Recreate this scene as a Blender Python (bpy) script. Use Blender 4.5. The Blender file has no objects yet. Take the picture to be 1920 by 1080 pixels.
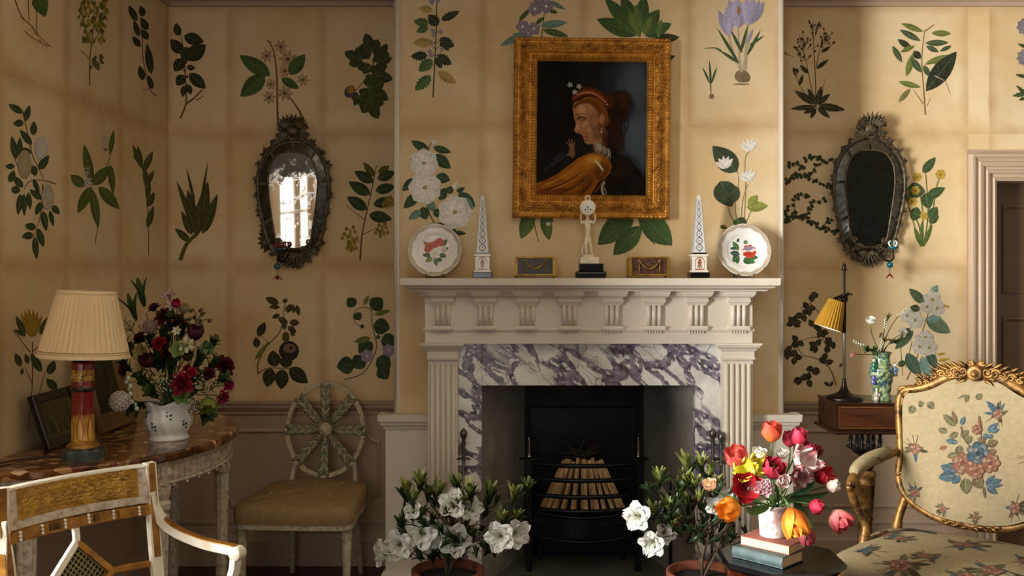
import bpy, math, random
from mathutils import Vector, Matrix, Euler
from math import sin, cos, pi, radians as R, sqrt, atan2

SC = bpy.context.scene
COLL = SC.collection
rnd = random.Random(7)

# ------------------------------------------------------------------ camera
F = 1806.0                 # focal length in pixels of the 1920 frame
CX, CY, H = 980.0, 500.0, 1.452
cam_d = bpy.data.cameras.new('camera'); cam = bpy.data.objects.new('camera', cam_d)
COLL.objects.link(cam); SC.camera = cam
cam.location = (0, 0, H); cam.rotation_euler = (R(90), 0, 0)
cam_d.sensor_width = 36; cam_d.lens = F / 1920 * 36
cam_d.shift_x = -20 / 1920; cam_d.shift_y = -40 / 1920
cam_d.clip_start = .05

# ------------------------------------------------------------------ world, daylight, exposure
world = bpy.data.worlds.new('sky'); SC.world = world; world.use_nodes = True
world.node_tree.nodes['Background'].inputs[0].default_value = (.75, .85, 1, 1)
world.node_tree.nodes['Background'].inputs[1].default_value = .6

def daylight(name, loc, rot, sx, sy, power, col):
    d = bpy.data.lights.new(name, 'AREA'); d.shape = 'RECTANGLE'; d.size = sx; d.size_y = sy
    d.energy = power; d.color = col
    o = bpy.data.objects.new(name, d); COLL.objects.link(o); o.location = loc; o.rotation_euler = rot
    return o
daylight('daylight_side_window', (-2.05, 1.70, 1.62), (0, R(-90), 0), 1.9, 1.30, 470, (1, .985, .955))
daylight('daylight_rear_window', (-.75, -1.95, 1.62), (R(90), 0, 0), 1.3, 1.9, 20, (1, .97, .93))
SC.view_settings.view_transform = 'Standard'
SC.view_settings.look = 'None'
SC.view_settings.exposure = 0.68
SC.view_settings.gamma = 1.0
SC.view_settings.use_curve_mapping = False
SC.cycles.use_denoising = True
SC.cycles.transparent_max_bounces = 48
SC.cycles.max_bounces = 10
SC.cycles.diffuse_bounces = 6
SC.cycles.sample_clamp_indirect = 6

# ------------------------------------------------------------------ helpers
def lin(h):
    if not isinstance(h, str): return h
    h = h.lstrip('#'); o = []
    for i in (0, 2, 4):
        c = int(h[i:i+2], 16) / 255
        o.append(c / 12.92 if c <= .04045 else ((c + .055) / 1.055) ** 2.4)
    return tuple(o)
def mul(c, k): return tuple(min(1, x * k) for x in c)
def mix(a, b, t): return tuple(x + (y - x) * t for x, y in zip(a, b))
def W(px, py, D): return Vector(((px - CX) * D / F, D, H - (py - CY) * D / F))

class MB:
    def __init__(s): s.v = []; s.f = []; s.c = []; s.sm = []; s.col = None; s.al = 1.0; s.anyc = False
    def add(s, vs, fs, smooth=False, cols=None):
        b = len(s.v)
        s.v += [tuple(p) for p in vs]
        if cols is None:
            c = s.col or (.8, .8, .8); s.c += [(c[0], c[1], c[2], s.al)] * len(vs)
            if s.col: s.anyc = True
        else:
            s.anyc = True
            s.c += [(c[0], c[1], c[2], c[3] if len(c) > 3 else 1.0) for c in cols]
        for f in fs: s.f.append(tuple(i + b for i in f)); s.sm.append(smooth)
        return s
    def box(s, x0, x1, y0, y1, z0, z1, M=None):
        vs = [Vector((x, y, z)) for z in (z0, z1) for y in (y0, y1) for x in (x0, x1)]
        if M is not None: vs = [M @ v for v in vs]
        return s.add(vs, [(0, 2, 3, 1), (4, 5, 7, 6), (0, 1, 5, 4), (2, 6, 7, 3), (0, 4, 6, 2), (1, 3, 7, 5)])
    def grid(s, fn, nu, nv, cu=False, cv=False, smooth=True, colf=None, capu=False):
        U = nu if cu else nu + 1; V = nv if cv else nv + 1
        vs = [fn(i / nu, j / nv) for i in range(U) for j in range(V)]
        cols = [colf(i / nu, j / nv) for i in range(U) for j in range(V)] if colf else None
        fs = []
        for i in range(nu):
            for j in range(nv):
                a, b = i % U, (i + 1) % U; c, d = j % V, (j + 1) % V
                fs.append((a * V + c, b * V + c, b * V + d, a * V + d))
        if capu:
            fs.append(tuple(range(V - 1, -1, -1))); fs.append(tuple((U - 1) * V + k for k in range(V)))
        return s.add(vs, fs, smooth, cols)
    def lathe(s, prof, n=24, c=(0, 0, 0), axis=(0, 0, 1), mod=None, cap=True, smooth=True, colf=None):
        ax = Vector(axis).normalized(); u, w = basis(ax); c = Vector(c)
        def fn(a, b):
            i = round(a * (len(prof) - 1)); r, z = prof[i]; th = 2 * pi * b
            if mod: r = r * mod(th, i)
            return c + ax * z + (u * cos(th) + w * sin(th)) * r
        cf = (lambda a, b: colf(round(a * (len(prof) - 1)), 2 * pi * b)) if colf else None
        return s.grid(fn, len(prof) - 1, n, cv=True, smooth=smooth, colf=cf, capu=cap)
    def tube(s, path, r, n=8, closed=False, flat=(1, 1), up=None, disp=None, smooth=True, cap=True):
        P = [Vector(p) for p in path]; N = len(P)
        T = []
        for i in range(N):
            a = P[(i - 1) % N] if (closed or i > 0) else P[i]
            b = P[(i + 1) % N] if (closed or i < N - 1) else P[i]
            t = b - a; T.append(t.normalized() if t.length > 1e-9 else Vector((0, 0, 1)))
        fr = []
        if up is not None:
            for t in T:
                w = Vector(up); u = w.cross(t)
                u = u.normalized() if u.length > 1e-6 else basis(t)[0]
                fr.append((u, t.cross(u).normalized()))
        else:
            u, w = basis(T[0])
            for t in T:
                u = u - t * u.dot(t)
                u = u.normalized() if u.length > 1e-6 else basis(t)[0]
                fr.append((u, t.cross(u).normalized()))
        rr = r if isinstance(r, (list, tuple)) else [r] * N
        vs = []
        for i in range(N):
            u, w = fr[i]
            for k in range(n):
                th = 2 * pi * k / n; q = rr[i]
                if disp: q = q * disp(i / max(1, N - 1), th)
                vs.append(P[i] + u * (cos(th) * q * flat[0]) + w * (sin(th) * q * flat[1]))
        fs = []
        for i in range(N if closed else N - 1):
            a, b = i * n, ((i + 1) % N) * n
            for k in range(n): fs.append((a + k, a + (k + 1) % n, b + (k + 1) % n, b + k))
        if not closed and cap:
            fs.append(tuple(range(n - 1, -1, -1))); fs.append(tuple((N - 1) * n + k for k in range(n)))
        return s.add(vs, fs, smooth)
    def ball(s, c, r, nu=8, nv=10, M=None):
        c = Vector(c); r = r if isinstance(r, (tuple, list)) else (r, r, r)
        vs = [Vector((0, 0, r[2]))]; fs = []
        for i in range(1, nu):
            a = pi * i / nu
            for k in range(nv):
                b = 2 * pi * k / nv; vs.append(Vector((r[0] * sin(a) * cos(b), r[1] * sin(a) * sin(b), r[2] * cos(a))))
        vs.append(Vector((0, 0, -r[2]))); L = len(vs) - 1
        for k in range(nv):
            fs.append((0, 1 + k, 1 + (k + 1) % nv)); q = 1 + (nu - 2) * nv
            fs.append((q + (k + 1) % nv, q + k, L))
        for i in range(nu - 2):
            for k in range(nv):
                a = 1 + i * nv; fs.append((a + k, a + nv + k, a + nv + (k + 1) % nv, a + (k + 1) % nv))
        if M is not None: vs = [M @ v for v in vs]
        return s.add([c + v for v in vs], fs, True)
    def prism(s, poly, h0, h1, tf, smooth=False):
        n = len(poly)
        vs = [tf(p[0], p[1], h0) for p in poly] + [tf(p[0], p[1], h1) for p in poly]
        fs = [tuple(range(n - 1, -1, -1)), tuple(range(n, 2 * n))]
        fs += [(i, (i + 1) % n, n + (i + 1) % n, n + i) for i in range(n)]
        return s.add(vs, fs, smooth)
    def mould(s, path, prof, closed=False, tf=None, side=1):
        tf = tf or (lambda x, y, h: (x, y, h)); N = len(path); P = [Vector(p) for p in path]
        vs = []; m = len(prof)
        for i in range(N):
            d0 = (P[i] - P[i - 1]) if (closed or i > 0) else None
            d1 = (P[(i + 1) % N] - P[i]) if (closed or i < N - 1) else None
            d0 = (d0 or d1).normalized(); d1 = (d1 or d0).normalized()
            n0 = Vector((d0.y, -d0.x)) * side; n1 = Vector((d1.y, -d1.x)) * side
            mt = (n0 + n1).normalized(); k = 1 / max(.3, mt.dot(n0))
            for o, h in prof:
                q = P[i] + mt * (o * k); vs.append(tf(q.x, q.y, h))
        fs = []
        for i in range(N if closed else N - 1):
            a, b = i * m, ((i + 1) % N) * m
            for k in range(m - 1): fs.append((a + k, b + k, b + k + 1, a + k + 1))
        if not closed:
            fs.append(tuple(range(m - 1, -1, -1))); fs.append(tuple((N - 1) * m + k for k in range(m)))
        return s.add(vs, fs)

def basis(ax):
    ax = Vector(ax).normalized()
    u = ax.cross(Vector((0, 0, 1)) if abs(ax.z) < .9 else Vector((1, 0, 0))).normalized()
    return u, ax.cross(u).normalized()
def spline(pts, n=6, closed=False):
    P = [Vector(p) for p in pts]; N = len(P); out = []
    for i in range(N if closed else N - 1):
        g = (lambda k: P[k % N]) if closed else (lambda k: P[max(0, min(N - 1, k))])
        a, b, c, d = g(i - 1), g(i), g(i + 1), g(i + 2)
        for j in range(n):
            t = j / n
            out.append(.5 * ((2 * b) + (c - a) * t + (2 * a - 5 * b + 4 * c - d) * t * t + (3 * b - a - 3 * c + d) * t ** 3))
    if not closed: out.append(P[-1].copy())
    return out
def mesh_of(mb, name, mat):
    me = bpy.data.meshes.new(name); me.from_pydata(mb.v, [], mb.f)
    me.polygons.foreach_set('use_smooth', mb.sm)
    if mb.anyc:
        a = me.color_attributes.new('Col', 'FLOAT_COLOR', 'POINT')
        a.data.foreach_set('color', [x for c in mb.c for x in c])
    me.materials.append(mat); me.update()
    return me
def part(name, mb, mat, parent=None, bev=0, label=None, seg=2):
    me = mb if isinstance(mb, bpy.types.Mesh) else mesh_of(mb, name, mat)
    o = bpy.data.objects.new(name, me); COLL.objects.link(o)
    if parent: o.parent = parent
    if bev:
        b = o.modifiers.new('bevel', 'BEVEL'); b.width = bev; b.segments = seg; b.limit_method = 'ANGLE'; b.angle_limit = R(40)
    if label: o['label'] = label
    return o
def tag(o, label, cat, group=None):
    o['label'] = label; o['category'] = cat
    if group: o['group'] = group
    return o
def thing(name, label, cat, loc=(0, 0, 0), rz=0, group=None):
    o = bpy.data.objects.new(name, None); COLL.objects.link(o); o.empty_display_size = .1
    o.location = loc; o.rotation_euler = (0, 0, rz)
    return tag(o, label, cat, group)
def struct(name, mb, mat, parent=None, bev=0):
    o = part(name, mb, mat, parent, bev)
    if not parent: o['kind'] = 'structure'
    return o

# ------------------------------------------------------------------ materials
def nt(name):
    m = bpy.data.materials.new(name); m.use_nodes = True; t = m.node_tree
    return m, t, t.nodes['Principled BSDF']
def N(t, kind, **kw):
    n = t.nodes.new(kind)
    for k, v in kw.items():
        if k in n.inputs: n.inputs[k].default_value = v
        else: setattr(n, k, v)
    return n
def ramp(t, src, stops):
    r = t.nodes.new('ShaderNodeValToRGB'); t.links.new(src, r.inputs[0])
    e = r.color_ramp.elements
    while len(e) < len(stops): e.new(.5)
    for k, (p, c) in enumerate(stops): e[k].position = p; e[k].color = (*c, 1)
    return r.outputs[0]
def mixc(t, fac, a, b, mode='MIX'):
    m = t.nodes.new('ShaderNodeMix'); m.data_type = 'RGBA'; m.blend_type = mode
    for sock, val in ((m.inputs[0], fac), (m.inputs[6], a), (m.inputs[7], b)):
        if hasattr(val, 'is_linked') or isinstance(val, bpy.types.NodeSocket): t.links.new(val, sock)
        elif isinstance(val, (int, float)): sock.default_value = val
        else: sock.default_value = (*val, 1)
    return m.outputs[2]
def bump(t, p, src, dist=.002, strength=.5):
    b = t.nodes.new('ShaderNodeBump'); b.inputs['Strength'].default_value = strength; b.inputs['Distance'].default_value = dist
    t.links.new(src, b.inputs['Height']); t.links.new(b.outputs[0], p.inputs['Normal'])
def coords(t, kind='Object', scale=(1, 1, 1)):
    c = t.nodes.new('ShaderNodeTexCoord'); m = t.nodes.new('ShaderNodeMapping'); m.inputs['Scale'].default_value = scale
    t.links.new(c.outputs[kind], m.inputs[0]); return m.outputs[0]
def noise(t, vec, scale=5, detail=4, rough=.55, dist=0):
    n = N(t, 'ShaderNodeTexNoise'); n.inputs['Scale'].default_value = scale; n.inputs['Detail'].default_value = detail
    n.inputs['Roughness'].default_value = rough; n.inputs['Distortion'].default_value = dist
    t.links.new(vec, n.inputs['Vector']); return n.outputs['Fac']
def plain(name, col, rough=.5, metal=0, var=.12, scale=9, bmp=0, bscale=60, spec=.5, col2=None, kind='Object', stretch=(1, 1, 1), lo=.35, hi=.65):
    """procedural: base colour broken by two octaves of noise toward col2"""
    m, t, p = nt(name); c = lin(col); v = coords(t, kind, stretch)
    c2 = lin(col2) if col2 else mul(c, 1 - var * 2.2)
    p.inputs['Base Color'].default_value = (*c, 1)
    t.links.new(ramp(t, noise(t, v, scale), [(lo, c2), (hi, c)]), p.inputs['Base Color'])
    p.inputs['Roughness'].default_value = rough; p.inputs['Metallic'].default_value = metal
    p.inputs['Specular IOR Level'].default_value = spec
    if bmp: bump(t, p, noise(t, v, bscale, 3), bmp, .6)
    return m
def painted(name, rough=.6, spec=.3, trans=0, nz=.12, alpha=False, mute=0):
    """colour comes from the flat painted colour stored on the piece itself"""
    m, t, p = nt(name); a = N(t, 'ShaderNodeVertexColor', layer_name='Col'); v = coords(t)
    k = ramp(t, noise(t, v, 120, 3), [(.3, (1 - nz * 2,) * 3), (.7, (1, 1, 1))])
    cc = mixc(t, 1.0, a.outputs[0], k, 'MULTIPLY')
    if mute: cc = mixc(t, ramp(t, noise(t, v, 70, 4, .7), [(.3, (0, 0, 0)), (.75, (mute * 2,) * 3)]), cc, lin('#cbb48c'))
    t.links.new(cc, p.inputs['Base Color'])
    p.inputs['Roughness'].default_value = rough; p.inputs['Specular IOR Level'].default_value = spec
    if alpha: t.links.new(a.outputs[1], p.inputs['Alpha'])
    if trans:
        p.inputs['Subsurface Weight'].default_value = 0
        d = N(t, 'ShaderNodeBsdfTranslucent'); t.links.new(mixc(t, 1.0, a.outputs[0], k, 'MULTIPLY'), d.inputs[0])
        mx = N(t, 'ShaderNodeMixShader'); mx.inputs[0].default_value = trans
        o = [n for n in t.nodes if n.type == 'OUTPUT_MATERIAL'][0]
        t.links.new(p.outputs[0], mx.inputs[1]); t.links.new(d.outputs[0], mx.inputs[2]); t.links.new(mx.outputs[0], o.inputs[0])
    return m

def m_paper(name, ax0):
    m, t, p = nt(name); g = coords(t, 'Generated'); ob = coords(t, 'Object')
    base, warm, stain = lin('#dfc9a2'), lin('#d4b686'), lin('#b08856')
    n1 = noise(t, ob, 2.3, 5, .6, .4); n2 = noise(t, ob, 14, 4)
    c = ramp(t, n1, [(.36, warm), (.62, base)])
    c = mixc(t, ramp(t, n2, [(.45, (0, 0, 0)), (.85, (.35, .35, .35))]), c, mul(base, .8))
    # toned edges of each pasted sheet (old glue), broken up by noise
    sx = N(t, 'ShaderNodeSeparateXYZ'); t.links.new(g, sx.inputs[0])
    def edge(ch):
        a = N(t, 'ShaderNodeMath', operation='SUBTRACT'); t.links.new(sx.outputs[ch], a.inputs[0]); a.inputs[1].default_value = .5
        b = N(t, 'ShaderNodeMath', operation='ABSOLUTE'); t.links.new(a.outputs[0], b.inputs[0]); return b.outputs[0]
    mxn = N(t, 'ShaderNodeMath', operation='MAXIMUM'); t.links.new(edge(ax0), mxn.inputs[0]); t.links.new(edge(2), mxn.inputs[1])
    ad = N(t, 'ShaderNodeMath', operation='MULTIPLY_ADD'); t.links.new(noise(t, ob, 6, 4), ad.inputs[0]); ad.inputs[1].default_value = .18
    t.links.new(mxn.outputs[0], ad.inputs[2])
    e = ramp(t, ad.outputs[0], [(.50, (0, 0, 0)), (.585, (.42, .42, .42)), (.64, (.7, .7, .7))])
    c = mixc(t, e, c, stain)
    oi = N(t, 'ShaderNodeObjectInfo'); hv = N(t, 'ShaderNodeHueSaturation')
    mr = N(t, 'ShaderNodeMapRange'); t.links.new(oi.outputs['Random'], mr.inputs[0]); mr.inputs[3].default_value = .93; mr.inputs[4].default_value = 1.05
    t.links.new(mr.outputs[0], hv.inputs['Value']); t.links.new(c, hv.inputs['Color']); t.links.new(hv.outputs[0], p.inputs['Base Color'])
    p.inputs['Roughness'].default_value = .75; p.inputs['Specular IOR Level'].default_value = .25
    bump(t, p, n2, .0015, .4)
    return m
def m_marble_violet():
    m, t, p = nt('violet_breccia_marble'); v = coords(t, 'Object', (1, 1, 1))
    wn = N(t, 'ShaderNodeTexNoise'); wn.inputs['Scale'].default_value = 9; wn.inputs['Detail'].default_value = 5; t.links.new(v, wn.inputs['Vector'])
    mp = N(t, 'ShaderNodeVectorRotate'); mp.inputs['Axis'].default_value = (0, 1, 0); mp.inputs['Angle'].default_value = R(-42); t.links.new(v, mp.inputs['Vector'])
    sc = N(t, 'ShaderNodeMapping'); sc.inputs['Scale'].default_value = (.85, 1, 2.0); t.links.new(mp.outputs[0], sc.inputs[0])
    ad = N(t, 'ShaderNodeVectorMath', operation='MULTIPLY_ADD'); t.links.new(wn.outputs['Color'], ad.inputs[0]); ad.inputs[1].default_value = (.16, .16, .16); t.links.new(sc.outputs[0], ad.inputs[2])
    def vor(s):
        k = N(t, 'ShaderNodeTexVoronoi', feature='DISTANCE_TO_EDGE'); k.inputs['Scale'].default_value = s; t.links.new(ad.outputs[0], k.inputs['Vector']); return k.outputs[0]
    # white clasts of very different size floating in a purple, finely broken ground
    big = ramp(t, vor(5.5), [(.11, (1, 1, 1)), (.14, (0, 0, 0))])
    zone = ramp(t, noise(t, sc.outputs[0], 3.6, 3, .5), [(.38, (0, 0, 0)), (.46, (1, 1, 1))])
    crack = ramp(t, vor(5.5), [(.008, (1, 1, 1)), (.022, (0, 0, 0))])
    small = ramp(t, vor(24), [(.22, (1, 1, 1)), (.30, (0, 0, 0))])
    white = ramp(t, noise(t, v, 11, 4), [(.35, lin('#cfccc4')), (.65, lin('#efeee8'))])
    purp = ramp(t, noise(t, v, 34, 5, .65), [(.36, lin('#4a4250')), (.64, lin('#978c9c'))])
    ground = mixc(t, small, white, purp)
    mm = mixc(t, zone, big, (1, 1, 1), 'MULTIPLY')
    zz = mixc(t, 1.0, big, zone, 'MULTIPLY')
    c = mixc(t, zz, white, ground)
    fine = mixc(t, 1.0, ramp(t, noise(t, v, 5, 3), [(.5, (0, 0, 0)), (.62, (1, 1, 1))]), ramp(t, vor(13), [(.01, (1, 1, 1)), (.05, (0, 0, 0))]), 'MULTIPLY')
    c = mixc(t, fine, c, purp); c = mixc(t, crack, c, purp)
    t.links.new(c, p.inputs['Base Color']); p.inputs['Roughness'].default_value = .22
    return m
def m_marble_brown():
    m, t, p = nt('brown_breccia_marble'); v = coords(t)
    wn = N(t, 'ShaderNodeTexNoise'); wn.inputs['Scale'].default_value = 6; t.links.new(v, wn.inputs['Vector'])
    ad = N(t, 'ShaderNodeVectorMath', operation='MULTIPLY_ADD'); t.links.new(wn.outputs['Color'], ad.inputs[0]); ad.inputs[1].default_value = (.25, .25, .25); t.links.new(v, ad.inputs[2])
    k = N(t, 'ShaderNodeTexVoronoi'); k.inputs['Scale'].default_value = 24; t.links.new(ad.outputs[0], k.inputs['Vector'])
    c = ramp(t, k.outputs['Color'], [(.2, lin('#3e2410')), (.45, lin('#6a431e')), (.62, lin('#8a5f30')), (.8, lin('#b58c62')), (.95, lin('#d8bc9a'))])
    k2 = N(t, 'ShaderNodeTexVoronoi', feature='DISTANCE_TO_EDGE'); k2.inputs['Scale'].default_value = 24; t.links.new(ad.outputs[0], k2.inputs['Vector'])
    c = mixc(t, ramp(t, k2.outputs[0], [(.01, (1, 1, 1)), (.06, (0, 0, 0))]), c, lin('#6a2f1c'))
    t.links.new(c, p.inputs['Base Color']); p.inputs['Roughness'].default_value = .12
    return m
def m_wood(name, dark, light, rough=.3, scale=(1, 8, 8), s=4):
    m, t, p = nt(name); v = coords(t, 'Object', scale)
    t.links.new(ramp(t, noise(t, v, s, 6, .6, 1.2), [(.3, lin(dark)), (.7, lin(light))]), p.inputs['Base Color'])
    p.inputs['Roughness'].default_value = rough; return m
def m_gilt(name, bright, dark, rough=.35, metal=.78):
    m, t, p = nt(name); v = coords(t); n1 = noise(t, v, 22, 5, .65)
    t.links.new(ramp(t, n1, [(.36, lin(dark)), (.56, lin(bright))]), p.inputs['Base Color'])
    p.inputs['Metallic'].default_value = metal; p.inputs['Roughness'].default_value = rough
    bump(t, p, noise(t, v, 150, 3), .001, .5); return m
def m_mirror(name, lo, hi, tint, tarn, rough=.03, top=0):
    m, t, p = nt(name); v = coords(t, 'Object')
    n = noise(t, v, 16, 8, .72, .3)
    if top:
        sx = N(t, 'ShaderNodeSeparateXYZ'); t.links.new(v, sx.inputs[0]); mr = N(t, 'ShaderNodeMapRange'); t.links.new(sx.outputs[2], mr.inputs[0])
        mr.inputs[1].default_value = .05; mr.inputs[2].default_value = .16; mr.inputs[3].default_value = 0; mr.inputs[4].default_value = top
        ad = N(t, 'ShaderNodeMath', operation='ADD'); t.links.new(n, ad.inputs[0]); t.links.new(mr.outputs[0], ad.inputs[1]); n = ad.outputs[0]
    f = ramp(t, n, [(lo, (0, 0, 0)), (hi, (1, 1, 1))])
    p.inputs['Metallic'].default_value = 1
    t.links.new(mixc(t, f, tint, tarn), p.inputs['Base Color'])
    rr = N(t, 'ShaderNodeMapRange'); t.links.new(f, rr.inputs[0]); rr.inputs[3].default_value = rough; rr.inputs[4].default_value = .45
    t.links.new(rr.outputs[0], p.inputs['Roughness']); return m
def m_glass():
    m, t, p = nt('window_glass'); o = [n for n in t.nodes if n.type == 'OUTPUT_MATERIAL'][0]
    a = N(t, 'ShaderNodeBsdfTransparent'); g = N(t, 'ShaderNodeBsdfGlossy'); g.inputs['Roughness'].default_value = .02
    fr = N(t, 'ShaderNodeFresnel'); mx = N(t, 'ShaderNodeMixShader')
    t.links.new(fr.outputs[0], mx.inputs[0]); t.links.new(a.outputs[0], mx.inputs[1]); t.links.new(g.outputs[0], mx.inputs[2]); t.links.new(mx.outputs[0], o.inputs[0])
    return m

MAT = dict(
    paper=m_paper('aged_painted_paper', 0), paper_side=m_paper('aged_painted_paper_side', 1), marble=m_marble_violet(), brown_marble=m_marble_brown(), glass=m_glass(),
    ivory=plain('ivory_woodwork_paint', '#d3c8b7', .42, var=.03, scale=5, bmp=.0004),
    stone=plain('browner_woodwork', '#b29a82', .5, var=.04, scale=4, bmp=.0004),  # darker and browner than the ivory, for alcove trim and cornice
    archi=plain('pinkish_stone_paint', '#bda78f', .5, var=.03, scale=4),
    soot_black=plain('black_soot', '#34322e', .92, var=.25, scale=7, bmp=.004, bscale=30),
    door=plain('shaded_door_paint', '#6a523a', .45, var=.04, scale=4),  # shade of the door recess is put into this colour
    ceiling=plain('ceiling_plaster', '#cbbfa8', .8, var=.02),
    floor=m_wood('dark_floor_boards', '#2a130a', '#4a2413', .35, (8, 1, 1)),
    soot=plain('sooty_firebrick', '#8f897f', .9, var=.16, scale=6, bmp=.004, bscale=30),
    far_wall=plain('dim_grey_wall', '#7d776c', .8, var=.04),
    hearth=plain('hearth_stone', '#5c574b', .8, var=.2, scale=9, bmp=.002),
    iron=plain('black_cast_iron', '#1d1e20', .34, .6, var=.2, bmp=.0006),
    steel=plain('polished_steel', '#8a8a8e', .25, 1, var=.15),
    gilt=m_gilt('water_gilding', '#cf953c', '#96601f', .3, .5), gilt_dark=m_gilt('worn_gilding', '#8a6430', '#3a2410', .48, .6),
    filigree=m_gilt('gold_filigree_panel', '#b98c30', '#8a6018', .34, .35),
    gold=m_gilt('bright_brass', '#a88238', '#6e4c1a', .36, .7),
    paint=painted('flat_pigment', .75, .12, 0, .16, False, .045), softpaint=painted('glazed_pigment', .6, .06, 0, .05, True),
    petal=painted('petal_skin', .55, .25, .25, .06), leaf=painted('leaf_skin', .42, .45, .15, .15),
    china=painted('glazed_porcelain', .24, .45, 0, .01), lacquer=painted('painted_lacquer', .22, .5, 0, .12),
    wool=painted('woven_tapestry', .9, .1, 0, .25),
    tapestry=plain('cream_tapestry_ground', '#8f8062', .9, var=.07, scale=60, bmp=.0012, bscale=320, spec=.15),
    silk=plain('ochre_silk_upholstery', '#9c7f56', .62, var=.10, scale=40, bmp=.0005, bscale=200, spec=.3),
    shade=plain('pleated_cream_silk', '#e2c79c', .8, var=.05, spec=.2),
    yellowshade=plain('pleated_mustard_silk', '#a0761f', .7, var=.12, spec=.2),
    black=plain('black_lacquer', '#0c0b0d', .18, var=.1), walnut=m_wood('dark_mahogany', '#150a05', '#331a0e', .22),
    oak=m_wood('split_firewood', '#9a744c', '#e0bb88', .8, (6, 6, 1), 5), tan=m_wood('light_brown_frame_wood', '#5a3a1c', '#8b6234', .4),
    creampaint=plain('cream_chair_paint', '#e2dac6', .42, var=.06, scale=12, col2='#b8a27a', lo=.25, hi=.45),
    wornpaint=plain('distressed_grey_paint', '#c6b9a4', .6, col2='#93806a', scale=55, bmp=.001, lo=.32, hi=.58),
    chairpaint=plain('pale_distressed_paint', '#c2b598', .55, col2='#9a8a68', scale=50, lo=.32, hi=.54, bmp=.0006),
    goldpaint=plain('ochre_gold_paint', '#a8762a', .4, .25, col2='#7a4c16', scale=30),
    terracotta=plain('terracotta', '#7c4028', .8, var=.15, bmp=.001), soil=plain('potting_soil', '#1c130c', .95, var=.3, bmp=.006, bscale=60),
    bark=plain('grey_brown_bark', '#54402c', .85, var=.25, scale=40, bmp=.001),
    frame_dark=plain('tarnished_carved_wood', '#6a5c42', .40, .25, col2='#2a2216', scale=45, bmp=.002, bscale=90),
    mirror=m_mirror('foxed_mirror_glass', .54, .66, (.92, .92, .88), (.10, .095, .08), .03, .2),
    mirror_dark=m_mirror('foxed_mirror_dark_reflection', .25, .7, (.040, .042, .036), (.018, .019, .014), .12),  # foxed glass with a dark room's reflection put into its colour
    mirror_edge=m_mirror('clouded_mirror_border', .35, .7, (.16, .155, .135), (.05, .047, .04), .14),
    teal=plain('teal_glass', '#1f6f78', .12, .2, var=.2), redglass=plain('red_glass', '#8c1418', .15, 0, var=.15),
    redbook=plain('faded_red_cloth', '#8e5040', .8, var=.15, scale=30), tealbook=plain('worn_teal_cloth', '#3c4e4e', .7, var=.2, scale=30),
    pages=plain('aged_page_edges', '#d9b988', .85, var=.12, scale=60, stretch=(1, 1, 12)), cane=plain('woven_cane', '#9a8f5c', .6, var=.15),
    bronze=plain('dark_bronze', '#2a211a', .35, .8, var=.3), cord=plain('brown_cord', '#2a1a10', .6, var=.1), pewter=plain('grey_steel_pole', '#6d6862', .35, .8, var=.15),
    greenstone=plain('green_marbled_paint', '#3c4a44', .35, col2='#1b2422', scale=40, lo=.4, hi=.6),
    ivorycarve=plain('carved_ivory', '#e8d9b8', .4, var=.10, scale=50), silver=plain('white_lining', '#e8e0d0', .7, var=.02),
)
# ================================================================== the room
YA, YB, XL = 4.69, 4.30, -1.727         # alcove wall, chimney breast, left wall
XR, YR, ZC = 3.30, -1.70, 2.86          # right wall, rear wall, ceiling
BL, BR = -.571, 1.162                   # chimney breast sides
ZD = .80                                # top of the dado rail
OX0, OX1, OZ = -.179, .756, .931        # fireplace opening

struct('floor', MB().box(XL - .3, XR + .3, YR - .3, 5.3, -.1, 0), MAT['floor'])
struct('ceiling', MB().box(XL - .3, XR + .3, YR - .3, 5.3, ZC, ZC + .1), MAT['ceiling'])

# left wall with a window opening that the camera only sees in the mirror
WY0, WY1, WZ0, WZ1 = 1.05, 2.42, .72, 2.52
b = MB()
b.box(XL - .25, XL, YR, WY0, 0, ZC); b.box(XL - .25, XL, WY1, YA + .3, 0, ZC)
b.box(XL - .25, XL, WY0, WY1, 0, WZ0); b.box(XL - .25, XL, WY0, WY1, WZ1, ZC)
wall_left = struct('wall_left', b, MAT['stone'])
wall_back_left = struct('wall_back_left', MB().box(XL, BL + .02, YA, YA + .3, 0, ZC), MAT['stone'])
DX0, DX1, DZ = 2.30, 3.05, 1.868
b = MB()
b.box(BR - .02, DX0, YA, YA + .3, 0, ZC); b.box(DX1, XR + .25, YA, YA + .3, 0, ZC); b.box(DX0, DX1, YA, YA + .3, DZ, ZC)
b.box(DX0 - .1, DX1 + .1, YA + .3, YA + .4, 0, ZC)
wall_back_right = struct('wall_back_right', b, MAT['stone'])
b = MB()
b.box(BL, OX0 - .02, YB, YA + .3, 0, ZC); b.box(OX1 + .02, BR, YB, YA + .3, 0, ZC); b.box(OX0 - .02, OX1 + .02, YB, YA + .3, OZ + .05, ZC)
b.box(OX0 - .02, OX1 + .02, YA + .12, YA + .3, 0, OZ + .05)
wall_chimney = struct('wall_chimney', b, MAT['ivory'])
struct('wall_right', MB().box(XR, XR + .25, YR, YA, 0, ZC), MAT['far_wall'])
b = MB(); RX0, RX1 = -1.4, -.1
b.box(XL - .25, RX0, YR - .25, YR, 0, ZC); b.box(RX1, XR + .25, YR - .25, YR, 0, ZC)
b.box(RX0, RX1, YR - .25, YR, 0, WZ0); b.box(RX0, RX1, YR - .25, YR, WZ1, ZC)
struct('wall_rear', b, MAT['far_wall'])

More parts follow.
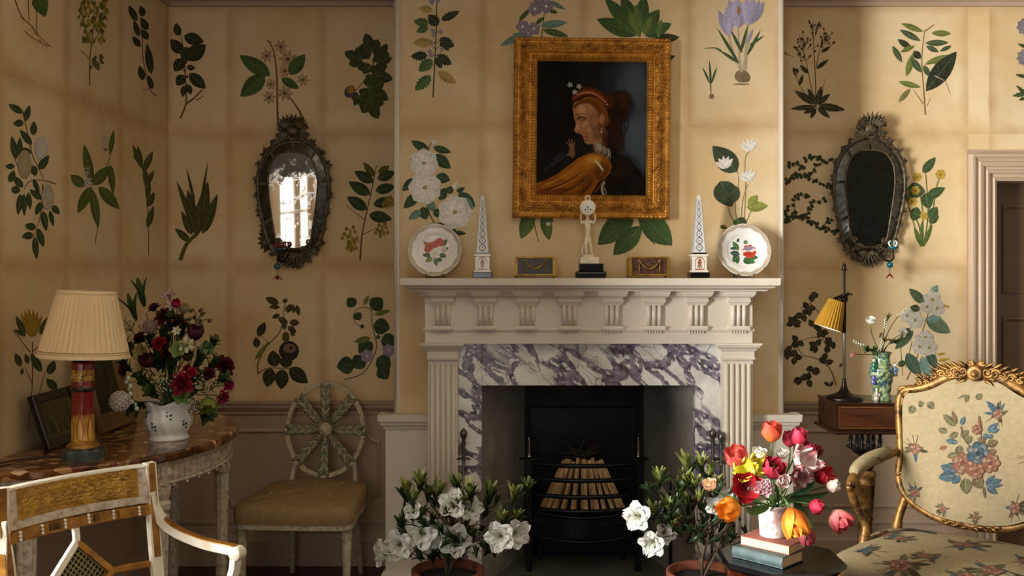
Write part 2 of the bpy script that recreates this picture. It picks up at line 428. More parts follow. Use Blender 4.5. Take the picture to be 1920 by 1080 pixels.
def window(name, tf, w, h):
    o = MB(); t = .045
    def bx(u0, u1, z0, z1, d0=0, d1=.05):
        o.add([tf(u, d, z) for z in (z0, z1) for d in (d0, d1) for u in (u0, u1)], [(0, 2, 3, 1), (4, 5, 7, 6), (0, 1, 5, 4), (2, 6, 7, 3), (0, 4, 6, 2), (1, 3, 7, 5)])
    bx(0, t, 0, h); bx(w - t, w, 0, h); bx(t, w - t, 0, t); bx(t, w - t, h - t, h)
    f = struct(name, o, MAT['ivory'])
    for k in (1, 2):
        o = MB(); bx(w * k / 3 - .012, w * k / 3 + .012, t, h - t, .01, .035); part('glazing_bar', o, MAT['ivory'], f)
    for k in (1, 2, 3):
        o = MB(); bx(t, w - t, h * k / 4 - .012, h * k / 4 + .012, .012, .033); part('glazing_bar', o, MAT['ivory'], f)
    for i in range(3):
        for j in range(4):
            o = MB(); bx(w * i / 3 + (t if i == 0 else .012), w * (i + 1) / 3 - (t if i == 2 else .012), h * j / 4 + (t if j == 0 else .012), h * (j + 1) / 4 - (t if j == 3 else .012), .020, .024)
            part('window_pane', o, MAT['glass'], f)
window('window_1', lambda u, d, z: (XL - .16 + d, WY0 + u, WZ0 + z), WY1 - WY0, WZ1 - WZ0)
window('window_2', lambda u, d, z: (RX0 + u, YR - .16 + d, WZ0 + z), RX1 - RX0, WZ1 - WZ0)

# ------------------------------------------------------------------ pasted paper sheets
def Mb(px, py, h): return ((px - CX) * YB / F, YB - h, H - (py - CY) * YB / F)
def Ma(px, py, h): return ((px - CX) * YA / F, YA - h, H - (py - CY) * YA / F)
def Ml(px, py, h):
    D = F * -XL / (CX - px); return (XL + h, D, H - (py - CY) * D / F)
def sheets(parent, mp, xs, zs):
    for i in range(len(xs) - 1):
        for j in range(len(zs) - 1):
            q = MB(); g = 0
            A, B = mp(xs[i], 0, 0), mp(xs[i + 1], 0, 0); z0, z1 = zs[j] + g, zs[j + 1] - g
            if mp is Ml: q.box(XL, XL + .0006, A[1] - g, B[1] + g, z0, z1) if A[1] > B[1] else q.box(XL, XL + .0006, A[1] + g, B[1] - g, z0, z1)
            else: q.box(A[0] + g, B[0] - g, A[1] - .0006, A[1], z0, z1)
            part('paper_sheet', q, MAT['paper_side' if mp is Ml else 'paper'], parent)
ZS = [ZD - .02, H, H + 250 / 385, 2.73]
sheets(wall_back_left, Ma, [316, 430, 605, 758], ZS)
sheets(wall_back_right, Ma, [1429, 1470, 1613, 1813], ZS)
sheets(wall_back_right, Ma, [1813, 1856, 2060, 2230], [2.02, H + 250 / 385, 2.73])
sheets(wall_left, Ml, [-305, -190, -60, 0, 124, 226, 315], ZS)
sheets(wall_chimney, Mb, [742, 905, 1095, 1290, 1466], [1.40, 2.075, 2.73])
sheets(wall_chimney, Mb, [742, 812], [ZD - .03, 1.40]); sheets(wall_chimney, Mb, [1400, 1466], [ZD - .03, 1.40])

# ------------------------------------------------------------------ trims
corn = [(0, 2.717), (.02, 2.717), (.022, 2.735), (.05, 2.75), (.06, 2.775), (.062, 2.79), (.085, 2.80), (.10, 2.83), (.102, ZC), (0, ZC)]
loop = [(XL, YR), (XL, YA), (BL, YA), (BL, YB), (BR, YB), (BR, YA), (XR, YA), (XR, YR)]
struct('trim_1', MB().mould(loop, corn, closed=True), MAT['stone'])
rail = [(0, .735), (.012, .735), (.014, .75), (.022, .755), (.034, .77), (.036, .785), (.044, .788), (.046, ZD), (0, ZD)]
base = [(0, 0), (.022, 0), (.022, .125), (.016, .135), (.012, .155), (0, .158)]
line = [(0, .20), (.007, .20), (.009, .21), (.007, .222), (0, .222)]
struct('trim_2', MB().mould([(XL, 2.44), (XL, YA), (BL, YA)], rail), MAT['stone'])
struct('trim_3', MB().mould([(BR, YA), (DX0 - .13, YA)], rail), MAT['stone'])
struct('baseboard_left', MB().mould([(XL, YR), (XL, YA), (BL, YA)], base), MAT['stone'])
struct('baseboard_right', MB().mould([(BR, YA), (DX0 - .13, YA)], base), MAT['stone'])
struct('trim_4', MB().mould([(XL, 2.44), (XL, YA), (BL, YA)], line), MAT['stone'])
struct('trim_5', MB().mould([(BR, YA), (DX0 - .13, YA)], line), MAT['stone'])
# dado of the chimney breast: taller cap, ivory
for nm, x0, x1, e in (('trim_6', -.607, -.40, -1), ('trim_7', .985, 1.198, 1)):
    q = MB().box(x0, x1, YB - .036, YB + (.05 if 0 else .02), 0, .74)
    o = struct(nm, q, MAT['ivory'])
    cap = [(0, .735), (.008, .735), (.01, .748), (.02, .752), (.024, .766), (.03, .77), (.032, ZD), (0, ZD)]
    pth = [(x0, YB + .02), (x0, YB - .036), (x1, YB - .036)] if e < 0 else [(x0, YB - .036), (x1, YB - .036), (x1, YB + .02)]
    q = MB().mould(pth, cap); q.box(x0, x1, YB - .036, YB, .735, ZD - .002); part('dado_cap', q, MAT['ivory'], o)
    q = MB().mould(pth, [(0, 0), (.018, 0), (.018, .09), (.012, .10), (0, .105)]); part('plinth', q, MAT['ivory'], o)
# white bead up each corner of the chimney breast
for nm, x in (('trim_8', BL), ('trim_9', BR)):
    q = MB(); s = -1 if x < 0 else 1
    q.box(x - .004 * s if s > 0 else x - .004, x + .004 if s > 0 else x + .004, YB - .006, YB + .02, ZD, ZC) if 0 else None
    q.tube([(x - .004 * s, YB + .002, ZD), (x - .004 * s, YB + .002, 2.72)], .008, 10)
    q.box(x - .02 if s > 0 else x + .010, x - .010 if s > 0 else x + .02, YB - .002, YB, ZD, 2.72)
    struct(nm, q, MAT['ivory'])
# panel mouldings with notched corners below the dado rail
def panel(name, x0, x1, z0, z1, nch=.055):
    n = nch; arc = lambda cx, cz, a0: [(cx + n * cos(R(a0 + k * 15)), cz + n * sin(R(a0 + k * 15))) for k in range(7)]
    pth = arc(x1, z0, 90)[::-1] + arc(x1, z1, 180)[::-1] + arc(x0, z1, 270)[::-1] + arc(x0, z0, 0)[::-1]
    q = MB().mould(pth, [(-.010, 0), (-.010, .006), (-.004, .011), (.004, .008), (.010, .004), (.010, 0)], True, lambda x, z, h: (x, YA - h, z))
    struct(name, q, MAT['stone'])
panel('trim_10', -1.47, -.70, .285, .655); panel('trim_11', 1.30, 2.05, .285, .655)

# door and its reeded architrave
ar = [(0, 0), (0, .018), (.012, .026), (.018, .016), (.034, .016), (.036, .028), (.050, .034), (.056, .026), (.066, .026), (.070, .036), (.088, .042), (.096, .03), (.104, .034), (.116, .045), (.128, .046), (.13, 0)]
struct('trim_12', MB().mould([(DX0, 0), (DX0, DZ), (DX1, DZ), (DX1, 0)], ar, False, lambda x, z, h: (x, YA - h, z), -1), MAT['archi'])
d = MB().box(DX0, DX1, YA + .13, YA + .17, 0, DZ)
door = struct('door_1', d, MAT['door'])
for x0, x1, z0, z1 in ((DX0 + .05, DX0 + .13, 0, 0),):
    pass
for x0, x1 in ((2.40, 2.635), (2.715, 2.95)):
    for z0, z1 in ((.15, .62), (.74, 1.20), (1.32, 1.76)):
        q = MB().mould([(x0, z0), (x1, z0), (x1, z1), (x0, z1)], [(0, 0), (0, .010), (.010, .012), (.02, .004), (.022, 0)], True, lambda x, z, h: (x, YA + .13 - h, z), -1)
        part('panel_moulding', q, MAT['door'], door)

# ================================================================== fireplace surround
fp = thing('fireplace_surround', 'ivory carved mantelpiece with fluted pilasters and violet breccia marble slips', 'fireplace', (.29, YB, 0))
FO = Vector((.29, YB, 0))
def fpart(name, mb, mat, parent=None, bev=0, label=None):
    mb.v = [(x - FO.x, y - FO.y, z - FO.z) for x, y, z in mb.v]
    return part(name, mb, mat, parent or fp, bev, label)
S0, S1, SY = -.516, 1.092, 4.05
def U(x0, x1, yf): return [(x0, YB), (x0, yf), (x1, yf), (x1, YB)]
# shelf and its cornice: profile offsets are relative to the frieze face at y=4.17
FX0, FX1, FY = -.423, .995, 4.17
q = MB()
prof = [(.024, 1.347), (.060, 1.347), (.062, 1.352), (.072, 1.356), (.086, 1.362), (.090, 1.368), (.104, 1.372), (.106, 1.376), (.106, 1.403), (.0, 1.403)]
q.mould(U(FX0 + .012, FX1 - .012, FY + .0), prof)
fpart('mantel_shelf', q.box(FX0, FX1, FY, YB, 1.348, 1.402), MAT['ivory'])
TX = [(c - CX) / 435 for c in (830, 910, 989, 1068, 1148, 1227, 1307, 1386)]
# bed moulding that breaks forward over every triglyph
pts = [(FX0, YB), (FX0, FY)]
for x in TX:
    pts += [(x - .040, FY), (x - .040, FY - .024), (x + .040, FY - .024), (x + .040, FY)]
pts += [(FX1, FY), (FX1, YB)]
bed = [(0, 1.312), (.005, 1.312), (.006, 1.318), (.012, 1.320), (.020, 1.327), (.025, 1.338), (.026, 1.349), (0, 1.349)]
q = MB().mould(pts, bed)
for x in TX: q.box(x - .040, x + .040, FY - .024, FY, 1.312, 1.349)
fpart('bed_moulding', q, MAT['ivory'])
fpart('frieze', MB().box(FX0, FX1, FY, YB, 1.118, 1.350), MAT['ivory'])
fpart('frieze_fillet', MB().mould(U(FX0, FX1, FY), [(0, 1.172), (.006, 1.172), (.008, 1.180), (.006, 1.186), (0, 1.186)]), MAT['ivory'])
for x in TX:
    q = MB(); y0 = FY - .010
    q.box(x - .036, x + .036, FY - .005, FY, 1.186, 1.306)
    for k in (-1, 0, 1): q.tube([(x + k * .0235, FY - .009, 1.197), (x + k * .0235, FY - .009, 1.285)], .0092, 12)
    o = fpart('triglyph', q, MAT['ivory'])
    q = MB(); pr = [(0, 1.285), (.004, 1.285), (.007, 1.292), (.013, 1.302), (.013, 1.312), (0, 1.312)]
    q.mould([(x - .036, FY), (x - .036, FY - .010), (x + .036, FY - .010), (x + .036, FY)], pr)
    fpart('triglyph_cap', q.box(x - .036, x + .036, FY - .010, FY, 1.285, 1.312), MAT['ivory'], o); q = MB()
    q.mould([(x - .036, FY), (x - .036, FY - .010), (x + .036, FY - .010), (x + .036, FY)], [(0, 1.178), (.010, 1.178), (.012, 1.186), (.010, 1.196), (0, 1.197)])
    q.box(x - .036, x + .036, FY - .010, FY, 1.178, 1.197); fpart('triglyph_base', q, MAT['ivory'], o)
    for k in range(6):
        gx = x - .030 + k * .012
        fpart('gutta', MB().lathe([(.0026, 1.178), (.0042, 1.166), (.0042, 1.165)], 8, (gx, FY - .006, 0)), MAT['ivory'], o)
for x0, x1 in ((-.411, -.282), (.866, 1.0)):
    q = MB().box(x0, x1, FY + .012, YB, .02, 1.08)
    n = 5; w = (x1 - x0 - .012) / n
    pil = fpart('pilaster', q, MAT['ivory'])
    for k in range(n):
        cx = x0 + .006 + w * (k + .5)
        q = MB().tube([(cx, FY + .010, .18), (cx, FY + .010, 1.030)], w * .40, 10)
        fpart('reed', q, MAT['ivory'], pil)
    cp = [(0, 1.050), (.005, 1.050), (.006, 1.058), (.003, 1.061), (.003, 1.086), (.008, 1.088), (.014, 1.098), (.022, 1.104), (.025, 1.112), (.030, 1.113), (.030, 1.122), (0, 1.122)]
    q = MB().mould([(x0, YB), (x0, FY), (x1, FY), (x1, YB)], cp); q.box(x0, x1, FY, YB, 1.048, 1.121)
    fpart('capital', q, MAT['ivory'])
    fpart('pilaster_plinth', MB().box(x0 - .012, x1 + .012, FY - .012, YB, 0, .16), MAT['ivory'], bev=.004)
q = MB().box(-.285, OX0, 4.22, YB, 0, 1.12); fpart('marble_slip', q, MAT['marble'], bev=.002)
q = MB().box(OX1, .868, 4.22, YB, 0, 1.12); fpart('marble_slip', q, MAT['marble'], bev=.002)
q = MB().box(OX0, OX1, 4.22, YB, OZ, 1.12); fpart('marble_slip', q, MAT['marble'], bev=.002)
# firebox
q = MB(); yb = 4.78; a0, a1 = .01, .60
q.add([(OX0, YB - .03, 0), (a0, yb, 0), (a0, yb, 1.0), (OX0, YB - .03, 1.0)], [(0, 1, 2, 3)]); fpart('firebox_cheek', q, MAT['soot']); q = MB()
q.add([(OX1, YB - .03, 0), (a1, yb, 0), (a1, yb, 1.0), (OX1, YB - .03, 1.0)], [(3, 2, 1, 0)]); fpart('firebox_cheek', q, MAT['soot']); q = MB()
q.add([(a0, yb, 0), (a1, yb, 0), (a1, yb, 1.0), (a0, yb, 1.0)], [(0, 1, 2, 3)])
q.add([(OX0, YB - .03, .98), (OX1, YB - .03, .98), (a1, yb, .98), (a0, yb, .98)], [(0, 1, 2, 3)])
fpart('firebox_back', q, MAT['soot_black'])
fpart('hearth_stone', MB().box(OX0 - .0, OX1 + .0, 4.0, 4.775, 0, .03), MAT['hearth'])
fpart('fireback', MB().box(.035, .56, 4.745, 4.775, .03, .76), MAT['iron'], bev=.004)

# ------------------------------------------------------------------ fire grate
G = Vector((.285, 4.5, .03)); gr = thing('fire_grate', 'black iron basket grate with bowed bars and finials in the fireplace', 'grate', G)
hw = .255
def bow(x, d=.075): return -d * (1 - (x / hw) ** 2)
for z in (.505, .437, .362, .296):
    pth = [(-hw + 2 * hw * k / 16, bow(-hw + 2 * hw * k / 16), z) for k in range(17)]
    part('bar', MB().tube(pth, .0105, 10), MAT['iron'], gr)
for sx in (-1, 1):
    q = MB().box(sx * hw - .014, sx * hw + .014, -.014, .014, 0, .525)
    p_ = part('post', q, MAT['iron'], gr, .002)
    part('finial', MB().lathe([(.004, .525), (.014, .53), (.014, .538), (.005, .545), (.011, .558), (.005, .57), (.010, .582), (.004, .594), (.008, .603), (.003, .612), (.006, .62), (.0, .628)], 10, (sx * hw, 0, 0)), MAT['steel'], p_)
    q = MB().box(sx * hw - .045, sx * hw + .045, -.02, .02, .520, .528); part('hob_plate', q, MAT['iron'], gr)
    xx = sx * (hw + .15)
    q = MB().box(xx - .010, xx + .010, -.03, -.01, 0, .36); o = part('side_post', q, MAT['iron'], gr, .002)
    part('finial', MB().lathe([(.004, .36), (.012, .365), (.005, .378), (.009, .39), (.004, .402), (.007, .412), (.003, .422), (.005, .43), (0, .436)], 10, (xx, -.02, 0)), MAT['iron'], o)
    part('side_rail', MB().tube([(sx * hw, 0, .25), (xx, -.02, .25)], .007, 6), MAT['iron'], gr)
    part('back_leg', MB().box(sx * .2 - .012, sx * .2 + .012, .16, .184, 0, .3), MAT['iron'], gr)
q = MB(); n = 24
def ap(u, v): x = -hw + 2 * hw * u; return (x, bow(x) - .002, .275 - .085 * v - .018 * sin(pi * u))
q.grid(ap, n, 1, smooth=True)
q.grid(lambda u, v: Vector(ap(u, v)) + Vector((0, .008, 0)), n, 1, smooth=True)
o = part('apron', q, MAT['iron'], gr)
for k in range(15):
    x = -hw + .03 + k * (2 * hw - .06) / 14
    q = MB(); zc = .232 - .018 * sin(pi * (x + hw) / (2 * hw))
    q.tube([(x + .012 * cos(a * pi / 4), bow(x) - .006, zc + .018 * sin(a * pi / 4)) for a in range(8)], .003, 6, closed=True)
    part('pierced_ring', q, MAT['iron'], o)
for z in (.285, .175):
    pth = [(-hw + 2 * hw * k / 16, bow(-hw + 2 * hw * k / 16) - .004, z - (.018 * sin(pi * k / 16))) for k in range(17)]
    part('apron_rim', MB().tube(pth, .006, 6), MAT['iron'], gr)
q = MB()
for k in range(9): q.tube([(-.21 + k * .0525, -.03, .27), (-.21 + k * .0525, .19, .27)], .008, 6)
q.box(-hw, hw, .18, .20, .26, .29)
part('bottom_grille', q, MAT['iron'], gr)
# firewood: split sticks stood like a tent
def stick(i, x0, y0, x1, y1, L0, w, d):
    a = Vector((x0, y0, .285)); t = Vector((x1, y1, L0)); ax = (t - a); Ln = ax.length; ax.normalize()
    ang = rnd.uniform(-.5, .5); u, v = basis(ax); u, v = u * cos(ang) + v * sin(ang), v * cos(ang) - u * sin(ang)
    poly = [(-w, -d), (w, -d * .7), (w * .7, d), (-w * .8, d * .8)]
    q = MB()
    def tf(pa, pb, h): return u * pa + v * pb + ax * h
    n = 4; q.add([tf(a_, b_, 0) for a_, b_ in poly] + [tf(a_ * .55, b_ * .8, Ln) for a_, b_ in poly], [(3, 2, 1, 0), (4, 5, 6, 7)] + [(i_, (i_ + 1) % 4, 4 + (i_ + 1) % 4, 4 + i_) for i_ in range(4)])
    o = part('firewood_stick', q, MAT['oak'])
    o.location = G + a
    return o
NF = 11
for i in range(NF):
    u = -1 + 2 * i / (NF - 1); a = u * 1.35
    o = stick(i, .20 * sin(a) * .95, .055 - .095 * cos(a) + rnd.uniform(-.004, .004), .085 * sin(a), .07 - .035 * cos(a), .512 + rnd.uniform(-.012, .012), (.021, .017, .023, .019)[i % 4], .011)
    tag(o, 'split kindling log, %s of the front fan leaning in the fire grate' % ('first second third fourth fifth sixth seventh eighth ninth tenth last'.split()[i]), 'firewood', 'split logs stood up in the fire grate')
for i in range(9):
    a = rnd.uniform(-.9, .9) if i else .7; L = rnd.uniform(.06, .10); c = Vector((rnd.uniform(-.05, .05), .065 + rnd.uniform(-.015, .015), .518 + .003 * i))
    up = (.05, .35, .9, 1.2, .15, .7, .1, .5, .2)[i]
    dv = Vector((cos(up) * (1 if i % 2 else -1), rnd.uniform(-.2, .2), sin(up))) * L
    q = MB().tube([-dv * .3, dv * .3 + Vector((0, 0, .003)), dv], [.0028, .0024, .0014], 6)
    o = part('kindling_twig', q, MAT['bark']); o.location = G + c
    tag(o, 'thin dry kindling twig lying across the tops of the split logs', 'twig', 'kindling twigs on the firewood')
# ================================================================== flat painting toolkit
G1, G2, G3, G4 = lin('#2c4426'), lin('#47632f'), lin('#6d7a35'), lin('#1f3020')   # painted greens
OL, YE, BN, TE = lin('#59551f'), lin('#b79a35'), lin('#6a4a26'), lin('#6f9286')
WH, LI, CRM = lin('#ece6dc'), lin('#a79bb4'), lin('#cdbb93')
class Draw(MB):
    """strokes, leaves and petals laid on a surface through a mapping (u, v, lift) -> xyz"""
    def __init__(s, mp, lift=.0012, step=.000018): super().__init__(); s.mp = mp; s.h = lift; s.st = step
    def nx(s): s.h += s.st; return s.h
    def S(s, pts, w, col, taper=.6, curved=True):
        P = spline([(x, y, 0) for x, y in pts], 5) if curved and len(pts) > 2 else [Vector((x, y, 0)) for x, y in pts]
        h = s.nx(); n = len(P); vs = []
        for i, p in enumerate(P):
            t = (P[min(n - 1, i + 1)] - P[max(0, i - 1)]); t = t.normalized() if t.length else Vector((1, 0, 0))
            k = w * .5 * (1 - (1 - taper) * i / (n - 1)); q = Vector((-t.y, t.x, 0)) * k
            vs += [s.mp(p.x + q.x, p.y + q.y, h), s.mp(p.x - q.x, p.y - q.y, h)]
        s.add(vs, [(2 * i, 2 * i + 1, 2 * i + 3, 2 * i + 2) for i in range(n - 1)], False, [col] * len(vs)); return s
    def L(s, x0, y0, x1, y1, w, col, k=.85, bend=0, ser=0, dk=.78, lt=1.16, n=9):
        h = s.nx(); vs = []; cs = []; d = Vector((x1 - x0, y1 - y0, 0)); q = Vector((-d.y, d.x, 0)).normalized()
        for i in range(n + 1):
            t = i / n; c = Vector((x0, y0, 0)) + d * t + q * (bend * d.length * sin(pi * t))
            ww = w * .5 * (sin(pi * t ** k) ** .8 if 0 < t < 1 else .02)
            if ser and i % 2: ww *= 1 - ser
            vs += [s.mp(*(c + q * ww).xy, h), s.mp(*c.xy, h), s.mp(*(c - q * ww).xy, h)]
            cs += [mul(col, dk), mul(col, (dk + lt) / 2), mul(col, lt)]
        fs = []
        for i in range(n): a = 3 * i; fs += [(a, a + 1, a + 4, a + 3), (a + 1, a + 2, a + 5, a + 4)]
        s.add(vs, fs, False, cs)
        if w > 9:
            h = s.nx(); m = []
            for i in range(5):
                t = .04 + .86 * i / 4; c = Vector((x0, y0, 0)) + d * t + q * (bend * d.length * sin(pi * t)); e = q * (.45 * (1 - t * .7))
                m += [s.mp(*(c + e).xy, h), s.mp(*(c - e).xy, h)]
            s.add(m, [(2 * i, 2 * i + 1, 2 * i + 3, 2 * i + 2) for i in range(4)], False, [mul(mix(col, (.5, .5, .25), .25), 1.3)] * 10)
        return s
    def P(s, pts, col):
        h = s.nx(); s.add([s.mp(x, y, h) for x, y in pts], [tuple(range(len(pts)))], False, [col] * len(pts)); return s
    def B(s, x, y, rx, col, ry=None, rot=0, soft=False, n=16, edge=None):
        h = s.nx(); ry = ry or rx; vs = [s.mp(x, y, h)]; c, q = cos(rot), sin(rot)
        for k in range(n):
            a = 2 * pi * k / n; ex, ey = rx * cos(a), ry * sin(a); vs.append(s.mp(x + ex * c - ey * q, y + ex * q + ey * c, h))
        e = edge or mul(col, .85)
        if soft:
            m = len(vs)
            for k in range(n):
                a = 2 * pi * k / n; ex, ey = rx * .55 * cos(a), ry * .55 * sin(a); vs.append(s.mp(x + ex * c - ey * q, y + ex * q + ey * c, h))
            cs = [(*col, 1)] + [(*col, 0)] * n + [(*col, .72)] * n
            fs = [(0, m + k, m + (k + 1) % n) for k in range(n)] + [(m + k, 1 + k, 1 + (k + 1) % n, m + (k + 1) % n) for k in range(n)]
            s.add(vs, fs, False, cs)
        else: s.add(vs, [(0, 1 + k, 1 + (k + 1) % n) for k in range(n)], False, [(*col, 1)] + [(*e, 1)] * n)
        return s
    def Fl(s, x, y, r, n, col, eye=None, rot=0, w=.8, dk=.80, lt=1.08):
        for k in range(n):
            a = rot + 2 * pi * k / n; s.L(x, y, x + r * cos(a), y + r * sin(a), r * w, col, 1.25, 0, 0, dk, lt, 7)
        if eye: s.B(x, y, r * .2, eye)
        return s
    def many(s, n, box, ln, w, cols, ang=None, seed=1):
        q = random.Random(seed)
        for _ in range(n):
            x, y = q.uniform(box[0], box[2]), q.uniform(box[1], box[3]); a = q.uniform(0, 2 * pi) if ang is None else q.gauss(ang, .45); l = ln * q.uniform(.7, 1.3)
            s.L(x, y, x + l * cos(a), y + l * sin(a), w * q.uniform(.8, 1.2), q.choice(cols), n=5)
        return s
    def fig(s, x, y, tx, ty, sz, col):
        a = atan2(ty - y, tx - x)
        for da, l in ((-1.6, .5), (1.6, .5), (-.8, .75), (.8, .75), (0, 1.05)):
            s.L(x, y, x + sz * l * cos(a + da), y + sz * l * sin(a + da), sz * .56, col, 1.2)
        return s
    def SS(s, pts, w, col, a=.8, taper=.5):
        P = spline([(x, y, 0) for x, y in pts], 6); h = s.nx(); n = len(P); vs = []; cs = []
        for i, p in enumerate(P):
            t = (P[min(n - 1, i + 1)] - P[max(0, i - 1)]); t = t.normalized() if t.length else Vector((1, 0, 0))
            f = i / (n - 1); k = w * .5 * (1 - (1 - taper) * f); q = Vector((-t.y, t.x, 0)) * k; e = a * min(1, 6 * f, 6 * (1 - f))
            for m_, al in ((1, 0), (.45, e), (-.45, e), (-1, 0)): vs.append(s.mp(p.x + q.x * m_, p.y + q.y * m_, h)); cs.append((*col, al))
        s.add(vs, [(4 * i + j, 4 * i + j + 1, 4 * i + j + 5, 4 * i + j + 4) for i in range(n - 1) for j in range(3)], False, cs); return s
    def done(s, name, mat, parent, label=None): return part(name, s, mat, parent, label=label)
def motif(parent, mp, label):
    d = Draw(mp); d.finish = lambda: d.done('painted_plant', MAT['paint'], parent, label); return d
def leaves(d, items, col, **kw):
    for it in items: d.L(*it[:5], it[5] if len(it) > 5 else col, **kw)

# ------------------------------------------------------------------ left wall
m = motif(wall_left, Ml, 'painted climbing plant with trailing brown roots')
m.S([(25, -8), (40, 30), (60, 50), (70, 65), (95, 88)], 2, BN).S([(52, -5), (54, 40)], 1.6, BN).S([(68, 10), (68, 55), (72, 66)], 1.6, BN).S([(45, 58), (62, 72), (95, 88)], 1.5, BN)
for a, b_ in ((40, 30), (60, 50), (66, 60), (75, 75), (85, 82)): m.S([(a, b_), (a - 8, b_ + 9)], .9, BN).S([(a, b_), (a + 4, b_ + 11)], .9, BN)
m.L(70, -8, 84, 32, 30, G2, .6).L(66, 2, 64, 14, 12, G2); m.finish()
m = motif(wall_left, Ml, 'painted sprig with crowded yellow green leaflets')
m.S([(168, 160), (168, 112), (175, 50), (178, -6)], 2, OL).S([(168, 112), (158, 100), (149, 94)], 1.4, OL).S([(172, 85), (190, 50), (200, 5)], 1.4, OL).S([(165, 80), (155, 30), (152, -4)], 1.4, OL)
m.many(75, (149, -4, 203, 45), 11, 5, [OL, YE, G3, YE], 1.6, 3).many(40, (155, 40, 194, 78), 10, 4.5, [OL, YE, G3], 1.8, 4).many(18, (170, 100, 190, 122), 10, 5, [OL, G3], 1.2, 5); m.finish()
m = motif(wall_left, Ml, 'painted upright twig with paired dark leaves')
m.S([(294, 180), (280, 166), (268, 110), (266, 70), (262, 10)], 1.8, BN).S([(266, 169), (280, 168)], 1.4, BN)
leaves(m, [(256, 40, 241, 10, 13), (260, 69, 251, 38, 11), (268, 31, 264, 11, 13), (276, 57, 264, 33, 14), (277, 74, 264, 55, 14), (262, 88, 249, 68, 12), (283, 139, 275, 82, 15), (268, 151, 261, 123, 13), (285, 167, 277, 141, 11)], G4); m.finish()
m = motif(wall_left, Ml, 'painted banksia branch with pale bottlebrush flowers')
m.S([(42, 208), (50, 245), (60, 290), (72, 315), (80, 335)], 2, BN).S([(50, 335), (40, 325), (30, 305), (25, 290)], 1.8, BN).S([(105, 345), (80, 338), (55, 340), (44, 356)], 2.2, BN).S([(80, 345), (76, 400), (68, 428), (62, 445)], 1.6, BN)
leaves(m, [(42, 212, 15, 195, 13), (46, 228, 55, 197, 12), (44, 230, 24, 232, 14), (62, 254, 63, 227, 13), (59, 272, 37, 243, 13), (30, 299, 21, 255, 13), (35, 292, 37, 257, 11), (58, 287, 38, 278, 11), (72, 318, 91, 291, 15), (27, 312, 9, 312, 11), (17, 342, 26, 319, 13), (42, 352, 24, 330, 13), (20, 355, 38, 357, 15), (38, 363, 33, 403, 12), (44, 363, 45, 405, 10), (52, 360, 56, 393, 10), (62, 335, 73, 365, 9), (77, 374, 55, 355, 12), (78, 378, 66, 403, 13), (97, 385, 111, 402, 12), (80, 395, 86, 433, 13), (93, 395, 99, 424, 9), (67, 427, 46, 422, 14), (62, 440, 40, 444, 14), (70, 428, 81, 463, 13), (64, 443, 68, 486, 12), (60, 310, 66, 330, 14), (85, 300, 78, 318, 10)], G1)
for x, y, rx, ry, c in ((76, 277, 12, 22, WH), (45, 308, 13, 27, CRM), (88, 370, 12, 24, mix(WH, CRM, .6))):
    m.B(x, y, rx, mul(c, .8), ry)
    q = random.Random(x)
    for k in range(34):
        a = q.uniform(0, 2 * pi); rr = sqrt(q.random()); m.L(x + rx * rr * cos(a), y + ry * rr * sin(a), x + rx * rr * cos(a) + q.uniform(-3, 3), y + ry * rr * sin(a) - 4, 2, mul(c, q.choice((.7, .9, 1.05))), n=4)
m.finish()
m = motif(wall_left, Ml, 'painted plant with broad olive leaves and white flower spikes')
OG = lin('#566428')
m.S([(178, 458), (180, 440), (182, 425), (172, 350)], 1.6, BN).S([(174, 346), (190, 330), (204, 300), (208, 285)], 1.6, BN)
leaves(m, [(172, 347, 157, 270, 18), (157, 350, 132, 328, 20), (174, 347, 204, 312, 22), (206, 308, 212, 364, 13), (170, 350, 145, 400, 20), (172, 355, 184, 428, 17), (185, 350, 223, 392, 22), (205, 290, 213, 243, 10), (200, 282, 193, 278, 7)], OG)
for cx, cy, rx, ry in ((161, 325, 6, 16), (194, 258, 11, 24), (164, 342, 6, 8)):
    q = random.Random(cy)
    for k in range(26): m.B(q.gauss(cx, rx * .55), q.gauss(cy, ry * .55), 1.6, mul(WH, q.choice((.55, .75, .95))), n=6)
m.finish()
m = motif(wall_left, Ml, 'painted slender willow twig on one long stem')
m.S([(264, 300), (272, 350), (278, 420), (278, 478)], 1.8, OL)
leaves(m, [(267, 318, 248, 271, 10), (266, 312, 257, 273, 9), (262, 304, 249, 290, 8), (268, 322, 286, 283, 13), (275, 350, 270, 312, 11), (273, 348, 288, 320, 11), (276, 388, 289, 360, 13), (275, 372, 280, 340, 10), (276, 427, 287, 386, 12)], lin('#4a5426')); m.finish()
m = motif(wall_left, Ml, 'painted protea sprig with yellow flower head')
m.S([(60, 640), (60, 720), (52, 808)], 2.2, BN).S([(57, 662), (40, 640), (24, 618)], 1.8, BN).S([(60, 660), (80, 640), (88, 615)], 1.8, BN).S([(60, 720), (46, 688)], 1.5, BN).S([(68, 760), (80, 710), (88, 690)], 1.5, BN)
for tx, ty in ((38, 588), (45, 580), (53, 578), (62, 580), (70, 584), (78, 592)): m.L(59, 632, tx, ty, 13, lin('#9c7c1f'), .6)
leaves(m, [(46, 628, 29, 592, 12), (74, 628, 92, 592, 13), (48, 630, 26, 618, 9), (38, 687, 28, 662, 13), (52, 682, 47, 663, 10), (77, 697, 57, 663, 16), (90, 702, 102, 676, 16), (106, 731, 86, 710, 16), (40, 702, 41, 690, 6)], lin('#3b4525')); m.finish()
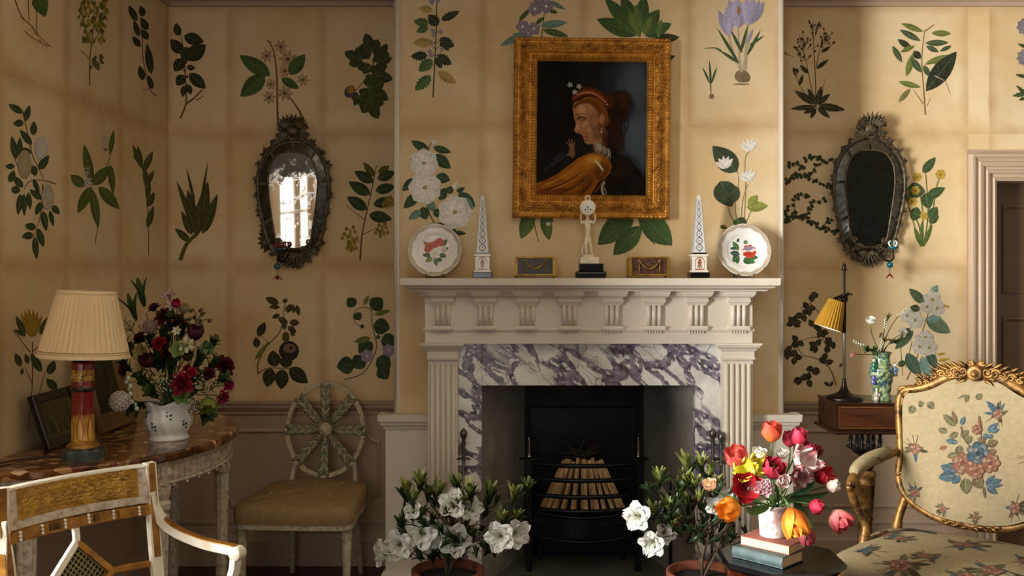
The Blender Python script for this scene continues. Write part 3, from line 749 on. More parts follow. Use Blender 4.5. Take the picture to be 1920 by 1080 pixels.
# ------------------------------------------------------------------ left alcove
m = motif(wall_back_left, Ma, 'painted branch with rounded dark leaves and berries')
DKG = lin('#2d3320')
m.S([(338, 222), (349, 192), (348, 150), (345, 100), (339, 62)], 3.4, BN, .4).S([(349, 195), (364, 184), (380, 168)], 4, BN).S([(368, 188), (382, 180)], 2.5, BN)
leaves(m, [(335, 68, 330, 43, 15), (345, 68, 382, 79, 23), (342, 100, 320, 74, 22), (350, 112, 386, 84, 30), (346, 88, 362, 112, 15), (344, 110, 327, 134, 22), (350, 126, 367, 128, 11), (346, 141, 331, 160, 20), (355, 138, 386, 166, 22), (345, 160, 343, 182, 11), (350, 158, 359, 177, 13), (340, 95, 350, 120, 10)], DKG)
for x, y in ((347, 118), (352, 112), (346, 132), (351, 144), (344, 124)): m.B(x, y, 2.6, lin('#5a2a22'))
m.finish()
m = motif(wall_back_left, Ma, 'painted loquat twig with white feathery blossom')
m.S([(521, 229), (520, 185), (519, 140), (514, 100), (505, 78)], 4, BN, .5).S([(570, 226), (558, 203), (540, 178)], 4, BN, .6).S([(508, 80), (500, 76)], 3, BN)
pf = lin('#b79a76')
for x, y, r in ((527, 88, 13), (500, 105, 13), (540, 111, 17), (534, 133, 12), (508, 158, 11), (534, 175, 15), (505, 183, 13), (568, 150, 12)):
    m.Fl(x, y, r * 1.05, 7, mul(pf, 1.10), lin('#6a523a'), rnd.random(), .42)
leaves(m, [(507, 142, 449, 104, 28), (497, 141, 451, 181, 32), (543, 140, 572, 102, 26), (528, 147, 561, 166, 17)], G2); m.finish()
m = motif(wall_back_left, Ma, 'painted fig branch with one ripe purple fruit')
m.S([(705, 100), (698, 130), (705, 165), (712, 190)], 3, OL).S([(692, 138), (676, 160), (664, 172)], 2, OL)
for a in ((697, 98, 678, 40, 34), (712, 105, 735, 68, 24), (678, 112, 632, 92, 32), (690, 128, 645, 128, 18), (708, 118, 738, 108, 26), (700, 140, 740, 150, 34), (690, 150, 735, 165, 22), (690, 165, 742, 195, 40), (688, 190, 680, 212, 22), (692, 185, 712, 230, 38), (672, 180, 664, 200, 18)): m.fig(a[0], a[1], a[2], a[3], a[4] * 1.05, lin('#38482a'))
m.B(656, 172, 10, lin('#5d4a63'), 12, .5).B(658, 168, 7, lin('#b08a3c'), 9, .5); m.finish()
m = motif(wall_back_left, Ma, 'painted aloe with long pointed leaves')
m.S([(338, 488), (350, 458), (372, 436)], 8, OL, .8)
AL = lin('#41441d')
leaves(m, [(368, 440, 352, 356, 24), (366, 430, 331, 338, 12), (372, 438, 390, 340, 26), (380, 438, 408, 364, 20), (374, 400, 390, 303, 6), (366, 385, 350, 315, 6), (355, 452, 328, 428, 14), (360, 440, 340, 395, 14), (372, 436, 376, 372, 14)], AL, k=.7); m.finish()
m = motif(wall_back_left, Ma, 'painted ginkgo twig half behind the mirror')
m.S([(545, 500), (520, 430), (500, 400), (488, 385)], 2.5, BN)
for x, y, a in ((508, 395, 3.5), (515, 425, 3.2), (512, 450, 2.9)):
    for da in (-.7, -.35, 0, .35, .7): m.L(x, y, x + 30 * cos(a + da), y + 30 * sin(a + da), 17, lin('#4a3f1a'), .5)
m.finish()
m = motif(wall_back_left, Ma, 'painted twig of green oval leaves with yellow catkins')
m.S([(675, 488), (679, 440), (685, 410), (698, 350), (706, 310)], 3.4, BN, .4).S([(684, 412), (665, 398), (648, 383)], 1.8, BN).S([(680, 440), (705, 428)], 1.8, BN).S([(677, 455), (655, 443)], 1.6, BN)
leaves(m, [(703, 332, 681, 304, 13, OL), (709, 325, 730, 311, 13, OL), (700, 342, 665, 321, 20), (708, 336, 741, 322, 20), (694, 365, 654, 341, 22), (704, 358, 741, 349, 20), (688, 393, 651, 369, 22), (700, 384, 741, 374, 20), (692, 403, 735, 411, 22)], G1)
for x, y, r in ((656, 441, 17), (660, 462, 11), (716, 432, 14), (728, 380, 11)):
    for k in range(11): a = k * 2.4; f = sqrt(k / 11); m.B(x + r * f * cos(a), y + r * f * sin(a), 3.4, lin(('#a08a34', '#8f7a2a', '#b09a48')[k % 3]), 4.2, n=8)
m.finish()
m = motif(wall_back_left, Ma, 'painted sprig with one dark purple pea flower')
m.S([(484, 702), (484, 680), (500, 650), (526, 620), (533, 580), (536, 556)], 2.6, BN, .5).S([(484, 700), (505, 690), (545, 692)], 2, BN).S([(505, 645), (498, 636), (488, 630)], 1.6, BN)
leaves(m, [(516, 688, 511, 657, 25), (535, 690, 538, 664, 24), (508, 690, 501, 726, 25), (529, 692, 528, 730, 26), (543, 690, 577, 718, 27), (484, 631, 497, 604, 16), (482, 652, 480, 632, 14), (478, 675, 505, 640, 9, G3)], lin('#2b2d1a'))
leaves(m, [(523, 570, 498, 558, 14), (525, 576, 504, 575, 8), (530, 566, 540, 562, 8), (538, 586, 545, 570, 12), (548, 570, 552, 588, 8), (556, 572, 561, 592, 9), (525, 590, 510, 596, 9), (522, 596, 540, 606, 12), (543, 605, 562, 605, 13), (540, 612, 556, 624, 11), (535, 618, 530, 602, 10), (545, 622, 553, 630, 8)], lin('#443b1c'))
m.B(542, 658, 19, lin('#2a1f33')).B(543, 653, 12, lin('#8a7350'), 9).B(545, 652, 4, lin('#2a1f33')).B(536, 632, 7, OL, 10); m.finish()
m = motif(wall_back_left, Ma, 'painted bindweed vine with lilac flowers')
m.S([(645, 712), (680, 700), (700, 670), (706, 645), (698, 610), (697, 585), (690, 578), (675, 577), (663, 588), (665, 603), (676, 613)], 2, OL)
RG = lin('#2e4a2e')
for x, y, r, a in ((659, 567, 10, 4), (706, 570, 14, 5.5), (671, 593, 8, 1), (715, 612, 15, .2), (729, 640, 15, 0), (685, 652, 15, 4), (649, 685, 16, 3), (673, 679, 14, 2.4), (719, 680, 15, .6), (719, 699, 13, 1), (679, 612, 4, 0), (709, 632, 4, 0)):
    m.L(x - r * cos(a), y - r * sin(a), x + r * 1.1 * cos(a), y + r * 1.1 * sin(a), r * 2.1, RG, .85)
m.L(695, 634, 664, 641, 12, G3).L(702, 590, 732, 582, 10, G3).L(682, 572, 692, 553, 9, lin('#8c7c48'))
for x, y in ((688, 667), (729, 657)): m.Fl(x, y, 13, 6, lin('#a391ad'), lin('#d6cbb6'), .4, .9)
m.finish()
# ------------------------------------------------------------------ chimney breast
m = motif(wall_chimney, Mb, 'painted sprig with serrated leaves turning yellow')
YL = lin('#b79f5c'); GM = lin('#4d7040'); DK = lin('#2c3a2c')
m.S([(812, 183), (815, 120), (818, 60), (819, -5)], 3, lin('#4a5a32'), .6)
for k in (75, 85, 98, 55): m.S([(817, k + 8), (808, k)], 1.3, OL).S([(817, k + 8), (828, k - 2)], 1.3, OL)
leaves(m, [(811, 20, 786, 15, 17, YL), (827, 38, 862, 21, 17, DK), (822, 48, 803, 28, 24, DK), (804, 44, 776, 40, 20, GM), (803, 50, 781, 60, 17, GM), (811, 80, 774, 80, 22, YL), (824, 72, 852, 88, 22, DK), (826, 76, 842, 95, 18, DK), (802, 104, 770, 106, 20, DK), (811, 112, 785, 134, 25, GM), (819, 104, 847, 121, 22, DK), (820, 106, 827, 129, 17, DK), (821, 134, 856, 157, 21, YL), (808, 142, 778, 170, 24, GM)], GM, ser=.3, n=12)
for x, y in ((811, 2), (822, -2), (806, 97), (808, 105), (813, 66), (829, 92), (812, 58), (826, 60), (810, 82)): m.Fl(x, y, 5, 4, LI)
m.L(812, 10, 803, -3, 7, LI).L(818, 8, 825, -4, 6, LI); m.finish()
m = motif(wall_chimney, Mb, 'painted lilac flowers above the gilt picture frame')
m.S([(1015, 72), (1018, 50), (1021, 20)], 2.5, lin('#5c6c3c'))
leaves(m, [(1013, 48, 1064, 42, 15, TE), (978, 66, 938, 86, 13, TE), (973, 40, 996, 14, 9, G2), (1018, 56, 1066, 68, 13, G2), (1030, 2, 1060, 18, 9, TE), (1005, 45, 1020, 32, 8, G2), (1000, 70, 960, 64, 12, TE), (1030, 20, 1046, 24, 8, G2)], TE)
for x, y, r in ((980, 50, 13), (1001, 54, 13), (1003, 17, 14), (1024, 12, 14), (1010, -2, 12), (990, 62, 9)): m.Fl(x, y, r, 5, lin('#93859a'), WH, rnd.random() * 2, .95)
m.finish()
m = motif(wall_chimney, Mb, 'painted laurel branch with broad leaves behind the gilt frame')
LG = lin('#3f6136')
m.S([(1200, 80), (1196, 200), (1195, 400), (1228, 459)], 3, G2)
leaves(m, [(1195, 66, 1119, 36, 30), (1192, 60, 1134, -4, 26), (1195, 55, 1165, -10, 26), (1200, 50, 1208, -8, 26), (1205, 62, 1236, 18, 28), (1210, 68, 1259, 44, 24), (1225, 74, 1274, 70, 18, G4), (1240, 118, 1266, 104, 10, G4), (1200, 70, 1180, 20, 20, lin('#6c8440'))], LG, k=.9)
leaves(m, [(1205, 60, 1190, 8, 15, lin('#5f7c3c')), (1208, 66, 1222, 30, 15, lin('#6c8440')), (1190, 64, 1150, 30, 16, lin('#4c6c38')), (1234, 72, 1240, 36, 12, lin('#5a7a3c'))], LG)
leaves(m, [(1190, 395, 1121, 459, 44), (1203, 424, 1150, 478, 36), (1200, 400, 1260, 460, 46)], LG, k=.95); m.finish()
m = motif(wall_chimney, Mb, 'painted leaf pair hanging below the gilt frame')
m.S([(998, 400), (1004, 430), (1010, 453)], 2.4, BN); leaves(m, [(998, 395, 977, 448, 28), (1020, 400, 1030, 451, 22), (1025, 405, 1038, 416, 8)], lin('#5a7440')); m.B(1028, 420, 4, WH); m.finish()
m = motif(wall_chimney, Mb, 'painted lilac crocuses growing from a bulb')
PB = lin('#8a7458')
m.B(1391, 143, 14, PB, 12).B(1398, 146, 9, mul(PB, .8), 9).B(1390, 158, 16, mul(PB, 1.3), 2, soft=False)
for pts in ([(1390, 135), (1386, 105), (1384, 50)], [(1388, 130), (1375, 100), (1366, 66)], [(1394, 132), (1398, 95), (1402, 45)], [(1398, 132), (1400, 100), (1404, 75)]): m.S(pts, 5, lin('#b5a98a'), .6)
leaves(m, [(1386, 120, 1344, 52, 6), (1392, 100, 1370, 56, 6), (1388, 100, 1402, 48, 6), (1400, 105, 1426, 56, 6), (1405, 85, 1433, 67, 5), (1385, 118, 1350, 95, 6)], lin('#345030'), k=.8); m.S([(1352, 96), (1340, 90), (1321, 91)], 4, lin('#345030'), .2)
PL = lin('#a8a2bf')
for a in ((1367, 68, 1347, 20, 17), (1368, 68, 1362, 14, 18), (1367, 66, 1372, 25, 13), (1384, 52, 1366, 0, 20), (1386, 52, 1380, -6, 24), (1385, 52, 1400, 0, 22), (1385, 50, 1384, 8, 18), (1402, 46, 1398, -4, 18), (1403, 46, 1412, -6, 18), (1404, 46, 1432, 4, 20), (1404, 44, 1424, 0, 14), (1400, 82, 1412, 54, 6)): m.L(*a, mul(PL, rnd.choice((.85, 1, 1.15))), .9)
m.B(1385, 20, 3, lin('#b5793a'), 8); m.finish()
m = motif(wall_chimney, Mb, 'painted seedling bulb with three leaves')
leaves(m, [(1333, 160, 1330, 112, 4), (1332, 158, 1317, 126, 4), (1333, 158, 1344, 125, 4)], lin('#345030')); m.S([(1332, 158), (1333, 176)], 3, PB); m.B(1334, 181, 5, PB); m.finish()
m = motif(wall_chimney, Mb, 'painted white magnolia with three open flowers')
MG = lin('#31513a')
m.S([(822, 430), (805, 400), (800, 370), (802, 290), (810, 266)], 2.4, BN)
leaves(m, [(805, 284, 771, 264, 17), (805, 286, 769, 299, 20), (812, 276, 846, 286, 14), (814, 290, 845, 316, 22), (818, 330, 844, 338, 20), (780, 335, 754, 358, 18), (786, 362, 757, 391, 20), (792, 388, 799, 412, 22), (790, 395, 766, 412, 15, TE), (802, 375, 817, 398, 16, TE), (824, 375, 836, 352, 18), (838, 362, 850, 350, 14), (860, 362, 891, 388, 22), (868, 370, 888, 392, 14, TE), (812, 402, 830, 396, 16), (812, 425, 840, 430, 20), (836, 425, 856, 440, 18), (850, 436, 874, 438, 9), (808, 418, 820, 436, 14, TE), (856, 360, 872, 352, 9)], MG)
for x, y, r, ro in ((795, 306, 28, .2), (797, 352, 32, .5), (853, 398, 33, 0)):
    m.Fl(x, y, r, 7, lin('#f0ede6'), None, ro, 1.0, .86, 1.04).Fl(x, y, r * .68, 6, lin('#faf8f4'), lin('#b5b07a'), ro + .4, .9, .88, 1.04)
m.L(812, 272, 817, 262, 10, WH).L(852, 356, 857, 340, 12, WH); m.finish()
m = motif(wall_chimney, Mb, 'painted white cyclamen with heart shaped leaves')
HC = lin('#2f4430')
for pts in ([(1386, 432), (1368, 400), (1364, 375)], [(1388, 432), (1378, 390), (1385, 330), (1366, 308)], [(1390, 432), (1392, 380), (1402, 345)], [(1394, 432), (1398, 360), (1397, 300), (1405, 284)], [(1394, 430), (1402, 410), (1410, 392)]): m.S(pts, 2.2, lin('#8f8a58'), .7)
for x0, y0, x1, y1, w, c in ((1382, 322, 1336, 274, 40, HC), (1350, 340, 1372, 388, 44, HC), (1385, 352, 1352, 378, 34, HC), (1400, 388, 1440, 386, 20, lin('#8f9440')), (1404, 386, 1420, 366, 18, lin('#8f9440')), (1382, 410, 1400, 426, 20, HC), (1376, 412, 1386, 424, 12, GM), (1350, 424, 1364, 428, 8, OL)): m.L(x0, y0, x1, y1, w, c, .78)
for x, y in ((1360, 308), (1406, 275), (1403, 332)):
    for a in (-2.2, -1.75, -1.3, -.9, -2.6): m.L(x, y + 8, x + 22 * cos(a), y + 8 + 24 * sin(a), 9, WH, .8)
m.finish()
# ------------------------------------------------------------------ right alcove
m = motif(wall_back_right, Ma, 'painted wild rocket with brown seed heads and leaf rosette')
DB = lin('#33291a')
m.S([(1530, 203), (1528, 130), (1523, 42)], 1.7, DB).S([(1528, 200), (1518, 150), (1510, 110), (1498, 65)], 1.4, DB).S([(1527, 195), (1500, 162), (1490, 130)], 1.2, DB).S([(1530, 125), (1538, 90), (1545, 60)], 1.3, DB).S([(1541, 180), (1546, 148)], 1, DB)
q_ = random.Random(5)
for cx, cy, n, sx, sy in ((1525, 50, 14, 9, 8), (1545, 72, 22, 10, 13), (1508, 88, 32, 14, 16), (1491, 130, 9, 5, 6)):
    for k in range(n): x, y = q_.gauss(cx, sx * .7), q_.gauss(cy, sy * .7); m.S([(x, y), ((x + cx) / 2, y + 8)], .8, DB).L(x, y + 2, x + q_.uniform(-1.5, 1.5), y - 3, 3.2, DB, n=4)
leaves(m, [(1530, 200, 1482, 204, 10), (1528, 196, 1490, 170, 13), (1530, 196, 1514, 166, 10), (1531, 196, 1540, 162, 11), (1532, 196, 1556, 176, 11), (1534, 198, 1584, 206, 15), (1533, 202, 1556, 221, 10), (1529, 203, 1520, 222, 9), (1527, 202, 1507, 213, 9), (1530, 129, 1553, 112, 8), (1515, 138, 1500, 122, 8), (1499, 160, 1505, 140, 7), (1540, 98, 1556, 88, 7)], lin('#2d2f1b'), ser=.12); m.finish()
m = motif(wall_back_right, Ma, 'painted acacia spray with blunt oblong leaves and one dark pod')
m.S([(1735, 216), (1732, 170), (1728, 110), (1734, 55)], 3, lin('#8a6f45'), .5).S([(1731, 195), (1712, 168)], 1.4, BN).S([(1738, 200), (1745, 182)], 1, BN).S([(1772, 150), (1782, 178)], 1, BN).S([(1735, 58), (1752, 46)], 3, lin('#a87c5c'))
leaves(m, [(1731, 60, 1690, 44, 11, G3), (1726, 77, 1687, 56, 12), (1710, 92, 1683, 74, 12, G4), (1691, 117, 1673, 86, 11), (1746, 62, 1783, 63, 12, G3), (1734, 81, 1778, 80, 12), (1736, 86, 1760, 98, 10), (1733, 121, 1778, 103, 11, G3), (1752, 120, 1774, 114, 9, G3), (1762, 96, 1784, 86, 8), (1712, 96, 1726, 110, 14, G4), (1688, 98, 1715, 86, 9, G3), (1699, 144, 1712, 100, 13, G3), (1708, 108, 1727, 136, 13), (1732, 122, 1742, 144, 11), (1684, 153, 1726, 164, 11, G3), (1684, 192, 1707, 166, 10, lin('#7c7a4a'))], lin('#41583a'), k=1.0)
m.L(1736, 171, 1793, 97, 34, lin('#1a2a20'), .95); m.S([(1752, 142), (1770, 151)], 1.6, CRM); m.finish()
m = motif(wall_back_right, Ma, 'painted thistle with grey purple heads beside the door')
m.S([(1926, 190), (1924, 40)], 3, OL)
for y in (50, 108): m.Fl(1922, y, 17, 9, lin('#7b7480'), None, .2, .6)
leaves(m, [(1926, 90, 1908, 82, 8), (1926, 145, 1904, 140, 9), (1926, 175, 1898, 180, 11), (1926, 180, 1905, 160, 9), (1926, 182, 1910, 188, 8)], G1, ser=.4); m.finish()
for lab, arcs in (('painted trailing vine, upper of two beside the dark mirror', [[(1474, 340), (1495, 328), (1520, 335), (1560, 352)], [(1476, 312), (1490, 305), (1505, 318)], [(1510, 300), (1528, 292), (1540, 300)], [(1520, 330), (1530, 312), (1560, 300)]]), ('painted trailing vine, lower of two beside the dark mirror', [[(1468, 420), (1490, 404), (1515, 412), (1540, 428), (1570, 436)], [(1490, 402), (1492, 372), (1515, 366)], [(1512, 408), (1520, 384), (1545, 374)], [(1476, 415), (1474, 388)], [(1540, 426), (1555, 412)]])):
    m = motif(wall_back_right, Ma, lab); q_ = random.Random(len(arcs[0]))
    for a in arcs:
        m.S(a, 1.5, DB)
        for p in spline([(x, y, 0) for x, y in a], 6):
            for k in range(2 if a is arcs[0] else 1): an = q_.uniform(0, 6.3); m.L(p.x, p.y, p.x + 8 * cos(an), p.y + 8 * sin(an), 6, q_.choice((lin('#333820'), G1, lin('#2a2c1a'))), n=5)
    m.finish()
m = motif(wall_back_right, Ma, 'painted marsh marigold with yellow flowers right of the dark mirror')
for pts in ([(1728, 462), (1722, 420), (1704, 390), (1694, 330)], [(1729, 462), (1730, 400), (1722, 345)], [(1731, 462), (1740, 400), (1735, 320)], [(1732, 462), (1745, 420), (1756, 350), (1764, 332)], [(1726, 462), (1716, 430), (1708, 400)]): m.S(pts, 3, lin('#5d6a35'), .6)
for pts in ((1726, 460, 1714, 425, 9), (1732, 460, 1748, 420, 9), (1728, 460, 1728, 415, 8)): m.L(*pts, lin('#53682f'))
leaves(m, [(1730, 324, 1754, 295, 17), (1737, 370, 1772, 352, 19), (1700, 355, 1735, 360, 30), (1735, 362, 1742, 392, 24), (1706, 398, 1728, 405, 26), (1742, 410, 1757, 388, 20), (1742, 418, 1760, 404, 14), (1698, 375, 1712, 366, 14)], lin('#33522f'), k=.8)
for x, y, r in ((1720, 332, 9), (1763, 327, 10), (1716, 357, 9), (1711, 378, 9), (1732, 405, 8)): m.Fl(x, y, r, 6, lin('#c2a040'), lin('#8a6f20'), 0, .9)
m.finish()
m = motif(wall_back_right, Ma, 'painted dark bramble spray behind the desk lamp')
m.S([(1568, 722), (1555, 690), (1530, 672), (1505, 665), (1490, 640)], 2.2, BN).S([(1560, 650), (1530, 632), (1500, 640)], 1.6, BN).S([(1545, 600), (1520, 570), (1500, 580)], 1.6, BN).S([(1520, 572), (1522, 548)], 1.4, BN)
q_ = random.Random(11)
for x, y, n in ((1505, 590, 5), (1488, 605, 5), (1525, 612, 3), (1540, 620, 4), (1475, 660, 4), (1490, 670, 4), (1530, 648, 5), (1560, 640, 4), (1550, 662, 4), (1525, 690, 5), (1515, 712, 3), (1500, 708, 3), (1515, 578, 3), (1520, 552, 3), (1495, 640, 4), (1548, 680, 3)):
    for k in range(n): a = q_.uniform(0, 6.3); m.L(x, y, x + 15 * cos(a), y + 15 * sin(a), 11, q_.choice((lin('#221f14'), lin('#2b2b18'), lin('#35311a'))), .8)
m.L(1545, 716, 1556, 724, 6, DB).L(1556, 724, 1562, 714, 6, DB).L(1575, 688, 1578, 680, 5, BN); m.finish()
m = motif(wall_back_right, Ma, 'painted white rhododendron with grey green leaves')
m.S([(1700, 712), (1720, 668), (1730, 620), (1745, 575)], 2.4, lin('#7a4a34')).S([(1688, 640), (1692, 705)], 1.6, OL).S([(1710, 640), (1698, 690)], 1.6, OL)
leaves(m, [(1735, 570, 1704, 541, 18, lin('#44583a')), (1745, 556, 1758, 534, 15, TE), (1736, 596, 1782, 624, 28, lin('#5d7358')), (1738, 600, 1765, 595, 16, TE), (1725, 580, 1706, 576, 14, G1), (1712, 620, 1678, 655, 18, lin('#3d5a44')), (1700, 662, 1724, 706, 24, lin('#3a5646')), (1728, 668, 1742, 708, 20, TE), (1738, 655, 1756, 692, 18, lin('#3a5646')), (1683, 685, 1700, 678, 12, G1), (1712, 690, 1728, 700, 12, lin('#3a5646')), (1705, 615, 1690, 640, 20, G1)], TE)
for x, y, r in ((1748, 562, 19), (1757, 578, 16), (1738, 575, 14), (1716, 600, 18), (1700, 592, 14), (1732, 640, 20), (1724, 650, 16), (1742, 652, 16), (1735, 632, 14), (1692, 622, 10)): m.Fl(x, y, r, 6, lin('#c2bdaf'), lin('#9c8f5a'), rnd.random() * 2, .8, .85, 1.1)
for a in ((1756, 665, 1772, 662, 5), (1758, 676, 1780, 672, 6), (1764, 684, 1775, 688, 5), (1768, 572, 1780, 576, 4)): m.L(*a, YE)
m.finish()

# ================================================================== portrait over the mantel
PX0, PX1, PZ0, PZ1 = (960 - CX) / 424, (1256 - CX) / 424, H - (410 - CY) / 424, H - (69 - CY) / 424
pc = Vector(((PX0 + PX1) / 2, YB, PZ0)); po = thing('framed_portrait', 'portrait of a woman in an orange robe in a broad carved gilt frame', 'painting', pc)
po.rotation_euler = (0, R(.6), 0)
w2, hh, fw = (PX1 - PX0) / 2, PZ1 - PZ0, .106
def frame_profile(s):   # s 0..1 from outer edge to sight edge -> height
    pts = [(0, .012), (.06, .034), (.14, .036), (.20, .026), (.30, .030), (.46, .044), (.62, .036), (.70, .022), (.76, .026), (.84, .030), (.92, .022), (1, .010)]
    for (a, x), (b_, y) in zip(pts, pts[1:]):
        if s <= b_: return x + (y - x) * (s - a) / (b_ - a)
    return .01
def carve(s, l):
    k = 0
    if .24 < s < .68:
        e = sin(pi * (s - .24) / .44); k += .010 * e * sin(l * 330 + 5 * sin(s * 26)) * cos(s * 30 + 2 * sin(l * 150)) + .005 * e * sin(l * 520 + s * 40)
    if .74 < s < .92: k += .0055 * sin(pi * (s - .74) / .18) * sin(l * 480)
    if .04 < s < .16: k += .003 * sin(l * 330)
    return k
def rail_f(axis, sgn):
    q = MB(); Lh = w2 if axis == 'x' else hh / 2
    def fn(u, v):
        ins = v * fw; lim = Lh - ins; l = (-1 + 2 * u) * lim; y = -.012 - frame_profile(v) - carve(v, l)
        if axis == 'x': return (l, y, hh / 2 + sgn * (hh / 2 - ins))
        return (sgn * (w2 - ins), y, hh / 2 + l)
    q.grid(fn, 260, 40)
    def sd(u, v):
        l = (-1 + 2 * u) * Lh; y = -.024 * v
        return (l, y, hh / 2 + sgn * hh / 2) if axis == 'x' else (sgn * w2, y, hh / 2 + l)
    q.grid(sd, 1, 1, smooth=False)
    part('frame_rail', q, MAT['gilt'], po)
for a, s_ in (('x', 1), ('x', -1), ('z', 1), ('z', -1)): rail_f(a, s_)
part('frame_back', MB().box(-w2 + .004, w2 - .004, -.018, 0, .004, hh - .004), MAT['tan'], po)
def Mp(px, py, h): return ((px - 1107.5) / 424, -.0185 - h, (410 - py) / 424)
d = Draw(Mp, 0, .00002)
d.P([(1000, 110), (1215, 110), (1215, 372), (1000, 372)], lin('#1b1613'))
part('canvas', d, MAT['softpaint'], po)
d = Draw(Mp, .0002, .00003)
B = lambda *a, **k: d.B(*a, soft=True, n=20, **k)
C_ = lambda h: lin(h)
for x, y, rx, ry, c in ((1178, 190, 62, 120, '#404954'), (1190, 250, 50, 110, '#48525e'), (1160, 140, 50, 50, '#2a2e34'), (1185, 160, 40, 70, '#46505c'), (1040, 190, 50, 110, '#171412')): B(x, y, rx, C_(c), ry=ry)
# dark robe and shoulder
d.P([(1128, 300), (1150, 286), (1176, 292), (1200, 318), (1213, 352), (1213, 371), (1090, 371), (1108, 340)], C_('#1b1510'))
B(1165, 320, 42, C_('#241a12'), ry=40); B(1190, 345, 30, C_('#1d1611'), ry=34)
# hair mass and bun
B(1165, 196, 27, C_('#2d1a10'), ry=34); B(1160, 186, 24, C_('#3d2010'), ry=22); B(1148, 222, 24, C_('#2f1c10'), ry=52); B(1128, 188, 30, C_('#5a3014'), ry=20); B(1152, 260, 18, C_('#281810'), ry=34)
# neck
d.P([(1124, 236), (1138, 244), (1142, 268), (1134, 282), (1114, 281), (1110, 266)], C_('#7c5238')); B(1120, 262, 12, C_('#a2734f'), ry=22, rot=.2); B(1136, 262, 10, C_('#4a2c1c'), ry=26)
# face in profile
d.P([(1071, 200), (1076, 190), (1090, 184), (1110, 186), (1126, 198), (1134, 218), (1132, 240), (1124, 258), (1113, 267), (1103, 270), (1097, 268), (1094, 264), (1094, 260), (1091, 258), (1092, 255), (1089, 252), (1087, 250), (1080, 249), (1075, 245), (1075, 241), (1078, 234), (1077, 227), (1074, 219), (1073, 210)], C_('#a5714c'))
for x, y, rx, ry, c in ((1089, 206, 14, 15, '#c8946a'), (1098, 236, 15, 17, '#c18a62'), (1081.5, 238, 4, 9, '#cf9d74'), (1104, 260, 9, 6, '#b17c56'), (1103, 242, 11, 11, '#b98360'), (1119, 246, 11, 18, '#8f5f40'), (1114, 226, 14, 20, '#a06e4a'), (1126, 238, 7, 18, '#7c5034')): B(x, y, rx, C_(c), ry=ry)
d.SS([(1076, 217), (1082, 213), (1090, 212), (1098, 215)], 3, C_('#6a4228'), .8); d.SS([(1079, 222), (1085, 219), (1093, 220), (1098, 223)], 5, C_('#4a2a1a'), .9); d.SS([(1080, 223), (1087, 224), (1095, 224)], 2.2, C_('#160c08'), 1)
d.SS([(1081, 248), (1085, 246), (1086, 242)], 2.4, C_('#6a3a26'), .9); d.SS([(1090, 256), (1095, 255), (1101, 256)], 3.4, C_('#8c3c2e'), .95); d.SS([(1092, 260), (1097, 260), (1101, 259)], 2.6, C_('#a5584a'), .8); d.SS([(1093, 264), (1100, 263)], 2, C_('#7a4a30'), .6)
# hair waved back from the brow
for k in range(26):
    f = k / 25; c = rnd.choice(('#8a4c1c', '#a5601f', '#6b3812', '#7c4418', '#54300f', '#9a5a22'))
    d.SS([(1071 + 10 * f, 203 - 12 * f), (1084 + 14 * f, 192 - 10 * f), (1106 + 12 * f, 193 - 8 * f), (1120 + 14 * f, 212 - 8 * f), (1124 + 22 * f, 240 - 4 * f)], 5, C_(c), .75, .7)
# scarf band with pearls
for dy, c in ((0, '#6e2c14'), (-4, '#94481c'), (-8, '#7a3816'), (-12, '#4c2412')): d.SS([(1069, 192 + dy), (1084, 179 + dy), (1106, 175 + dy), (1128, 186 + dy), (1142, 204 + dy)], 7, C_(c), .9, .8)
for k in range(13): f = k / 12; d.B(1082 + 54 * f, 176 - 7 * sin(pi * f) + 18 * f * f, 1.3, C_('#d8c8a0'), n=8)
# ear and pearl drop
B(1127, 222, 8, C_('#b98258'), ry=14); d.SS([(1122, 213), (1128, 209), (1133, 217), (1130, 229), (1126, 235)], 2.4, C_('#6a3e26'), .9); d.SS([(1125, 217), (1129, 220), (1127, 228)], 2.6, C_('#8a5538'), .8); d.B(1126, 246, 1.8, C_('#e0d0b0'), n=8); d.B(1126, 241, 1.2, C_('#c9b890'), n=8)
# curls down the back
for k in range(16): x = 1140 + 2.2 * k; d.SS([(x, 200 + k), (x + 6 * sin(k), 230), (x - 4 + 5 * cos(k), 262), (x + 2, 288)], 5, C_(rnd.choice(('#2e1c11', '#40260f', '#281810', '#4a2c10'))), .5)
# ruffled collar
for k in range(14): a_ = k / 13; x = 1114 + 26 * a_; y = 272 + 14 * a_; d.SS([(x, y - 8), (x + 3, y), (x - 1 + 4 * (k % 2), y + 12)], 5, C_(rnd.choice(('#a59c88', '#8a826e', '#6e6655', '#b5ac96'))), .85)
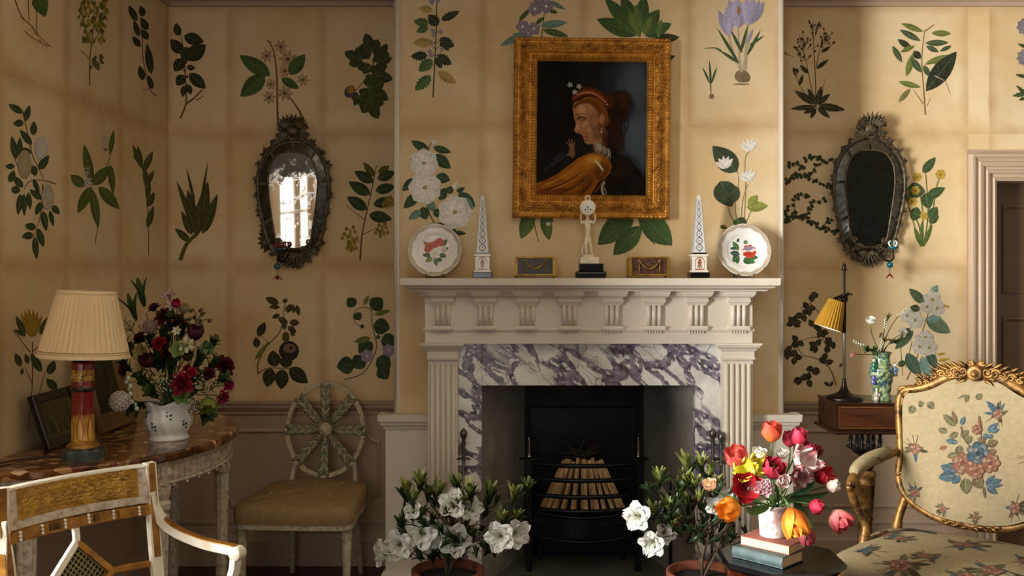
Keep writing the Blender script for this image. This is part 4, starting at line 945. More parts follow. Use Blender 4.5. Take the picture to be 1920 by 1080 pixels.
# orange robe
d.P([(1002, 344), (1022, 338), (1044, 326), (1062, 312), (1084, 295), (1104, 287), (1124, 287), (1141, 296), (1147, 312), (1138, 327), (1122, 340), (1110, 360), (1106, 371), (1002, 371)], C_('#8a4f16'))
for x, y, rx, ry, ro, c in ((1096, 306, 40, 16, -.55, '#c07a22'), (1112, 298, 22, 10, -.1, '#d6953a'), (1066, 326, 40, 13, -.55, '#b06c1c'), (1030, 346, 34, 11, -.3, '#a05c1a'), (1040, 360, 40, 10, -.1, '#7a3c14'), (1096, 346, 26, 14, -.9, '#6e3c12'), (1128, 322, 14, 20, .5, '#70400f'), (1080, 352, 26, 12, -.6, '#8f5216')): B(x, y, rx, C_(c), ry=ry, rot=ro)
for pts, c, w in (([(1010, 350), (1042, 338), (1074, 318), (1112, 292)], '#d79a40', 4), ([(1030, 358), (1066, 342), (1098, 320), (1124, 300)], '#c98a30', 4), ([(1056, 364), (1084, 348), (1104, 328)], '#b9761f', 4), ([(1018, 356), (1056, 344), (1090, 322)], '#5e340e', 4), ([(1044, 364), (1078, 350), (1104, 328), (1124, 312)], '#5a300d', 5), ([(1088, 366), (1100, 350), (1112, 334)], '#4e290c', 6)): d.SS(pts, w, C_(c), .6, .4)
d.SS([(1113, 299), (1121, 306), (1131, 321)], 7, C_('#c9bda0'), .95, .8); d.SS([(1146, 318), (1130, 338), (1112, 366)], 4, C_('#8a4a1c'), .9); d.SS([(1134, 338), (1128, 352), (1132, 368)], 6, C_('#a59c84'), .9, .9); d.SS([(1130, 348), (1136, 360), (1134, 369)], 5, C_('#77705c'), .8, .8)
# hand and sleeve
B(1048, 296, 22, C_('#2c2d30'), ry=12, rot=-.6); d.SS([(1014, 322), (1036, 308), (1060, 292)], 10, C_('#303236'), .7); B(1071, 284, 8, C_('#80553c'), ry=16)
for k, (x, y) in enumerate(((1059, 264), (1064, 258), (1071, 258), (1077, 264))): d.SS([(1071, 284), (1067 + k * 2, 274), (x, y)], 4, C_('#8f6344'), .85, .7)
d.SS([(1061, 291), (1068, 288), (1076, 291)], 5, C_('#77706a'), .8)
for x, y in ((1066, 158), (1083, 161), (1075, 172)): d.Fl(x, y, 6, 5, C_('#a8a398'), C_('#d8d4c8'), rnd.random(), .5)
part('painted_figure', d, MAT['softpaint'], po)
# ================================================================== things on the mantel shelf
MZ = 1.403
def spiral(c, r, turns, w0, u, v, n=22, sgn=1, r1=.12):
    pts = []; rad = []
    for i in range(n + 1):
        t = i / n; a = sgn * t * turns * 2 * pi; k = r * (1 - t * (1 - r1)); pts.append(Vector(c) + u * (k * cos(a)) + v * (k * sin(a))); rad.append(w0 * (1 - .45 * t))
    return pts, rad
def blade(mb, base, d, nrm, L, w, curl=.2, n=6):
    """a carved leaf: solid, ridged along the middle"""
    d = Vector(d).normalized(); nrm = Vector(nrm).normalized(); s = d.cross(nrm).normalized(); b = Vector(base)
    vs = []
    for i in range(n + 1):
        t = i / n; c = b + d * (L * t) + nrm * (curl * L * t * t); ww = w * .5 * (sin(pi * (.08 + .9 * t) ** .8) + .02)
        vs += [c + s * ww, c + nrm * (w * .22), c - s * ww, c - nrm * (w * .12)]
    fs = []
    for i in range(n):
        a = 4 * i
        for k in range(4): fs.append((a + k, a + (k + 1) % 4, a + 4 + (k + 1) % 4, a + 4 + k))
    fs += [(3, 2, 1, 0), tuple(4 * n + k for k in range(4))]
    mb.add(vs, fs, True); return mb

def plate(px, py, label, kind):
    D = 4.235; c = W(px, py, D); r = .118
    t = thing('porcelain_plate', label, 'plate', (c.x, 4.205, MZ), 0, 'painted porcelain plates on the mantel shelf')
    tilt = Matrix.Rotation(R(-13), 3, 'X'); o0 = Vector((0, 0, .004))
    def tf(x, z, h): return o0 + tilt @ Vector((x, -h, z + r))
    prof = [(0, .004), (.066, .004), (.072, .007), (.082, .013), (.100, .016), (.115, .019), (.118, .0185), (.116, .016), (.100, .012), (.080, .006), (.070, 0), (0, 0)]
    q = MB(); n = 72
    def fn(a, b):
        i = round(a * (len(prof) - 1)); rr, h = prof[i]; th = 2 * pi * b
        if rr > .09: rr *= 1 + .018 * (abs(cos(th * 6)) ** .5 - .7)
        return tf(rr * cos(th), rr * sin(th), h)
    def cf(a, b):
        i = round(a * (len(prof) - 1)); return lin('#e9e7e4')
    q.grid(fn, len(prof) - 1, n, cv=True, colf=cf); part('dish', q, MAT['china'], t)
    def hgt(x, z):
        rr = sqrt(x * x + z * z)
        for (a, b_), (c_, d_) in zip(prof[:6], prof[1:7]):
            if rr <= c_: return b_ + (d_ - b_) * (rr - a) / max(1e-6, c_ - a)
        return .0185
    def mp(u, v, h): x, z = u * .00233, -v * .00233; return tf(x, z, hgt(x, z) + .0002 + h)
    d = Draw(mp, 0, .00001)
    for k in range(96):
        a = 2 * pi * k / 96; rr = 46.5 + 2.2 * abs(sin(a * 6)); rb = 2 * pi * (k + 1) / 96; r2 = 46.5 + 2.2 * abs(sin(rb * 6))
        d.P([(49.2 * cos(a), 49.2 * sin(a)), (49.2 * cos(rb), 49.2 * sin(rb)), ((r2 - 5) * cos(rb), (r2 - 5) * sin(rb)), ((rr - 5) * cos(a), (rr - 5) * sin(a))], lin('#b7ab98' if k % 8 else '#c4ab86'))
    for k in range(12): a = 2 * pi * k / 12 + .13; d.Fl(44.5 * cos(a), 44.5 * sin(a), 2.6, 4, lin('#bda98a'))
    part('rim_pattern', d, MAT['china'], t)
    d = Draw(mp, .00005, .00001)
    if kind == 0:
        for a in ((-4, 14, -18, 22, 10), (0, 14, 4, 30, 9), (-6, 10, -24, 8, 9), (8, 8, 22, 12, 10), (12, 2, 26, -6, 8), (4, 16, 14, 20, 9), (-10, -4, -22, -18, 8), (14, -8, 22, -22, 8)): d.L(*a, lin(rnd.choice(('#4a6630', '#6c7c34', '#2f4c2c'))))
        for x, y, r_ in ((-10, -8, 9), (0, -12, 8), (8, -16, 9), (-14, -2, 7)): d.Fl(x, y, r_, 7, lin('#b8341e'), lin('#7a1c14'), .3, .9)
        d.Fl(-2, 6, 9, 6, lin('#d9d2c8'), lin('#b5a86a'), .2, .9); d.Fl(18, 0, 6, 5, lin('#c9b6b0'))
    else:
        for a in ((-10, 10, -22, 22, 14), (-8, 8, -26, 4, 12), (-10, 0, -20, -18, 10), (-12, -16, -8, -24, 5), (4, 16, 20, 24, 12), (0, 14, 10, 26, 14), (12, 12, 26, 14, 9), (-12, 14, -14, 26, 8), (-14, -4, -26, -4, 6)): d.L(*a, lin(rnd.choice(('#2f5a34', '#3a6a3a', '#24483a'))))
        d.Fl(10, 2, 14, 8, lin('#c23c22'), None, .2, .8); d.L(-4, 2, 24, -2, 10, lin('#e2d8d4')); d.L(0, -2, 20, -6, 8, lin('#8a86a0')); d.B(8, 6, 9, lin('#b8341e'), 4); d.B(4, -16, 4, lin('#6a7a5a'))
    part('painted_bouquet', d, MAT['china'], t)
    st = MB()
    for sx in (-1, 1):
        st.tube([(sx * .035, -.022, .002), (sx * .035, -.024, .012), (sx * .035, -.016, .018)], .0022, 6); st.tube([(sx * .035, -.022, .002), (sx * .035, .06, .002), (sx * .03, .062, .09)], .0022, 6)
    st.tube([(-.035, .06, .002), (.035, .06, .002)], .0022, 6)
    s = part('plate_stand', st, MAT['pewter']); s.location = (c.x, 4.205, MZ)
    return s
tag(plate(816, 477, 'white plate with gilt scalloped rim painted with scarlet flowers', 0), 'small wire stand under the scarlet flower plate', 'stand', 'wire plate stands on the mantel shelf')
tag(plate(1394, 473, 'white plate with gilt scalloped rim painted with a red and grey poppy', 1), 'small wire stand under the poppy plate', 'stand', 'wire plate stands on the mantel shelf')

def obelisk(px, label):
    x = (px - CX) * 4.17 / F; t = thing('obelisk', label, 'obelisk', (x, 4.17, MZ), 0, 'pair of porcelain obelisks on the mantel shelf')
    part('foot', MB().box(-.042, .042, -.042, .042, 0, .025), MAT['black'], t, .003)
    q = MB(); q.col = lin('#e6dfd2'); q.box(-.037, .037, -.037, .037, .025, .033); q.box(-.031, .031, -.031, .031, .033, .094); q.box(-.036, .036, -.036, .036, .094, .103)
    pl = part('plinth', q, MAT['china'], t, .0015)
    part('collar', MB().box(-.030, .030, -.030, .030, .103, .110), MAT['black'], t)
    q = MB(); q.col = lin('#dcdcda'); a, b_ = .0275, .0085; z0, z1, z2 = .110, .348, .362
    vs = [(-a, -a, z0), (a, -a, z0), (a, a, z0), (-a, a, z0), (-b_, -b_, z1), (b_, -b_, z1), (b_, b_, z1), (-b_, b_, z1), (0, 0, z2)]
    q.add(vs, [(0, 1, 5, 4), (1, 2, 6, 5), (2, 3, 7, 6), (3, 0, 4, 7), (4, 5, 8), (5, 6, 8), (6, 7, 8), (7, 4, 8), (3, 2, 1, 0)])
    sh = part('shaft', q, MAT['china'], t)
    for face in range(4):
        rot = Matrix.Rotation(face * pi / 2, 3, 'Z')
        def mp(u, v, h):     # millimetres on the tapering face
            f = v / 238; k = a + (b_ - a) * f; return rot @ Vector((u * .001 * k / a, -k - h, z0 + v * .001))
        d = Draw(mp, .0003, .00002)
        for sg in (-1, 1):
            d.S([(sg * 15 * sin(k * .40), 6 + k * 3.8) for k in range(60)], 4.2, lin('#6f6c76'), 1.0, False)
        for k in range(7): d.B(0, 6 + (k + .5) * 29.8, 4.5, lin('#a08f94'), 4, n=10); d.B(0, 6 + k * 29.8, 3, lin('#55525c'), 3, n=8)
        d.S([(-25, 4), (-25, 234)], 2, lin('#a8a6ae'), 1, False); d.S([(25, 4), (25, 234)], 2, lin('#a8a6ae'), 1, False)
        d.done('painted_scroll', MAT['china'], sh)
        d = Draw(lambda u, v, h: rot @ Vector((u * .031, -.031 - h, .033 + .061 * v)), .0003, .00002)
        d.S([(-.62, .08), (-.62, .7), (-.3, .9), (.3, .9), (.62, .7), (.62, .08), (-.62, .08)], .08, lin('#9c5a48'), 1, False)
        d.Fl(0, .55, .3, 6, lin('#a8604c'), lin('#5a4030')); d.L(0, .1, 0, .5, .25, lin('#7a8a6a')); d.L(-.3, .2, -.1, .45, .15, lin('#a8604c')); d.L(.3, .2, .1, .45, .15, lin('#a8604c'))
        d.done('painted_cartouche', MAT['china'], pl)
obelisk(905, 'grey scrolled porcelain obelisk standing beside the scarlet flower plate')
obelisk(1309.5, 'grey scrolled porcelain obelisk standing beside the poppy plate')

def casket(px, label, pan):
    x = (px - CX) * 4.16 / F; t = thing('gilt_casket', label, 'box', (x, 4.16, MZ), 0, 'pair of small gilt caskets on the mantel shelf')
    w, dp, h = .082, .045, .092
    pm = plain('casket_panel_' + pan[1:], pan, .35, .2, var=.3, scale=70)
    part('body', MB().box(-w + .006, w - .006, -dp + .004, dp - .004, .012, h - .008), pm, t)
    part('lid', MB().box(-w - .002, w + .002, -dp - .002, dp + .002, h - .008, h), MAT['gold'], t, .002)
    part('base_rail', MB().box(-w + .002, w - .002, -dp, dp, .010, .018), MAT['gold'], t, .002)
    for sx in (-1, 1):
        for sy in (-1, 1):
            q = MB().box(sx * w - .007, sx * w + .007, sy * dp - .006, sy * dp + .006, .01, h - .008)
            q.lathe([(.004, .0), (.008, .004), (.007, .012)], 8, (sx * w, sy * dp, 0)); part('corner_post', q, MAT['gold'], t)
        part('tassel', MB().tube([(sx * .044, -dp - .002, .07), (sx * .044, -dp - .003, .022)], [.0025, .0036], 6), MAT['gold'], t)
        part('rosette', MB().ball((sx * .044, -dp - .002, .073), (.007, .004, .007)), MAT['gold'], t)
    pth = [(-.044 + .088 * k / 12, -dp - .003, .072 - .032 * sin(pi * k / 12)) for k in range(13)]
    part('swag', MB().tube(pth, [.0026 + .002 * sin(pi * k / 12) for k in range(13)], 6, disp=lambda u, th: 1 + .25 * sin(u * 60)), MAT['gold'], t)
casket(1003, 'small gilt casket with dark grey panels and swag front', '#4b4038')
casket(1215.5, 'small gilt casket with plum brown panels and swag front', '#6b4636')

# statuette clock
ck = thing('statuette_clock', 'ivory nude figure holding up a round clock on a black stepped base', 'clock', ((1107 - CX) * 4.15 / F, 4.15, MZ))
q = MB(); q.lathe([(.0, 0), (.066, 0), (.069, .006), (.069, .014), (.062, .026), (.054, .030), (0, .030)], 4, (0, 0, 0)) if 0 else None
part('lower_base', MB().box(-.066, .066, -.05, .05, 0, .030), MAT['black'], ck, .010, seg=3)
part('upper_base', MB().box(-.050, .053, -.040, .040, .030, .062), MAT['black'], ck, .002)
part('ivory_block', MB().box(-.046, .035, -.034, .034, .062, .090), MAT['ivorycarve'], ck, .002)
ox = -.012
part('rock_base', MB().lathe([(.030, .090), (.032, .095), (.026, .1), (0, .101)], 14, (ox, 0, 0), mod=lambda th, i: 1 + .12 * sin(3 * th)), MAT['ivorycarve'], ck)
def skin(name, pts, edges, rad, mat, parent, sub=2):
    me = bpy.data.meshes.new(name); me.from_pydata(pts, edges, []); o = bpy.data.objects.new(name, me); COLL.objects.link(o); o.parent = parent
    me.materials.append(mat)
    sm = o.modifiers.new('skin', 'SKIN'); sm.use_smooth_shade = True
    for i, r_ in enumerate(rad): me.skin_vertices[0].data[i].radius = (r_, r_) if not isinstance(r_, tuple) else r_
    me.skin_vertices[0].data[0].use_root = True
    s2 = o.modifiers.new('sub', 'SUBSURF'); s2.levels = sub; s2.render_levels = sub
    return o
P_ = [(0, 0, .172), (0, 0, .190), (.001, .002, .212), (0, .001, .235), (0, .001, .250), (0, .002, .262), (0, .001, .276),
      (-.008, 0, .160), (-.008, -.006, .130), (-.006, .001, .104), (-.007, -.010, .101),
      (.009, 0, .160), (.014, -.001, .130), (.020, .003, .104), (.021, -.008, .101),
      (-.017, .0, .245), (-.026, -.004, .232), (-.031, -.010, .262), (-.027, -.014, .280),
      (.017, .0, .245), (.027, -.004, .232), (.033, -.010, .262), (.028, -.014, .280)]
E_ = [(0, 1), (1, 2), (2, 3), (3, 4), (4, 5), (5, 6), (0, 7), (7, 8), (8, 9), (9, 10), (0, 11), (11, 12), (12, 13), (13, 14), (3, 15), (15, 16), (16, 17), (17, 18), (3, 19), (19, 20), (20, 21), (21, 22)]
Rd = [.0125, .0105, .0125, .0125, .007, .009, .0085, .0105, .0072, .0045, .0045, .0105, .0072, .0045, .0045, .0065, .005, .004, .0045, .0065, .005, .004, .0045]
fg = skin('figure', [(x + ox, y, z) for x, y, z in P_], E_, Rd, MAT['ivorycarve'], ck)
part('drapery', MB().tube(spline([(ox - .018, .012, .150), (ox - .022, .01, .125), (ox - .024, .008, .1)], 5), .007, 8, disp=lambda u, th: 1 + .25 * sin(5 * th)), MAT['ivorycarve'], ck)
cc = (ox - .001, -.022, .302)
part('clock_case', MB().lathe([(0, -.010), (.026, -.010), (.034, -.004), (.035, .004), (.032, .009), (.028, .010), (0, .0095)], 28, cc, (0, -1, 0)), MAT['ivorycarve'], ck)
q = MB(); q.col = lin('#e9e6de'); q.lathe([(.0275, .0102), (.026, .0115), (0, .012)], 28, cc, (0, -1, 0)); dl = part('dial', q, MAT['china'], ck)
d = Draw(lambda u, v, h: (cc[0] + u * .001, cc[1] - .0125 - h, cc[2] + v * .001), 0, .00005)
for k in range(12): a = k * pi / 6; d.S([(20 * sin(a), 20 * cos(a)), (24 * sin(a), 24 * cos(a))], 1.6, lin('#2a2420'), 1, False)
d.S([(0, 0), (-6, 9)], 2.2, lin('#15120f'), .5, False); d.S([(0, 0), (-1, -16)], 1.6, lin('#15120f'), .5, False); d.B(-11, -9, 3, lin('#15120f')); d.B(11, -9, 3, lin('#15120f')); d.B(0, 0, 2.4, lin('#15120f'))
d.done('clock_hands', MAT['paint'], dl)
part('top_ring', MB().tube([(cc[0] + .010 * cos(a * pi / 7), -.022, .343 + .009 * sin(a * pi / 7)) for a in range(14)], .0035, 8, closed=True), MAT['ivorycarve'], ck)

# ================================================================== girandole mirrors
def girandole(px, py, label, glass, arm_dx, flip):
    c = W(px, py, YA); t = thing('girandole_mirror', label, 'mirror', (c.x, YA - .012, c.z), 0, 'pair of carved girandole wall mirrors')
    t.rotation_euler = (R(2.5), 0, 0)
    k = 1 / 385
    outer = [(0, 112), (22, 108), (44, 92), (60, 64), (66, 30), (64, -6), (56, -46), (48, -78), (34, -100), (16, -114), (0, -118)]
    inner = [(0, 88), (24, 84), (40, 66), (46, 36), (44, 0), (38, -44), (32, -78), (16, -90), (0, -92)]
    def loopof(half, s=1): P = [(x * k * s, y * k * s, 0) for x, y in half]; P = P + [(-x, y, z) for x, y, z in P[-2:0:-1]]; return [(p.x, p.y) for p in spline(P, 4, True)]
    OUT, INN, MID = loopof(outer), loopof(inner), loopof(inner, 1.0)
    tf = lambda x, z, h: (x, -h, z)
    part('back_board', MB().prism([(x * .97, y * .97) for x, y in OUT], 0, .016, tf), MAT['frame_dark'], t)
    n = len(OUT); q = MB(); A = [(x * .94, y * .94) for x, y in OUT]; m = len(INN)
    # bevelled border plates between rim and centre plate: one per side piece
    segs = 10
    def ptat(L, u): f = (u % 1) * len(L); i = int(f); a, b_ = L[i % len(L)], L[(i + 1) % len(L)]; g = f - i; return (a[0] + (b_[0] - a[0]) * g, a[1] + (b_[1] - a[1]) * g)
    for s in range(segs):
        q = MB(); st = 5; u0 = s / segs + .004; u1 = (s + 1) / segs - .004
        vs = []
        for i in range(st + 1):
            u = u0 + (u1 - u0) * i / st; a = ptat(A, u); b_ = ptat(INN, u); vs += [tf(a[0], a[1], .019), tf(b_[0], b_[1], .030)]
        q.add(vs, [(2 * i, 2 * i + 1, 2 * i + 3, 2 * i + 2) for i in range(st)]); part('border_plate', q, MAT['mirror_edge'], t)
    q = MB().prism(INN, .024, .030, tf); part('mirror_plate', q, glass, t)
    part('inner_moulding', MB().tube([tf(x, y, .032) for x, y in INN], .0045, 8, closed=True, disp=lambda u, th: 1 + .22 * sin(u * 420)), MAT['frame_dark'], t)
    part('outer_rim', MB().tube([tf(x, y, .024) for x, y in OUT], .0085, 8, closed=True, disp=lambda u, th: 1 + .3 * sin(u * 260 + 2 * th)), MAT['frame_dark'], t)
    rr = random.Random(flip + 3); nrm = Vector((0, -1, 0))
    # carved scrolls and leaves around the rim
    for s in range(26):
        u = s / 26; a = ptat(OUT, u); b_ = ptat(OUT, u + .012); d = Vector((b_[0] - a[0], 0, b_[1] - a[1])).normalized(); o = Vector((a[0], 0, a[1])).normalized()
        if abs(a[0]) < .03 and a[1] > 0: continue
        q = MB(); base = Vector((a[0], -.026, a[1])); up = a[1] > .1 or a[1] < -.18
        q2 = spiral(base + o * .010, .014 if up else .010, 1.4, .0052, o, d, sgn=1 if s % 2 else -1); q.tube(q2[0], q2[1], 6)
        for j in range(3): blade(q, base, o * rr.uniform(.5, 1) + d * rr.uniform(-1, 1), nrm, rr.uniform(.02, .034) * (1.15 if up else .8), .013, .25)
        part('carved_scroll', q, MAT['frame_dark'], t)
    # crest: leaf fan over a pierced cartouche
    q = MB(); cz = 118 * k
    for j in range(11):
        a = -1.25 + j * .25; blade(q, (sin(a) * .018, -.026, cz + .030), (sin(a), 0, cos(a) * .8 + .15), nrm, .056 + .018 * cos(a), .024, .35)
    q.ball((0, -.028, cz + .022), (.034, .018, .028))
    for sx in (-1, 1):
        for r_, ox_, oz in ((.022, .036, .0), (.018, .054, .034), (.016, .036, .066), (.014, .066, .0)):
            s_ = spiral((sx * ox_, -.030, cz + oz), r_, 1.5, .006, Vector((1, 0, 0)), Vector((0, 0, 1)), sgn=sx); q.tube(s_[0], s_[1], 7)
        for j in range(4): blade(q, (sx * .03, -.026, cz - .02), (sx * (.9 - .2 * j), 0, .1 + .3 * j), nrm, .045, .018, .2)
    part('crest', q, MAT['frame_dark'], t)
    # lower apron of shells and leaves
    q = MB(); bz = -112 * k
    for j in range(9):
        a = -1.2 + j * .3; blade(q, (sin(a) * .012, -.026, bz + .030), (sin(a) * 1.1, 0, -cos(a)), nrm, .05 + .012 * cos(a), .020, .25)
    for sx in (-1, 1):
        for ox_, oz, r_ in ((.05, .05, .02), (.075, .085, .016), (.03, .02, .014)):
            s_ = spiral((sx * ox_, -.030, bz + oz), r_, 1.5, .0065, Vector((1, 0, 0)), Vector((0, 0, 1)), sgn=-sx); q.tube(s_[0], s_[1], 7)
        for j in range(5): blade(q, (sx * .055, -.026, bz + .055), (sx * (1 - .35 * j), 0, -.5 + .1 * j), nrm, .04, .017, .25)
    part('base_carving', q, MAT['frame_dark'], t)
    # candle arm: twisted glass with cup, beads and drops
    ax = arm_dx * k; z0 = -95 * k
    arm = part('candle_arm', MB().tube(spline([(ax * .4, -.03, z0 - .01), (ax * .8, -.06, z0 - .055), (ax, -.10, z0 - .05), (ax, -.105, z0 - .005)], 6), .004, 8), MAT['bronze'], t)
    part('candle_cup', MB().lathe([(.004, 0), (.014, .004), (.024, .010), (.026, .016), (.012, .017), (0, .017)], 14, (ax, -.105, z0 - .005), mod=lambda th, i: 1 + .1 * cos(6 * th)), MAT['teal'], arm)
    for j in range(6):
        a = j * pi / 3; q = MB().tube(spline([(ax + .012 * cos(a), -.105 + .012 * sin(a), z0 + .012), (ax + .022 * cos(a), -.105 + .022 * sin(a), z0 + .028), (ax + .012 * cos(a), -.105 + .012 * sin(a), z0 + .040)], 4), [.004] * 8 + [.002], 6)
        part('glass_petal', q, MAT['silver'] if (j % 2 and flip) else MAT['redglass'] if not flip else MAT['teal'], arm)
    part('hanging_bead', MB().ball((ax - .012, -.10, z0 - .075), .016), MAT['teal'], arm)
    part('bead_cord', MB().tube([(ax - .012, -.10, z0 - .01), (ax - .012, -.10, z0 - .125)], .0012, 5), MAT['bronze'], arm)
    q = MB()
    for j in range(4):
        a = j * pi / 2 + .4; blade(q, (ax - .012, -.10, z0 - .118), (cos(a) * .9, sin(a) * .9, -1), (cos(a), sin(a), .3), .03, .014, .1)
    part('glass_drop', q, MAT['redglass'], arm)
girandole(553, 374, 'carved girandole mirror with bright foxed glass above the wheel back chair', MAT['mirror'], -19, 0)
girandole(1625, 371, 'carved girandole mirror with foxed glass darkened by a painted-in reflection above the desk lamp', MAT['mirror_dark'], 34, 1)
# ================================================================== demilune table against the left wall
TC = Vector((XL + .002, 3.64, 0)); TA, TB, TZ = .70, .62, .82
tb = thing('demilune_table', 'half round side table with brown marble top and worn grey fluted legs', 'table', TC)
def ell(a, b_, n=48): return [(b_ * sin(pi * k / n), -a * cos(pi * k / n)) for k in range(n + 1)]
q = MB().prism(ell(TA, TB), TZ - .030, TZ, lambda x, y, h: (x, y, h)); part('marble_top', q, MAT['brown_marble'], tb, .006)
q = MB().prism(ell(TA - .035, TB - .035), TZ - .115, TZ - .031, lambda x, y, h: (x, y, h)); ap_ = part('apron', q, MAT['wornpaint'], tb)
for zz, r_ in ((TZ - .040, .007), (TZ - .110, .006)):
    part('apron_moulding', MB().tube([(x, y, zz) for x, y in ell(TA - .030, TB - .030)], r_, 8), MAT['wornpaint'], tb)
for k in range(2, 63):
    a = pi * k / 64; x, y = (TB - .034) * sin(a), -(TA - .034) * cos(a)
    nx, ny = sin(a) / TB, -cos(a) / TA; ang = atan2(ny, nx)
    M = Matrix.Translation((x, y, TZ - .076)) @ Matrix.Rotation(ang, 4, 'Z')
    part('flute', MB().add([M @ Vector(v) for v in [(-.004, -.006, -.024), (.005, -.0045, -.024), (.005, .0045, -.024), (-.004, .006, -.024), (-.004, -.006, .024), (.005, -.0045, .024), (.005, .0045, .024), (-.004, .006, .024)]], [(0, 1, 2, 3), (7, 6, 5, 4), (0, 4, 5, 1), (1, 5, 6, 2), (2, 6, 7, 3)]), MAT['wornpaint'], ap_)
    if k % 2 == 0: part('bead', MB().ball(((TB - .029) * sin(a), -(TA - .029) * cos(a), TZ - .120), .0065, 5, 7), MAT['wornpaint'], ap_)
for a in (.30, 1.03, 2.06, 2.80):
    x, y = (TB - .062) * sin(a), -(TA - .062) * cos(a)
    q = MB().lathe([(.010, 0), (.018, .004), (.020, .03), (.013, .045), (.022, .07), (.0205, .075), (.030, .60), (.026, .607), (.034, .62), (.036, .64), (.028, .65), (.034, .672), (.038, .70), (.036, .705)], 32, (x, y, 0), mod=lambda th, i: (1 - .07 * (cos(th * 10) > 0)) if 5 <= i <= 6 else 1, smooth=False)
    lg = part('leg', q, MAT['wornpaint'], tb)
    q = MB().box(x - .034, x + .034, y - .034, y + .034, TZ - .116, TZ - .032)
    part('leg_block', q, MAT['wornpaint'], lg, .002)
    ang = atan2(-cos(a) / TA, sin(a) / TB); M = Matrix.Rotation(ang, 3, 'Z')
    part('rosette', MB().lathe([(0, .012), (.006, .012), (.010, .006), (.016, .010), (.022, .004), (.024, 0)], 12, Vector((x, y, TZ - .076)) + M @ Vector((.034, 0, 0)), M @ Vector((1, 0, 0))), MAT['wornpaint'], lg)
# ------------------------------------------------------------------ table lamp
LP = Vector((-1.447, 3.17, TZ)); lp = thing('table_lamp', 'table lamp with red and gold lacquer column and pleated cream shade', 'lamp', LP, R(22.5))
q = MB().lathe([(.066, 0), (.066, .030), (.060, .036), (.050, .040)], 8, smooth=False); part('base', q, MAT['greenstone'], lp, .002)
part('base_ring', MB().lathe([(.050, .040), (.052, .045), (.046, .052), (.042, .055), (.038, .06)], 28), MAT['goldpaint'], lp)
RD, GO, BK = lin('#7c1c16'), lin('#b9852a'), lin('#17110d')
zs = [(.036, .060, GO), (.0355, .10, GO), (.0355, .115, mix(GO, RD, .4)), (.035, .125, GO), (.035, .145, mix(GO, RD, .5)), (.035, .150, RD), (.035, .222, RD), (.036, .224, BK), (.0385, .228, BK), (.0385, .236, BK), (.035, .240, RD), (.035, .256, RD), (.035, .258, GO), (.035, .292, GO), (.035, .296, RD), (.035, .318, RD), (.034, .320, BK), (.030, .332, BK), (.012, .336, BK), (.010, .36, BK)]
part('column', MB().lathe([(r_, z) for r_, z, c in zs], 32, colf=lambda i, th: zs[i][2]), MAT['lacquer'], lp)
d = Draw(lambda u, v, h: ((.0358 + h) * cos(u), (.0358 + h) * sin(u), v), 0, .00001)
for k in range(7):
    a = 2 * pi * k / 7; d.L(a, .062, a, .152, .62, lin('#8a4a1a'), .6); d.L(a, .064, a, .138, .40, lin('#d2a13c'), .6)
    for j in range(4): d.B(a + rnd.uniform(-.4, .4), rnd.uniform(.26, .29), .09, lin('#5a2a14'), .004, n=8)
    d.B(a, .275, .16, lin('#d8aa48'), .012, n=8)
for k in range(34): d.B(rnd.uniform(0, 6.28), rnd.uniform(.155, .318), .025, lin('#c99a5a'), .0012, n=6)
d.done('gilt_decoration', MAT['lacquer'], lp)['kind'] = 'stuff'
q = MB(); S0_, S1_ = .334, .548; npl = 46
def shade_f(u, v, t0=0):
    r_ = .139 + (.088 - .139) * u; th = 2 * pi * v; r_ *= 1 + .030 * sin(th * npl) * (1 if .06 < u < .97 else .2)
    return (r_ * cos(th), r_ * sin(th), S0_ + (S1_ - S0_) * u)
q.grid(shade_f, 12, npl * 6, cv=True); sh = part('shade', q, MAT['shade'], lp)
for u0, u1, e in ((-.01, .05, .004), (.055, .075, .002), (.965, 1.01, .003)):
    q = MB().grid(lambda u, v: ((.139 + (.088 - .139) * (u0 + (u1 - u0) * u) + e) * cos(2 * pi * v), (.139 + (.088 - .139) * (u0 + (u1 - u0) * u) + e) * sin(2 * pi * v), S0_ + (S1_ - S0_) * (u0 + (u1 - u0) * u)), 1, 64, cv=True); part('shade_binding', q, MAT['shade'], sh)
for z_, a_ in ((.352, .1335), (.345, .1355)): part('gold_braid', MB().tube([(a_ * 1.03 * cos(2 * pi * k / 64), a_ * 1.03 * sin(2 * pi * k / 64), z_) for k in range(64)], .0011, 5, closed=True), MAT['goldpaint'], sh)
sh.rotation_euler = (0, R(2.5), 0); sh.location = (-.012, 0, .004)
cd = spline([(-.060, .0, .006), (-.12, .02, .004), (-.19, -.04, .004), (-.235, -.14, .004), (-.25, -.19, -.02), (-.262, -.215, -.10), (-.262, -.22, -.5)], 6)
co = part('power_cord', MB().tube([Matrix.Rotation(R(-22.5), 3, 'Z') @ p for p in cd], .0028, 6), MAT['cord'], lp)
